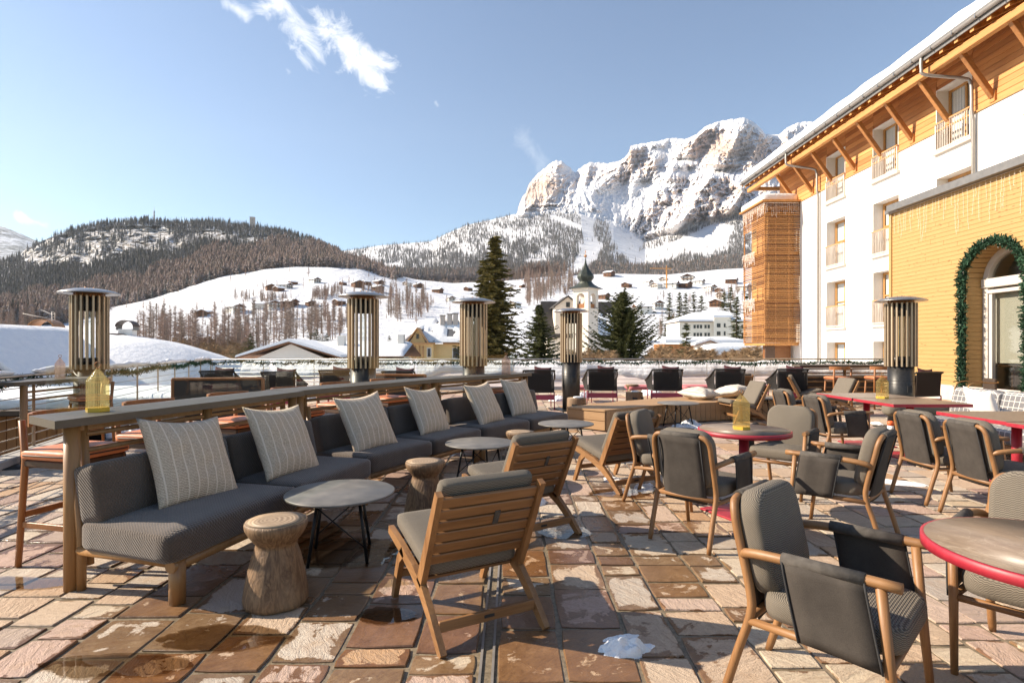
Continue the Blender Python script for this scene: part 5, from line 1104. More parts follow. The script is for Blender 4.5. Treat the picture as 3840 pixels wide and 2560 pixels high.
def stone_mesh(specs, name):
    V, F, UV, RN, WT = [], [], [], [], []
    for (x0, x1, y0, y1, rr, c, top, org) in specs:
        o = stone_verts(x0, x1, y0, y1, rr, 0); n = len(o); cx, cy = (x0+x1)/2, (y0+y1)/2; b = len(V); tx, ty = rr.uniform(-.006, .006), rr.uniform(-.006, .006)
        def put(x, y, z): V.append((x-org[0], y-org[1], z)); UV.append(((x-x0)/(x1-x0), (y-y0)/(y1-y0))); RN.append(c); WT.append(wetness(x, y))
        for (x, y) in o: put(x, y, -.03)
        for (x, y) in o: put(x, y, top-.003)
        for (x, y) in o: put(x+(cx-x)/max(.05, math.hypot(cx-x, cy-y))*.005, y+(cy-y)/max(.05, math.hypot(cx-x, cy-y))*.005, top+tx*(x-cx)/(x1-x0)+ty*(y-cy)/(y1-y0))
        for i in range(n):
            j = (i+1) % n; F.append((b+i, b+j, b+n+j, b+n+i)); F.append((b+n+i, b+n+j, b+2*n+j, b+2*n+i))
        F.append(tuple(b+2*n+i for i in range(n)))
    me = bpy.data.meshes.new(name); me.from_pydata(V, [], F); uv = me.uv_layers.new(name='st'); li = np.zeros(len(me.loops), dtype=np.int32); me.loops.foreach_get('vertex_index', li)
    uv.data.foreach_set('uv', np.array(UV, dtype=np.float32)[li].ravel()); a = me.attributes.new('rnd', 'FLOAT_COLOR', 'POINT'); a.data.foreach_set('color', np.array([c+(1,) for c in RN], dtype=np.float32).ravel())
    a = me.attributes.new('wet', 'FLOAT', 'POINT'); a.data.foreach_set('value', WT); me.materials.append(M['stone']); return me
DRX = -.115                                            # drain channel runs along y here
stones = []; rr = random.Random(11); x = -10.2
edges = [DRX-.045]
while edges[-1] > -10.4: edges.append(edges[-1]-rr.choice((.22, .25, .28, .31, .35)))
right = [DRX+.045]
while right[-1] < 12.2: right.append(right[-1]+rr.choice((.22, .25, .28, .31, .34))*(1.15 if right[-1] > 3 else 1.0))
rows_ = [(b, a) for a, b in zip(edges, edges[1:])]+list(zip(right, right[1:]))
for a, b in rows_:
    y = .9+rr.random()*.3; ymax = 19.3
    while y < ymax:
        L = rr.choice((.17, .22, .27, .33, .40, .48))*(1 if y < 9 else 1.6)
        y1 = min(y+L, ymax+.2); xm, ym = (a+b)/2, (y+y1)/2
        if xm < -6.05-(ym-6.0)*.295 and ym > 5: y = y1; continue                # outside the left railing
        if abs(xm) < ym*1.05+1.5:
            g_ = .009; zz = rr.uniform(-.001, .004)
            stones.append((a+g_/2, b-g_/2, y+g_/2, y1-g_/2, rr, (rr.random(), rr.random(), rr.random()), zz, (xm, ym)))
        y = y1
def px_area(s): 
    d = max(.8, s[7][1]); q = abs(s[7][0]/d)
    if d < 2.3 or q > .93: return 0
    return (s[1]-s[0])*(s[3]-s[2])/d**3
stones.sort(key=px_area, reverse=True)
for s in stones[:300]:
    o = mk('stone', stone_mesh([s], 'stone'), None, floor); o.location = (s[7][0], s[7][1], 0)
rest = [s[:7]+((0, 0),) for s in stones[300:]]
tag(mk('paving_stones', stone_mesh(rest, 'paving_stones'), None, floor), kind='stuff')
dr = MB()
for s in (-1, 1): dr.box((DRX+s*.028, 8.0, -.012), (.012, 13, .03))
dr.box((DRX, 8.0, -.03), (.05, 13, .01)); dr.build('drain_channel', M['pipe'], floor)

# ------------------------------------------------------------------ railing and parapet around the terrace
RC = Vector((-9.85, 18.6, 0)); LZ = 1.08
L0 = Vector((-5.55, 4.0, 0)); L0 = RC+(Vector((-6.4, 7.1, 0))-RC)*1.28; RB = Vector((14.8, 19.6, 0))
def railing(label, a, b, nposts, postmat, flat):
    d = (b-a); L = d.length; u = d/L; t = thing('railing', label, 'railing', a, math.atan2(d.y, d.x))
    MB().tube([(0, 0, LZ), (L, 0, LZ)], .026, 10).build('handrail', M['railsteel'], t)
    pm = MB().box((0, 0, LZ/2), (.055 if flat else .02, .02, LZ-.03), .004).mesh('post'); pm.materials.append(M[postmat])
    for i in range(nposts+1): o = mk('post', pm, None, t); o.location = (L*i/nposts, 0, 0)
    cm = MB().tube([(0, 0, 0), (L, 0, 0)], .007, 6).mesh('cable'); cm.materials.append(M['railsteel'])
    for k in range(7): o = mk('cable', cm, None, t); o.location = (0, .012, .14+k*.13)
    return t
railing('steel cable railing running back along the left side of the terrace', L0, RC, 11, 'railpost', True)
railing('long steel cable railing across the back of the terrace', RC+Vector((.05, 0, 0)), RB, 15, 'railsteel', False)
def sag(a, b, n, dz, seed, z0):
    rr = random.Random(seed); out = []
    for i in range(n+1):
        q = i/n; out.append(a.lerp(b, q)+Vector((0, -.03, z0+dz*math.sin(q*n*1.3+seed)*.7+rr.uniform(-.03, .03))))
    return out
garland('fir garland wound along the left side railing', sag(L0+(RC-L0)*.03, RC, 40, .03, 2, LZ-.09), .10, 2600, seed=5)
garland('fir garland hanging along the whole back railing', sag(RC, RB, 60, .045, 5, LZ-.12), .11, 3600, seed=6)
# snow that lies on the left handrail
sn = MB(); rr = random.Random(3)
for q0, q1 in ((.10, .24), (.27, .36), (.44, .60), (.63, .80), (.86, .99)):
    pts = [L0.lerp(RC, q0+(q1-q0)*i/14)+Vector((0, 0, LZ+.03+rr.uniform(0, .025))) for i in range(15)]; sn.tube(pts, [.012+.045*math.sin(math.pi*i/14)**.5*rr.uniform(.45, 1.2) for i in range(15)], 8)
tag(sn.build('rail_snow', M['snow']), 'ridge of snow lying on the left side handrail', 'snow')
kb = tag(MB().box((0, 0, .05), ((RC-L0).length, .26, .10), .01).build('kerb', M['concrete'], floor), 'pale concrete kerb under the left railing'); kb.location = (L0+RC)/2+Vector((.1, .03, 0)); kb.rotation_euler = (0, 0, math.atan2((RC-L0).y, (RC-L0).x))
pw = thing('parapet_wall', 'pale plastered parapet beyond the back railing, capped with melting snow', 'wall', (2.5, 20.4, 0))
MB().prism([(-.30, -.4), (.6, -.4), (.6, .78), (.35, .78), (-.30, .10)], -12.25, 12.25, 'x').build('wall', M['parapet'], pw)
m = MB(); n = 260; vs_ = []
for i in range(n+1):
    x = -12.3+24.6*i/n; a = fbm(x*.9, 1.0, 1.0, 4); b = fbm(x*2.1, 4.0, 2.0, 4); top = .80+.16+.13*a+.05*b; hang = max(0, .30*fbm(x*.55, 9.0, 2.0, 4)+.10)
    z1 = .62-hang*1.5; y1 = -.30+(z1-.10)*.955; vs_ += [(x, y1+.01, z1-.02), (x, y1-.05, z1+.03), (x, y1+.10, z1+.20), (x, .30, top), (x, .55, top+.02), (x, .7, .70)]
m.add(vs_, [(i*6+j, (i+1)*6+j, (i+1)*6+j+1, i*6+j+1) for i in range(n) for j in range(5)], True); m.build('snow', M['snow'], pw)

# ------------------------------------------------------------------ the neighbours' snow roofs at the left
t = thing('snowy_roof_house', 'big neighbouring house under a smooth thick snow roof, at the left', 'house', (-17.6, 26, -6))
prof = lambda x: 1.0 if x < 0 else max(0.0, math.cos(min(1.0, x/5.6)*math.pi/2))**.62
m = MB(); nx, ny = 90, 46; vs_ = []
for i in range(nx+1):
    X = -22+27.8*i/nx
    for j in range(ny+1):
        q = j/ny; Y = -7.5+15*q; zc = 8.02-.030*X; k = prof(X); z = zc-(1-abs(math.cos((q-.5)*math.pi))**.75)*2.75
        z = 5.2+(z-5.2)*k if X > 0 else z
        e = min(1.0, j/2.0, (nx-i)/2.0); lump = .16*fbm(X*.35, Y*.35, 1.0, 4)+(.16*ridged(X*.5, Y*.7, 4.0, 3) if X < -1 and q < .45 else 0)
        vs_.append((X, Y, z+lump*e-(1-e)*.3))
m.add(vs_, [(i*(ny+1)+j, (i+1)*(ny+1)+j, (i+1)*(ny+1)+j+1, i*(ny+1)+j+1) for i in range(nx) for j in range(ny)], True); m.build('snow', M['snow'], t)
MB().box((-8.6, -.2, 2.3), (25.4, 13.2, 5.6)).build('wall', M['hutwood'], t); MB().box((-8.4, -7.15, 5.0), (27, .5, .22)).build('eaves', M['darkwood'], t)
def roof_chimney(px, py, d, w, lab, big=True):
    p = P(px, py, d); c = thing('roof_chimney', lab, 'chimney', (p.x, p.y, p.z), .15); MB().box((0, 0, -.25), (w, w*.8, 1.0), .01).build('stack', M['plaster'], c)
    vs_ = [(w*.66*math.cos(R(a)), w*.50*math.sin(R(a))) for a in range(0, 181, 15)]; m = MB(); m.prism(vs_+[(q[0]*.92, q[1]*.92) for q in vs_[::-1]], -w*.5, w*.5, 'y'); o = m.build('cowl', M['darkwood'] if not big else M['copper'], c); o.location = (0, 0, .36)
    MB().box((-w*.6, 0, .3), (.04, w*.8, .2)).box((w*.6, 0, .3), (.04, w*.8, .2)).build('bracket', M['grey_metal'], c)
roof_chimney(174, 1262, 26, .85, 'white roof chimney with arched cowl, left of the first heater'); roof_chimney(478, 1254, 26.5, .60, 'white roof chimney with dark arched cowl, right of the first heater', False)
c = thing('roof_vent', 'low dark arched roof vent sunk in the snow beside the first heater', 'vent', P(441, 1278, 26)); vs_ = [(.42*math.cos(R(a)), .34*math.sin(R(a))) for a in range(0, 181, 15)]; MB().prism(vs_+[(q[0]*.92, q[1]*.92) for q in vs_[::-1]], -.4, .4, 'y').build('cowl', M['darkwood'], c)
p = P(195, 1240, 26); c = thing('roof_antenna', 'white television antenna mast above the big snow roof', 'antenna', (p.x, p.y, p.z-.4), .5); MB().tube([(0, 0, 0), (0, 0, 1.15)], .02, 6).build('pole', M['steel'], c)
m = MB()
for k in range(5): m.box((-.2, -.3+.15*k, 1.25), (.35, .012, .02), 0, Matrix.Rotation(.5, 3, 'Y'))
for k in range(4): m.box((.05, 0, .75+.14*k), (.012, .6, .02))
m.tube([(.05, -.3, .7), (.05, -.3, 1.25), (.05, .3, 1.25), (.05, .3, .7)], .015, 4); m.tube([(.1, 0, .9), (-1.0, -.2, 1.15)], .018, 4); m.build('elements', M['whiterail'], c)
t = thing('wooden_hut', 'orange wooden hut with dark roof edge below the left railing', 'hut', (-11.6, 12.2, -4), .12)
pl = MB().box((0, 0, 2.0), (.19, .03, 4.0), .005).mesh('plank'); pl.materials.append(M['hutwood'])
for k in range(30): o = mk('plank', pl, None, t); o.location = (-1.2+.2*k, 0, 0)
MB().box((1.6, 1.5, 2.0), (6, 2.9, 3.96)).build('wall', M['hutwood'], t); MB().box((1.6, 1.4, 4.1), (6.8, 3.9, .14), .02).build('roof', M['darkwood'], t)
MB().cushion((1.6, 1.4, 4.28), (6.6, 3.7, .3), .12, .05, 8).build('snow', M['snow'], t, True)
p = P(-40, 1400, 17); t = thing('wooden_gable', 'orange timber gable with dark roof edge at the far left', 'hut', (p.x-1.2, 17, -2), R(0))
MB().prism([(-3, 0), (3, 0), (3, 1.7), (0, 3.9), (-3, 1.7)], 0, 4, 'y').build('wall', M['hutwood'], t); MB().prism([(-3.4, 1.45), (0, 3.95), (3.4, 1.45), (3.4, 1.65), (0, 4.15), (-3.4, 1.65)], -.5, 4.3, 'y').build('roof', M['darkwood'], t)
m = MB().cushion((1.7, 2.0, 2.98), (4.0, 4.6, .3), .12, 0, 7, Matrix.Rotation(R(36), 3, 'Y')); m.cushion((-1.7, 2.0, 2.98), (4.0, 4.6, .3), .12, 0, 7, Matrix.Rotation(R(-36), 3, 'Y')); m.build('snow', M['snow'], t, True)
t = thing('snowy_shelter', 'dark wooden shelter with snow on its roof, seen through the left railing', 'shed', (-10.2, 18.6, -3), -.1); MB().box((0, 1.5, 1.0), (5.0, 3, 2.4)).build('wall', M['hutwood'], t); MB().box((0, 1.4, 2.3), (5.8, 4, .16)).build('roof', M['darkwood'], t); MB().cushion((0, 1.4, 2.62), (5.6, 3.8, .5), .2, .12, 8).build('snow', M['snow'], t, True)
# ------------------------------------------------------------------ sofa modules and bar counters
def hd(a): return Vector((math.sin(R(a)), math.cos(R(a)), 0)), Vector((math.cos(R(a)), -math.sin(R(a)), 0))     # along, towards the front
def sofa_module(label, front0, ang, L, nb=2, group='modules of the curved sofa', skew=0.0):
    """local: x to the front, y along the sofa, origin at the near front corner of the frame"""
    t = thing('sofa', label, 'sofa', (front0[0], front0[1], 0), -R(ang), group); D = .77
    for x in (-.05,):
        for y in (.05, L-.05): MB().lathe([(.044, 0), (.044, .26)], 14, (x, y, 0)).build('leg', M['framewood'], t)
    MB().lathe([(.04, 0), (.04, .25)], 14, (-.05, L/2, 0)).build('leg', M['framewood'], t)
    for y in (.05, L/2, L-.05): MB().tube([(-D+.02, y, 0), (-D+.02, y, .3), (-D-.04, y, .86)], .026, 10).build('back_post', M['framewood'], t)
    MB().tube([(-.05, .0, .225), (-.05, L, .225)], .036, 12).build('front_rail', M['framewood'], t)
    for y in (.04, L/2, L-.04): MB().tube([(-.05, y, .232), (-D+.02, y, .245)], .028, 10).build('side_rail', M['framewood'], t)
    for k in range(5): MB().box((-.15-.13*k, L/2, .238), (.07, L-.06, .018)).build('slat', M['framewood'], t)
    cl = L/nb
    for k in range(nb):
        c_ = MB().cushion((-.345, cl*(k+.5), .343), (.74, cl-.014, .185), .05, .018, 9)
        if skew and k == 0: c_.v = [(x, y-(.77+x)*skew*max(0, 1-y/.7), z) for x, y, z in c_.v]
        c_.build('seat_cushion', M['sofa'], t, True)
        m = Matrix.Rotation(R(-12), 3, 'Y')
        bc = MB().cushion((-.665, cl*(k+.5), .585), (.19, cl-.02, .36), .045, 0, 9, m); bc.build('back_cushion', M['sofa'], t, True)
        MB().tube([(-.02, cl*k+.03, .425), (-.02, cl*(k+1)-.03, .425)], .003, 4).build('piping', M['sofa'], t)
    return t
MODS = [((-1.865, 3.17), 14.5, 2.2), ((-1.37, 5.35), 27, 2.15), ((-.375, 7.27), 36, 2.15)]
sofa_module('nearest module of the curved grey sofa, with quilted end turned to us', *MODS[0], skew=.11); sofa_module('middle module of the curved grey sofa', *MODS[1]); sofa_module('far module of the curved grey sofa, beside the timber platform', *MODS[2])
CT = 1.035
def counter(label, back0, ang, L, end=False, rails=True, glass=None, width=.42, group=None):
    """local: y along, -x behind the sofa"""
    t = thing('bar_counter', label, 'counter', (back0[0], back0[1], 0), -R(ang), group)
    MB().prism([(.10, -.06 if not end else -.10), (.10, L+.0), (-width+.10, L+.0), (-width+.10, -.06 if not end else .06)], CT-.048, CT, 'z').build('top', M['countertop'], t)
    MB().box((-.02, L/2, CT-.07), (.05, L-.1, .04)).build('apron', M['framewood'], t)
    for y in (.06, L-.07): MB().lathe([(.042, 0), (.042, CT-.05)], 14, (.02, y, 0)).build('post', M['framewood'], t)
    MB().lathe([(.036, .28), (.036, CT-.05)], 12, (.01, L/2, 0)).build('post', M['framewood'], t)
    for y in (.16, L-.17): MB().tube([(.03, y, .12), (-.02, y, CT-.05)], .026, 10).build('brace_post', M['framewood'], t)
    for z in (.92, .82, .71, .46): MB().tube([(.0, .16, z), (.0, L-.17, z)], .016, 8).build('rail', M['framewood'], t)
    if glass:
        o = MB().box((-width+.16, (glass[0]+glass[1])/2, CT+.155), (.008, glass[1]-glass[0], .30)).build('glass_screen', M['clear_glass'], t)
    return t
CN = []
for i, (f0, a, L) in enumerate(MODS):
    al, fr = hd(a); b0 = Vector((f0[0], f0[1], 0))-fr*.83
    CN.append((b0, a, L))
counter('near grey bar counter with yellow lantern behind the sofa end', CN[0][0]+hd(14.5)[0]*-.02, 14.5, 2.25, True, glass=(.12, 2.2), group='bar counters behind the curved sofa')
counter('middle grey bar counter behind the sofa', CN[1][0]-hd(27)[0]*.12, 27, 2.25, glass=(.02, 2.22), group='bar counters behind the curved sofa')
counter('far grey bar counter with clear lantern at its end', CN[2][0]-hd(36)[0]*.1, 36, 2.3, glass=(.02, 2.28), group='bar counters behind the curved sofa')
# the counter at the right, its sofa on the far side
t = counter('bar counter at the right with two bar stools in front of it', (9.75, 14.45), -90, 2.6)
for z in (.60, .33): MB().tube([(.02, .15, z), (.02, 2.45, z)], .02, 8).build('rail', M['framewood'], t)
MB().cushion((.28, 1.3, .55), (.18, 2.3, .42), .05, 0, 6).build('back_cushion', M['sofa'], t, True); MB().cushion((.62, 1.3, .36), (.7, 2.3, .18), .05, 0, 6).build('seat_cushion', M['sofa'], t, True)
# bar table at the left edge
t = thing('bar_table', 'free standing bar table with clear lantern at the left edge', 'table', (-6.05, 7.05, 0), R(8)); MB().prism([(-1.5, -.12), (.0, -.16), (.34, 1.2), (-.1, 1.32), (-1.5, .4)], CT-.045, CT, 'z').build('top', M['countertop'], t)
MB().lathe([(.035, .34), (.04, .36), (.04, CT-.05)], 14).lathe([(.034, 0), (.034, .34)], 14).build('post', M['framewood'], t); MB().lathe([(.30, 0), (.30, .012), (.05, .02)], 24).build('base_plate', M['steel_dark'], t)
MB().lathe([(.03, 0), (.03, CT-.05)], 14, (.05, 1.1, 0)).build('post', M['framewood'], t)
for z in (.9, .8): MB().tube([(.0, .03, z), (.05, 1.1, z)], .015, 8).build('rail', M['framewood'], t)
# ------------------------------------------------------------------ striped pillows
def pillow_mesh(w, h, th, seed, crease=.012, n=26):
    m = MB(); rr = random.Random(seed); oy = rr.random()*50
    def pt(i, j, side):
        a = -1+2*i/n; b = -1+2*j/n; ex = 1-.075*(1-b*b)**1.0+.012*fbm(b*2.2, oy, 1.0, 3); ez = 1-.085*(1-a*a)+.012*fbm(a*2.2, oy+9, 2.0, 3)
        t_ = ((1-abs(a)**2.6)*(1-abs(b)**2.6))**.62; y = th/2*t_*side
        y += side*crease*fbm(a*2.1+oy, b*2.1, side*3.0, 4)*t_*2.2
        z = h/2*b*ez-(.02*(1-a*a)*max(0, b)); return (w/2*a*ex, y, z)
    for side in (-1, 1):
        vs_ = [pt(i, j, side) for i in range(n+1) for j in range(n+1)]
        fs = [(i*(n+1)+j, (i+1)*(n+1)+j, (i+1)*(n+1)+j+1, i*(n+1)+j+1) for i in range(n) for j in range(n)]
        m.add(vs_, fs if side < 0 else [f[::-1] for f in fs], True)
    return m
def leaning(label, bl, br, lean, w, seed, mat='pillow', h=None, th=.19, roll=0.0, z0=.43, group='striped pillows on the curved sofa', name='pillow', up=.0):
    a, b = Vector(bl), Vector(br); mid = (a+b)/2; d = (b-a).normalized(); h = h or w
    nf = Vector((d.y, -d.x, 0))                       # the side that faces the room
    zl = (Vector((0, 0, 1))*math.cos(R(lean))-nf*math.sin(R(lean))).normalized(); yl = zl.cross(d).normalized()
    o = pillow_mesh(w, h, th, seed).build(name, M[mat], None, True); m3 = Matrix((d, yl, zl)).transposed()@Matrix.Rotation(R(roll), 3, 'Y')
    mid = Vector((mid.x, mid.y, z0+up))
    o.matrix_world = Matrix.Translation(mid+zl*h*.475)@m3.to_4x4()
    return tag(o, label, 'pillow', group)
PB = [((622, 1915), (905, 1830)), ((1016, 1804), (1203, 1747)), ((1326, 1698), (1489, 1665)), ((1576, 1638), (1701, 1608)), ((1796, 1597), (1897, 1576)), ((1918, 1564), (2025, 1548))]
PL = ['largest and nearest striped pillow on the sofa', 'second striped pillow from the near end of the sofa', 'third striped pillow, first on the middle sofa module', 'fourth striped pillow from the near end of the sofa', 'fifth striped pillow from the near end of the sofa', 'farthest striped pillow, at the platform end of the sofa']
for i, (a, b) in enumerate(PB):
    pa, pb = [Vector(((q[0]-1920)/FPX*(1.02*FPX/(q[1]-HY)), 1.02*FPX/(q[1]-HY), 0)) for q in (a, b)]
    leaning(PL[i], pa, pb, 27, .63, 20+i, roll=(6, 4, -3, 5, -2, 4)[i], up=-.004)
# ------------------------------------------------------------------ lanterns
def lantern(label, loc, glassm, w=.15, h=.215, rz=.3, group='lanterns'):
    t = thing('lantern', label, 'lantern', loc, rz, group); r = w/2
    MB().lathe([(r*1.02, .0), (r*1.02, .028)], 6, smooth=False).build('base', M['amber_solid' if glassm == 'amber_glass' else 'rose_glass'], t)
    MB().lathe([(r, .03), (r, h)], 6, smooth=False, caps=False).build('body', M[glassm], t); MB().lathe([(r*1.03, h), (r*.10, h+.085)], 6, smooth=False, caps=False).build('lid', M[glassm], t)
    MB().tube([(.018*math.cos(a), 0, h+.105+.018*math.sin(a)) for a in np.linspace(0, 2*math.pi, 14)[:-1]], .003, 5, closed=True).build('ring', M['copper'], t)
    MB().lathe([(.006, h+.075), (.006, h+.09)], 8).build('ring_stem', M['copper'], t)
lantern('yellow glass lantern on the near bar counter', P(366, 1548, 3.72)*1.0, 'amber_glass', .135, .20); bpy.data.objects['lantern'].location.z = CT+.001
def put_lantern(lab, px, y, z, g, w=.15, h=.215): lantern(lab, ((px-1920)/FPX*y, y, z), g, w, h)
put_lantern('yellow glass lantern on the middle round table', 2780, 4.98, .741, 'amber_glass', .15, .225); put_lantern('yellow glass lantern on the far square table', 3318, 8.0, .741, 'amber_glass', .155, .235)
put_lantern('smoky clear lantern on the bar table at the left edge', 225, 7.75, CT+.001, 'rose_glass', .125, .2); put_lantern('smoky clear lantern at the far end of the bar counters', 1898, 9.05, CT+.001, 'rose_glass', .145, .22)
# ------------------------------------------------------------------ patio heaters
def heater():
    t = thing('patio_heater', '', 'heater', (0, 0, 0)); 
    MB().box((0, 0, .012), (.62, .62, .024), .004).build('base_plate', M['steel_dark'], t); MB().lathe([(.205, .024), (.205, 1.19)], 36).build('body', M['steel_dark'], t)
    MB().lathe([(.207, .86), (.207, .868)], 36).lathe([(.207, .80), (.207, .806)], 36).build('seam', M['rubber'], t)
    MB().lathe([(.17, 1.19), (.17, 1.30)], 28).build('burner', M['steel_dark'], t); MB().lathe([(.175, 2.03), (.175, 2.24)], 28).build('upper_ring', M['rubber'], t)
    fm = MB().box((0, 0, 1.69), (.028, .05, 1.14), .003).mesh('fin'); fm.materials.append(M['fin']); n = 20
    for k in range(n): a = 2*math.pi*k/n; o = mk('fin', fm, None, t); o.location = (.232*math.cos(a), .232*math.sin(a), 0); o.rotation_euler = (0, 0, a+math.pi/2)
    MB().lathe([(.055, 1.30), (.055, 2.03)], 20, caps=False).build('glass_tube', M['clear_glass'], t)
    m = MB()
    for z in (2.255, 2.272, 2.289): m.tube([(.20*math.cos(a), .20*math.sin(a), z) for a in np.linspace(0, 2*math.pi, 29)[:-1]], .005, 5, closed=True)
    for k in range(12): a = k*math.pi/6; m.tube([(.2*math.cos(a), .2*math.sin(a), 2.23), (.2*math.cos(a), .2*math.sin(a), 2.32)], .005, 5)
    m.build('mesh_guard', M['copper'], t); MB().lathe([(.165, 2.23), (.165, 2.31)], 28).build('guard_core', M['darkwood'], t)
    MB().lathe([(.40, 2.300), (.41, 2.296), (.40, 2.312), (.33, 2.340), (.22, 2.368), (.10, 2.383), (0, 2.387)], 48).build('cap', M['capsteel'], t)
    for k in range(3): MB().lathe([(.012, 2.38), (.012, 2.398)], 8, (.06*math.cos(k*2.1), .06*math.sin(k*2.1), 0)).build('bolt', M['copper'], t)
    MB().box((.0, -.205, .72), (.09, .012, .12), .003).build('access_plate', M['rubber'], t)
    return t
hp = heater()
for i, (px, d, rz, lab) in enumerate([(336, 8.9, .2, 'steel column heater at the left, behind the near bar counter'), (1362, 9.45, .1, 'steel column heater behind the middle bar counter'), (1776, 10.6, .3, 'steel column heater in front of the tall spruce'), (2142, 13.3, .2, 'steel column heater in front of the church tower'), (3378, 10.3, .1, 'steel column heater at the right, by the timber annex')]):
    place(hp, i == 0, ((px-1920)/FPX*d, d, 0), rz, lab, 'steel column heaters')
# ------------------------------------------------------------------ grey round coffee tables
def coffee():
    t = thing('coffee_table', '', 'table', (0, 0, 0)); MB().lathe([(.36, .432), (.372, .436), (.372, .447), (.368, .45), (0, .45)], 48).build('top', M['tablestone'], t); MB().lathe([(.25, .424), (.25, .432)], 24).build('ring', M['blacksteel'], t)
    for k in range(4): a = math.pi/4+k*math.pi/2; MB().tube([(.19*math.cos(a), .19*math.sin(a), .43), (.27*math.cos(a), .27*math.sin(a), 0)], .011, 8).build('leg', M['blacksteel'], t)
    for k in range(4):
        a, b = math.pi/4+k*math.pi/2, math.pi/4+(k+1)*math.pi/2; MB().tube([(.20*math.cos(a), .20*math.sin(a), .38), (.255*math.cos(b), .255*math.sin(b), .10)], .005, 6).build('cross_rod', M['blacksteel'], t)
    return t
cp = coffee()
for i, (x, y, rz, lab) in enumerate([(-1.2, 3.98, .2, 'nearest grey round coffee table beside the log stool'), (-.34, 6.05, .5, 'grey round coffee table between the second pair of lounge chairs and the sofa'), (.72, 7.6, .8, 'grey round coffee table at the far end of the sofa'), (3.05, 10.45, .3, 'grey round coffee table in front of the timber platform'), (5.1, 11.6, .9, 'grey round coffee table behind the sideways lounge chair')]):
    place(cp, i == 0, (x, y, 0), rz, lab, 'grey round coffee tables')
# ------------------------------------------------------------------ carved log stools and stumps
def log_stool(label, x, y, rz, sc=1.0):
    t = thing('log_stool', label, 'stool', (x, y, 0), rz, 'carved log stools'); t.scale = (sc, sc, sc)
    MB().lathe([(.158, 0), (.174, .010), (.178, .03), (.172, .08), (.154, .18), (.132, .27), (.114, .325), (.110, .342), (.122, .358), (.150, .395), (.170, .43), (.173, .455), (.167, .470)], 40, jit=.05).build('trunk', M['log'], t)
    MB().lathe([(.164, .4705), (.10, .473), (0, .474)], 40, jit=.05).build('seat_top', M['logtop'], t)
log_stool('nearest carved log stool, in front of the sofa', -1.345, 3.25, .4); log_stool('carved log stool between the coffee table and the second lounge chair', -.755, 4.95, 1.9); log_stool('carved log stool mostly hidden behind the second lounge chair', .10, 6.7, 2.6); log_stool('dark carved log stool far back by the pink footrests', 3.25, 15.4, .9)
def stump(label, x, y, rz, r=.2, h=.42):
    t = thing('log_stump', label, 'stump', (x, y, 0), rz, 'sawn log stumps'); MB().lathe([(r*.97, 0), (r, .03), (r*.99, h-.02), (r*.96, h)], 28, jit=.06).build('trunk', M['log'], t); MB().lathe([(r*.955, h+.001), (0, h+.004)], 28, jit=.06).build('top', M['logtop'], t)
    for a in (-2.1, -1.0): MB().box((r*.93*math.cos(a), r*.93*math.sin(a), h*.66), (.11, .05, .055), 0, Matrix.Rotation(a+math.pi/2, 3, 'Z')).build('handle_slot', M['rubber'], t)
    MB().cushion((.02, 0, h+.01), (r*.8, r*.6, .03), .012, .01, 5).build('snow', M['snow'], t, True)
stump('sawn log stump with hand slots beside the heater in front of the church', 1.34, 11.8, .2); stump('sawn log stump with hand slots behind the timber platform', 2.88, 13.4, .4); stump('snow topped log stump behind the near bar counter', -5.2, 8.6, .7, .24, .40)
# ------------------------------------------------------------------ slatted lounge chairs
def lounge():
    t = thing('lounge_chair', '', 'chair', (0, 0, 0)); w = .285
    for s in (-1, 1):
        x0, x1 = (s*w-.016, s*w+.016)
        MB().strip([(.40, .375), (.20, .335), (-.02, .275), (-.16, .215), (-.28, .13), (-.43, .0)], [.045, .055, .065, .065, .055, .045], x0, x1).build('rear_leg', M['teak_y'], t)
        MB().strip([(.13, .325), (.21, .26), (.26, .15), (.325, 0)], [.055, .052, .046, .038], x0, x1).build('front_leg', M['teak'], t)
        MB().strip([(-.13, .24), (-.20, .38), (-.385, .755)], [.06, .058, .042], x0, x1).build('back_upright', M['teak'], t)
        MB().lathe([(.016, 0), (.016, .008)], 8, (s*w, .32, -.004)).build('foot', M['rubber'], t)
    p0, p1 = Vector((-.175, .345)), Vector((-.372, .735)); n = 6
    for k in range(n):
        q = (k+.5)/n; c = p0.lerp(p1, q); d = (p1-p0); mt = Matrix.Rotation(math.atan2(-d.x, d.y), 3, 'X'); MB().box((0, c.x, c.y), (2*w-.034, .020, d.length/n-.012), .004, mt).build('slat', M['teak_x'], t)
    MB().box((0, -.335, .098), (2*w-.032, .022, .052), .003).build('stretcher', M['teak_x'], t); MB().box((0, .255, .16), (2*w-.032, .022, .045), .003).build('stretcher', M['teak_x'], t); MB().box((0, -.348, .10), (.055, .004, .014)).build('maker_plate', M['rubber'], t)
    for k in range(4): y = .34-.13*k; MB().box((0, y, .350-.30*(.34-y)*.9), (2*w-.034, .07, .016), .003, Matrix.Rotation(R(14), 3, 'X')).build('seat_slat', M['teak_x'], t)
    MB().cushion((0, .115, .372), (.525, .56, .085), .03, .012, 8, Matrix.Rotation(R(13.5), 3, 'X')).build('seat_cushion', M['knit'], t, True)
    d = (p1-p0); mt = Matrix.Rotation(math.atan2(-d.x, d.y), 3, 'X'); c = (p0+p1)/2+Vector((.052, .045)); MB().cushion((0, c.x, c.y), (.525, .078, d.length+.045), .03, 0, 8, mt).build('back_cushion', M['knit'], t, True)
    for z, s in ((0, 1), (0, -1)): pass
    e = p0.lerp(p1, .60); MB().box((.06, e.x-.014, e.y), (.032, .008, .085), .002, mt).build('strap', M['sleeve'], t)
    return t
lp = lounge()
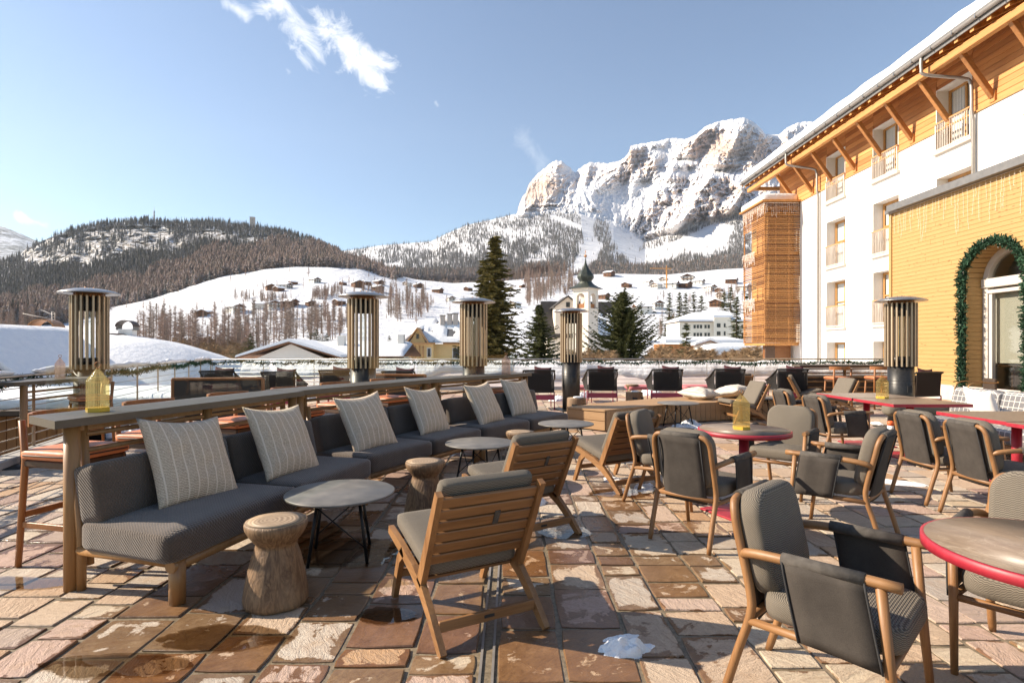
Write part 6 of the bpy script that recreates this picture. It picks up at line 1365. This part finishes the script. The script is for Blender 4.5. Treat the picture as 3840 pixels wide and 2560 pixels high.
for i, (x, y, fx, fy, lab) in enumerate([(-.28, 3.18, -.48, .88, 'nearest slatted lounge chair, its back turned to us'), (.05, 4.62, -.56, .83, 'second slatted lounge chair, just behind the nearest one'), (1.10, 6.12, -.50, .865, 'third slatted lounge chair, near the far end of the sofa'), (4.5, 11.1, -1, -.12, 'lounge chair seen from the side against the timber platform'), (5.95, 15.0, .15, .99, 'small far lounge chair with its slats towards us behind the pillows'), (7.15, 14.0, .9, -.2, 'far lounge chair left of the right hand counter post, facing right'), (6.95, 12.3, -.95, -.1, 'far lounge chair leaning right, behind the left rank of the square tables'), (-1.9, 11.4, -.8, .6, 'lounge chair seen between the rails behind the far counter')]):
    r = face(fx, fy); place(lp, i == 0, (x, y, 0), r, lab, 'slatted lounge chairs')
# ------------------------------------------------------------------ dining armchairs
def armchair():
    t = thing('armchair', '', 'chair', (0, 0, 0)); tr = .0185
    for s in (-1, 1):
        MB().tube(smoothpath([(s*.235, -.345, 0), (s*.235, -.285, .20), (s*.235, -.235, .36), (s*.232, -.238, .46), (s*.228, -.285, .66), (s*.222, -.305, .755), (s*.195, -.318, .800), (s*.150, -.322, .812)], 5), [tr*.82]+[tr]*35, 10).build('rear_leg', M['teak'], t)
        MB().tube(smoothpath([(s*.238, -.262, .600), (s*.262, -.235, .618), (s*.283, -.15, .632), (s*.290, .06, .640), (s*.290, .30, .640)], 4), [tr*.9]*3+[tr*1.06]*14, 10).build('armrest', M['teak_y'], t)
        MB().tube([(s*.284, .235, .628), (s*.272, .262, .32), (s*.262, .295, 0)], [tr, tr, tr*.78], 10).build('front_leg', M['teak'], t)
        MB().tube([(s*.290, -.09, .640), (s*.290, .19, .640)], tr*1.35, 12).build('arm_sleeve', M['sleeve'], t)
        sp = MB(); n = 8; vs_ = []
        for i in range(n+1):
            q = i/n; 
            for j in range(5):
                u = j/4; y = (-.085+(.275)*u); y2 = (-.03+.275*u); yy = y+(y2-y)*q; vs_.append((s*(.310-.018*q**1.5+.003*math.sin(u*5+q*3)), yy, .635-.295*q-.012*q*u))
        sp.add(vs_, [(i*5+j, (i+1)*5+j, (i+1)*5+j+1, i*5+j+1) for i in range(n) for j in range(4)], True); o = sp.build('side_panel', M['sling'], t); md = o.modifiers.new('s', 'SOLIDIFY'); md.thickness = .004
        for e in (0, 4): MB().tube([Vector(vs_[i*5+e])+Vector((s*.002, 0, 0)) for i in range(n+1)], .0045, 5).build('hem', M['dark_fabric'], t)
        MB().tube([(s*.238, -.235, .335), (s*.268, .25, .345)], tr*.9, 8).build('seat_rail', M['teak_y'], t)
    MB().tube([(-.150, -.322, .812), (.150, -.322, .812)], tr*1.4, 12).build('top_sleeve', M['sleeve'], t); MB().tube([(-.27, .255, .335), (.27, .255, .335)], tr*.95, 8).build('front_rail', M['teak_x'], t); MB().tube([(-.235, -.235, .35), (.235, -.235, .35)], tr*.95, 8).build('back_rail', M['teak_x'], t)
    bp = MB(); vs_ = []; n = 10
    for i in range(n+1):
        q = i/n; z = .805-.49*q; y = -.345+.115*q**.9+.006*math.sin(q*6)
        for j in range(7): u = -1+j/3; vs_.append((u*.165, y-.008*(1-u*u), z))
    bp.add(vs_, [(i*7+j, (i+1)*7+j, (i+1)*7+j+1, i*7+j+1) for i in range(n) for j in range(6)], True); o = bp.build('back_panel', M['sling'], t); md = o.modifiers.new('s', 'SOLIDIFY'); md.thickness = .004
    for s in (-1, 1): MB().tube([(s*.165, -.343, .79), (s*.165, -.228, .32)], .005, 5).build('seam', M['dark_fabric'], t)
    def slab(w, h, r, th, e, mt, c, nm):                # rounded-corner slab with soft edge
        m = MB(); rings = []; n = 8; out = []
        for qx, qy, a0 in ((1, 1, 0), (-1, 1, 90), (-1, -1, 180), (1, -1, 270)):
            for i in range(n+1): a = R(a0+90*i/n); out.append((qx*(w/2-r), qy*(h/2-r), math.cos(a), math.sin(a)))
        prof = [(-e*.9, -th/2), (-e*.25, -th/2+e*.25), (0, -th/2+e), (0, th/2-e), (-e*.25, th/2-e*.25), (-e*.9, th/2)]
        vs_ = []
        for off, z in prof:
            for (cx, cy, dx, dy) in out: vs_.append(c+mt@Vector((cx+dx*(r+off), cy+dy*(r+off), z)))
        k = len(out); m.add(vs_, [(i*k+j, i*k+(j+1) % k, (i+1)*k+(j+1) % k, (i+1)*k+j) for i in range(5) for j in range(k)], True); b = len(m.v)
        m.add([c+mt@Vector((0, 0, th/2+.012)), c+mt@Vector((0, 0, -th/2))], []); T, B = b, b+1; o0 = b-len(vs_)
        for j in range(k): m.f.append((o0+5*k+j, o0+5*k+(j+1) % k, T)); m.sm.append(True); m.f.append((o0+(j+1) % k, o0+j, B)); m.sm.append(True)
        return m.build(nm, M['knit'], t)
    slab(.51, .50, .11, .10, .032, Matrix.Identity(3), Vector((0, .045, .415)), 'seat_cushion')
    mt = Matrix.Rotation(R(90-12), 3, 'X'); mt = Matrix(((1, 0, 0), (0, math.cos(R(102)), -math.sin(R(102))), (0, math.sin(R(102)), math.cos(R(102)))))@Matrix.Rotation(0, 3, 'Z'); mt = Matrix.Rotation(R(102), 3, 'X')@Matrix.Rotation(math.pi, 3, 'Y')
    slab(.455, .44, .12, .095, .03, mt, Vector((0, -.222, .635)), 'back_cushion'); MB().box((.231, -.235, .60), (.003, .022, .014)).build('fabric_tag', M['tagwhite'], t)
    return t
ac = armchair()
ACH = [(1.31, 2.33, .70, -.71, 'large grey armchair in the right foreground, seen from the side'), (2.36, 2.52, -.76, -.65, 'armchair cut by the right edge, behind the near round table'), (1.46, 4.40, .71, .70, 'armchair with its back to us at the middle round table'), (1.47, 5.42, .86, -.50, 'armchair left of the middle round table, mostly hidden'), (2.74, 5.76, -.69, -.72, 'armchair facing us behind the middle round table'), (2.56, 4.44, -.70, .71, 'armchair right of the middle round table, its back turned right'),
       (4.22, 7.42, 1, .06, 'armchair at the near side of the far square tables'), (4.26, 8.38, 1, .0, 'smaller armchair behind it at the far square tables'), (4.15, 5.48, 1, .02, 'left one of two armchairs with backs to us at the right square tables'), (4.13, 4.80, 1, -.02, 'right one of two armchairs with backs to us at the right square tables')]
for i, (x, y, fx, fy, lab) in enumerate(ACH): place(ac, i == 0, (x, y, 0), face(fx, fy), lab, 'grey dining armchairs')
# ------------------------------------------------------------------ red edged tables
def round_table(label, x, y, r):
    t = thing('round_table', label, 'table', (x, y, 0), .4, 'round red edged tables'); MB().lathe([(r-.012, .7415), (0, .742)], 64).build('top', M['tabletop'], t); MB().lathe([(r-.03, .700), (r, .702), (r, .738), (r-.006, .7405), (r-.012, .7405)], 64).build('edge', M['red'], t)
    MB().lathe([(.042, .02), (.042, .70)], 24).build('column', M['red'], t); MB().box((0, 0, .010), (.52, .52, .018), .004).build('base', M['red'], t); MB().box((0, 0, .69), (.3, .3, .02)).build('bracket', M['blacksteel'], t)
round_table('round table with red edge and yellow lantern, in the middle', 2.03, 4.98, .385); round_table('round table with red edge cut by the right edge of the picture', 1.925, 2.0, .40)
def square_table(label, x, y, w, d):
    t = thing('square_table', label, 'table', (x, y, 0), 0, 'square red edged tables'); MB().box((0, 0, .72), (w-.008, d-.008, .038), .004).build('edge', M['red'], t); MB().box((0, 0, .7405), (w-.014, d-.014, .003)).build('top', M['tabletop'], t)
    MB().lathe([(.045, .02), (.045, .70)], 24).build('column', M['red'], t); MB().box((0, 0, .010), (.56, .56, .018), .004).build('base', M['red'], t)
square_table('nearer square table of the far pair, carrying no lantern', 5.33, 7.62, 1.02, .86); square_table('farther square table of the far pair, with the yellow lantern', 5.33, 8.55, 1.02, .94)
square_table('farther square table of the right hand pair', 5.28, 5.95, 1.02, .92); square_table('nearer square table of the right hand pair', 5.24, 5.0, 1.02, .92)
bpy.data.objects['lantern.002'].location = (5.22, 8.02, .7425)
# ------------------------------------------------------------------ bar stools
def stool():
    t = thing('bar_stool', '', 'stool', (0, 0, 0))
    for s in (-1, 1):
        MB().tube([(s*.215, -.235, 0), (s*.195, -.20, .70), (s*.20, -.225, .97)], [.019, .021, .020], 6).build('rear_leg', M['stoolwood'], t); MB().tube([(s*.205, .215, 0), (s*.185, .17, .70)], [.018, .021], 6).build('front_leg', M['stoolwood'], t)
        MB().box((s*.205, 0, .28), (.022, .40, .04), .004).build('side_stretcher', M['stoolwood'], t)
    MB().box((0, .20, .20), (.40, .022, .05), .004).build('foot_rest', M['stoolwood'], t); MB().box((0, -.22, .34), (.40, .022, .04), .004).build('rear_stretcher', M['stoolwood'], t)
    MB().box((0, -.01, .685), (.42, .40, .05), .01).build('seat_frame', M['darkwood'], t); MB().cushion((0, -.005, .742), (.45, .43, .07), .03, .012, 7).build('seat_cushion', M['leather'], t, True); MB().tube([(x, y, .742) for x, y in ((-.195, -.218), (.195, -.218), (.226, -.18), (.226, .17), (.195, .21), (-.195, .21), (-.226, .17), (-.226, -.18))], .005, 5, closed=True).build('piping', M['piping'], t)
    m = MB(); vs_ = []; n = 14
    for i in range(n+1):
        a = R(205+130*i/n); x, y = .275*math.cos(a), .02+.275*math.sin(a); x2, y2 = x*.92, .02+(y-.02)*.92; vs_ += [(x, y, .935), (x, y, 1.02), (x2, y2, 1.02), (x2, y2, .935)]
    m.add(vs_, [(i*4+j, i*4+(j+1) % 4, (i+1)*4+(j+1) % 4, (i+1)*4+j) for i in range(n) for j in range(4)]+[(0, 3, 2, 1), (n*4, n*4+1, n*4+2, n*4+3)]); m.build('backrest', M['stoolwood'], t); return t
st = stool()
for i, (x, y, fx, fy, lab) in enumerate([(-3.0, 3.93, .97, -.25, 'nearest wooden bar stool with orange leather seat at the left'), (-2.88, 4.66, .97, -.22, 'second bar stool from the left end of the counters'), (-2.63, 5.45, .95, -.3, 'third bar stool behind the near counter'), (-2.35, 6.2, .9, -.45, 'fourth bar stool, at the joint of near and middle counter'), (-2.12, 7.1, .88, -.46, 'fifth bar stool behind the middle counter'), (-1.72, 7.95, .85, -.5, 'sixth bar stool behind the middle counter end'), (-.42, 9.3, .8, -.6, 'last bar stool behind the far counter'),
        (-6.05, 8.15, -.6, -.8, 'bar stool with orange seat under the bar table at the left edge'), (-6.75, 6.9, .9, .3, 'bar stool half hidden at the far left edge'), (7.72, 13.5, 0, 1, 'left bar stool in front of the right hand counter'), (8.75, 13.6, .05, 1, 'right bar stool in front of the right hand counter, beside the heater')]):
    place(st, i == 0, (x, y, 0), face(fx, fy), lab, 'orange leather bar stools')
# ------------------------------------------------------------------ timber platform with planked sides
pf = thing('timber_platform', 'low curved timber platform with planked side and two pillows on top', 'platform', (0, 0, 0)); near = smoothpath([(1.62, 9.85, 0), (2.6, 10.62, 0), (3.6, 11.12, 0), (4.6, 11.42, 0), (5.75, 11.55, 0)], 9); far = [(5.8, 12.85), (4.4, 12.75), (3.3, 12.3), (2.1, 11.4), (1.02, 10.4)]; ph = .38
poly = [(p.x, p.y) for p in near]+far
MB().prism([(x, y) for x, y in poly], .02, ph-.03, 'z').build('core', M['deck'], pf)
cx_, cy_ = 3.4, 11.5
MB().prism([(x+(x-cx_)*.012, y+(y-cy_)*.02) for x, y in poly], ph-.03, ph, 'z').build('top', M['deck'], pf)
tot = [0]
for a, b in zip(near, near[1:]): tot.append(tot[-1]+(b-a).length)
pk = MB().box((0, 0, .185), (.112, .02, .325), .004).mesh('plank'); pk.materials.append(M['deck']); s_ = .06
while s_ < tot[-1]:
    i = next(k for k in range(len(tot)-1) if tot[k+1] >= s_); a, b = near[i], near[i+1]; p = a.lerp(b, (s_-tot[i])/(tot[i+1]-tot[i])); d = b-a; o = mk('plank', pk, None, pf); o.location = (p.x+d.normalized().y*.011, p.y-d.normalized().x*.011, 0); o.rotation_euler = (0, 0, math.atan2(d.y, d.x)); s_ += .117
a, b = Vector((1.02, 10.4, 0)), Vector((1.62, 9.85, 0)); d = b-a
for z in (.10, .265): o = MB().box((0, 0, z), (d.length, .02, .155), .004).build('end_board', M['deck'], pf); o.location = ((a+b)/2)+Vector((-.008, -.008, 0)); o.rotation_euler = (0, 0, math.atan2(d.y, d.x))
def flat_pillow(label, x, y, z, rz, w, seed, tilt=(0, 0), mat='pillow_light'):
    o = pillow_mesh(w, w, .26, seed, .02).build('pillow', M[mat], None, True); o.matrix_world = Matrix.Translation((x, y, z))@Matrix.Rotation(rz, 4, 'Z')@Matrix.Rotation(R(90+tilt[0]), 4, 'X')@Matrix.Rotation(R(tilt[1]), 4, 'Y'); tag(o, label, 'pillow', 'pillows lying on the platform')
flat_pillow('left of two pale pillows lying on the timber platform', 3.95, 12.0, ph+.11, .75, .68, 51, (4, 0)); flat_pillow('right of two pale pillows lying on the timber platform', 4.75, 12.25, ph+.14, .55, .68, 52, (-9, 6))
# ------------------------------------------------------------------ rope armchairs, footrests and dark sofas at the back
def rope_chair(weave='weave'):
    t = thing('rope_chair', '', 'chair', (0, 0, 0)); w, zt, zb = .36, .93, .42
    MB().tube(smoothpath([(-w-.06, .42, .62), (-w-.05, .0, .74), (-w, -.30, zt-.03), (-w+.05, -.34, zt), (w-.05, -.34, zt), (w, -.30, zt-.03), (w+.05, .0, .74), (w+.06, .42, .62)], 4), .019, 8).build('top_frame', M['steel_dark'], t); MB().tube([(-w, .42, zb), (-w, -.30, zb), (w, -.30, zb), (w, .42, zb)], .016, 8).build('lower_frame', M['steel_dark'], t)
    m = MB(); n = 42
    for i in range(n+1): x = -w+.03+(2*w-.06)*i/n; m.tube([(x, -.335, zt), (x*.98, -.30, zb)], .0068, 4, False)
    for s in (-1, 1):
        for i in range(22): q = i/21; y = -.28+.68*q; m.tube([(s*(w+.055*min(1, q*1.6)), y, .90-.28*min(1, q*1.1)), (s*w, y, zb)], .0068, 4, False)
    m.build('rope_weave', M[weave], t)
    MB().cushion((0, -.19, .66), (2*w-.10, .16, .42), .06, 0, 6, Matrix.Rotation(R(-6), 3, 'X')).build('back_cushion', M[weave], t, True); MB().cushion((0, .06, .47), (2*w-.06, .62, .12), .04, .01, 6).build('seat_cushion', M[weave], t, True)
    m = MB()
    for s in (-1, 1):
        for y in (-.30, .40): m.tube([(s*w, y, zb), (s*(w+.01), y, 0)], .014, 6)
    m.tube([(-w, -.3, .33), (w, -.3, .33)], .012, 6); m.build('leg_frame', M['pinkframe'], t); MB().box((0, -.305, .30), (2*w-.02, .01, .12)).build('skirt', M['pinkframe'], t)
    o = pillow_mesh(.42, .36, .14, 7, .01, 12).build('loose_cushion', M['darkred'], t); o.location = (.10, -.17, .84); o.rotation_euler = (R(-12), R(5), 0)
    return t
rc = rope_chair()
for i, (px, d, fx, fy, lab) in enumerate([(2016, 13.6, -.05, 1, 'dark rope armchair just left of the heater before the church'), (2252, 14.2, .03, 1, 'dark rope armchair just right of the heater before the church'), (2493, 14.2, .08, 1, 'dark rope armchair behind the timber platform, third from the heater'), (2724, 14.3, .12, 1, 'dark rope armchair behind the platform pillows'), (2955, 14.3, .15, 1, 'dark rope armchair left of the right hand counter post'), (1506, 13.0, .05, 1, 'dark rope armchair seen between second and third heater'), (1270, 13.6, 0, 1, 'dark rope armchair seen through glass left of the second heater'), (1062, 12.6, -.1, 1, 'dark rope armchair behind the glass of the middle counter'), (832, 13.2, -.15, 1, 'leftmost dark rope armchair by the railing corner')]):
    place(rc, i == 0, ((px-1920)/FPX*d, d, 0), face(fx, fy), lab, 'dark rope armchairs')
rb = rope_chair('brownweave'); place(rb, True, (8.85, 12.5, 0), face(-.25, 1), 'brown rope armchair right of the heater by the annex', None)
def footrest(label, px, d, w, rz=0):
    t = thing('footrest', label, 'footrest', ((px-1920)/FPX*d, d, 0), rz, 'pink footrests'); MB().cushion((0, 0, .38), (w, .75, .10), .03, .01, 6).build('cushion', M['pinkfabric'], t, True); m = MB()
    for sx in (-1, 1):
        for sy in (-1, 1): m.tube([(sx*(w/2-.06), sy*.3, .33), (sx*(w/2-.06), sy*.3, 0)], .013, 6)
    m.build('leg_frame', M['pinkframe'], t)
for px, d, w, lab in ((2186, 15.5, .5, 'pink footrest peeking out right of the church heater'), (2405, 15.6, .8, 'pink footrest between the second and third rope armchair'), (2615, 15.7, .9, 'pink footrest behind the left platform pillow'), (2840, 15.7, 1.0, 'pink footrest between the two right rope armchairs'), (1180, 14.6, 1.0, 'pink footrest seen through the counter glass')): footrest(lab, px, d, w)
def dark_sofa(label, px, d, L, rz):
    t = thing('high_back_sofa', label, 'sofa', ((px-1920)/FPX*d, d, 0), rz, 'dark high back sofas'); MB().box((0, -.30, .60), (L, .05, .66), .01).build('back_panel', M['weave'], t); MB().box((0, -.31, .95), (L+.06, .07, .045), .012).build('top_rail', M['stoolwood'], t)
    for s in (-1, 1):
        MB().box((s*(L/2+.02), -.30, .48), (.05, .06, .96), .01).build('post', M['stoolwood'], t); MB().box((s*(L/2+.02), .35, .30), (.05, .05, .60), .01).build('post', M['stoolwood'], t); MB().box((s*(L/2+.02), .02, .58), (.05, .70, .04), .01).build('arm', M['stoolwood'], t)
    MB().cushion((0, .05, .36), (L-.05, .66, .16), .04, .01, 6).build('seat_cushion', M['sofa'], t, True)
dark_sofa('dark high back sofa with wooden top rail behind the near counter glass', 845, 9.6, 1.35, .12); dark_sofa('dark high back sofa behind the second heater', 1500, 10.9, 1.1, -.1)
# ------------------------------------------------------------------ lounge sofa at the right with plaid and white cushions
cs = thing('plaid_sofa', 'low outdoor sofa with grey plaid cushions in front of the annex', 'sofa', (6.75, 7.3, 0), 0)
MB().box((.05, 0, .16), (.85, 3.6, .08), .01).build('frame', M['teak_y'], cs); MB().cushion((.0, 0, .30), (.82, 3.5, .20), .06, .01, 9).build('seat_cushion', M['plaid'], cs, True)
for k in range(4): MB().cushion((.33, -1.35+.9*k, .60), (.24, .86, .48), .10, 0, 8, Matrix.Rotation(R(14), 3, 'Y')).build('back_cushion', M['plaid'], cs, True)
for sx in (-.3, .4):
    for sy in (-1.6, 1.6): MB().box((sx, sy, .06), (.06, .06, .12)).build('leg', M['teak'], cs)
MB().cushion((-.15, 1.95, .46), (1.1, .28, .22), .10, 0, 8).build('arm_bolster', M['knit_plain'], cs, True)
for y, lab, rz in ((7.9, 'white cushion leaning on the plaid sofa, the farther one', 0), (6.75, 'white cushion on the plaid sofa, cut by the picture edge', .1)):
    a, b = Vector((6.66, y+.27, 0)), Vector((6.60, y-.27, 0)); leaning(lab, b, a, 20, .54, int(y*10), 'whitefabric', th=.2, roll=4, z0=.40, group=None, name='pillow') if False else leaning(lab, a, b, -20, .54, int(y*10), 'whitefabric', th=.2, roll=4, z0=.40, group=None)
# a wire chair by the arch
t = thing('wire_chair', 'dark wire armchair beside the foot of the arch garland', 'chair', (10.55, 12.9, 0), face(-1, .3)); MB().tube(smoothpath([(-.3, .3, 0), (-.3, .28, .62), (-.3, -.2, .68), (-.22, -.28, .70), (.22, -.28, .70), (.3, -.2, .68), (.3, .28, .62), (.3, .3, 0)], 5), .014, 8).build('frame', M['bronze'], t); MB().cushion((0, 0, .42), (.54, .52, .1), .03, .01, 6).build('seat', M['brownweave'], t, True); MB().cushion((0, -.24, .62), (.5, .07, .3), .03, 0, 6).build('back', M['brownweave'], t, True)
for s in (-1, 1): MB().tube([(s*.26, -.24, .4), (s*.28, -.3, 0)], .013, 6).build('rear_leg', M['bronze'], t)
t = thing('gas_canister', 'small orange and white canister at the foot of the right heater', 'canister', (6.62, 9.95, 0)); MB().lathe([(.05, 0), (.05, .10)], 16).build('body', M['tagwhite'], t); MB().lathe([(.052, .10), (.052, .16), (.03, .18)], 16).build('top', M['orange'], t)
# ------------------------------------------------------------------ melting snow on the floor
def snow_clump(label, x, y, r, h, seed, rz=0.0, ax=1.0):
    m = MB(); n = 44; vs_ = {}; V = []; F = []
    for i in range(n+1):
        for j in range(n+1):
            a, b = -1.25+2.5*i/n, -1.25+2.5*j/n; q = math.hypot(a, b); f = 1-q**1.6+.75*fbm(a*1.7+seed*3.1, b*1.7, 1.0, 4)
            lump = .35*fbm(a*3+seed, b*3, 5.0, 3)+.08*fbm(a*11+seed, b*11, 8.0, 3)
            z = h*(max(-.15, f)**.7 if f > 0 else f*.8)*(1+lump)-.006
            vs_[i, j] = len(V); V.append((a*r*ax, b*r/ax, z))
    for i in range(n):
        for j in range(n):
            q = [vs_[i, j], vs_[i+1, j], vs_[i+1, j+1], vs_[i, j+1]]
            if max(V[k][2] for k in q) > -.002: F.append(q)
    m.add(V, F, True); o = m.build('snow_clump', M['snow'], None); o.location = (x, y, .004); o.rotation_euler = (0, 0, rz); tag(o, label, 'snow', 'melting snow clumps on the floor')
def gs(px, py): p = G(px, py); return p.x, p.y
for i, (px, py, r, h, ax, lab) in enumerate([(2345, 2440, .085, .075, 1.45, 'white snow clump lying in the foreground shadow right of the nearest lounge chair'), (2330, 2395, .06, .018, 1.6, 'thin slushy snow patch behind the foreground snow clump'), (2420, 2430, .05, .014, 1.5, 'thin grey slush at the right end of the foreground snow clump'), (2010, 1888, .10, .05, 1.4, 'snow clump under the back of the second lounge chair'), (2415, 1830, .16, .02, 1.5, 'flat snow patch under the third lounge chair'), (2300, 1800, .14, .02, 1.3, 'thin snow patch in front of the third lounge chair'), (2590, 1600, .22, .14, 1.2, 'snow heap under the coffee table before the platform'), (2545, 1606, .14, .08, 1.2, 'small snow heap left of the one under the platform coffee table'), (3145, 1672, .05, .04, 1.0, 'single snowball lying behind the middle round table'),
        (3360, 1810, .18, .03, 1.6, 'snow patch on the floor between the right hand tables'), (420, 1640, .22, .18, 1.0, 'snow heap behind the near bar counter'), (500, 1620, .16, .12, 1.0, 'smaller snow heap beside the one behind the near bar counter'), (2195, 1490, .3, .16, 1.2, 'snow heap right of the heater before the church'), (2100, 1500, .3, .14, 1.3, 'snow heap left of the heater before the church'), (2440, 1480, .35, .2, 1.0, 'snow heap behind the sawn stump at the back'), (1180, 1490, .35, .22, 1.2, 'snow heap seen between the rails of the middle counter'), (3290, 1590, .10, .05, 1.6, 'snow crumbs near the right heater base')]):
    x, y = gs(px, py); snow_clump(lab, x, y, r, h, 3+i*5, .3*i, ax)
# ------------------------------------------------------------------ standing melt water
def m_puddle():
    t = NT('puddle'); tr = t.n('ShaderNodeBsdfTransparent'); tr.inputs[0].default_value = (.60, .52, .42, 1); gl = t.n('ShaderNodeBsdfGlossy'); gl.inputs['Roughness'].default_value = .015
    lw = t.n('ShaderNodeLayerWeight'); lw.inputs['Blend'].default_value = .5; mx = t.n('ShaderNodeMixShader'); t.put(mx.inputs[0], t.math('ADD', t.math('MULTIPLY', t.math('POWER', lw.outputs['Facing'], 4.0), .85), .03)); t.put(mx.inputs[1], tr.outputs[0]); t.put(mx.inputs[2], gl.outputs[0]); t.put(t.out.inputs[0], mx.outputs[0])
    n = t.noise(t.co.outputs['Object'], 14, 2, .5); b = t.n('ShaderNodeBump'); b.inputs['Strength'].default_value = .06; b.inputs['Distance'].default_value = .004; t.put(b.inputs['Height'], n); t.put(gl.inputs['Normal'], b.outputs[0]); return t.m
M['puddle'] = m_puddle()
def puddle(px, py, rx, ry, seed):
    p = G(px, py); n = 56; vs_ = []
    for i in range(n):
        a = 6.2832*i/n; k = 1+.55*fbm(math.cos(a)*1.3+seed*7, math.sin(a)*1.3, 3.0, 4)+.10*fbm(math.cos(a)*6+seed, math.sin(a)*6, 5.0, 3); vs_.append((rx*k*math.cos(a), ry*k*math.sin(a), 0))
    vs_.append((0, 0, 0)); o = MB().add(vs_, [(i, (i+1) % n, n) for i in range(n)]).build('puddle', M['puddle']); o.location = (p.x, p.y, .0088); tag(o, kind='structure')
for i, a in enumerate([(2125, 1998, .20, .15), (75, 2190, .34, .10), (1330, 2070, .38, .30), (830, 2395, .30, .12), (1450, 2310, .16, .10), (2330, 1850, .30, .18), (1640, 1960, .22, .30), (430, 2500, .34, .10), (1130, 2010, .3, .35)]): puddle(*a, i+1)
# ------------------------------------------------------------------ the valley's thin winter haze
hz = MB().box((0, 2900, 1190), (17000, 7200, 2500)).build('haze', None); tag(hz, kind='stuff')
hm = bpy.data.materials.new('haze'); hm.use_nodes = True; hm.node_tree.nodes.clear()
pv = hm.node_tree.nodes.new('ShaderNodeVolumePrincipled'); pv.inputs['Color'].default_value = (.80, .88, 1.0, 1); pv.inputs['Density'].default_value = 3.0e-5; pv.inputs['Anisotropy'].default_value = .2
ho = hm.node_tree.nodes.new('ShaderNodeOutputMaterial'); hm.node_tree.links.new(pv.outputs[0], ho.inputs['Volume']); hz.data.materials.append(hm)
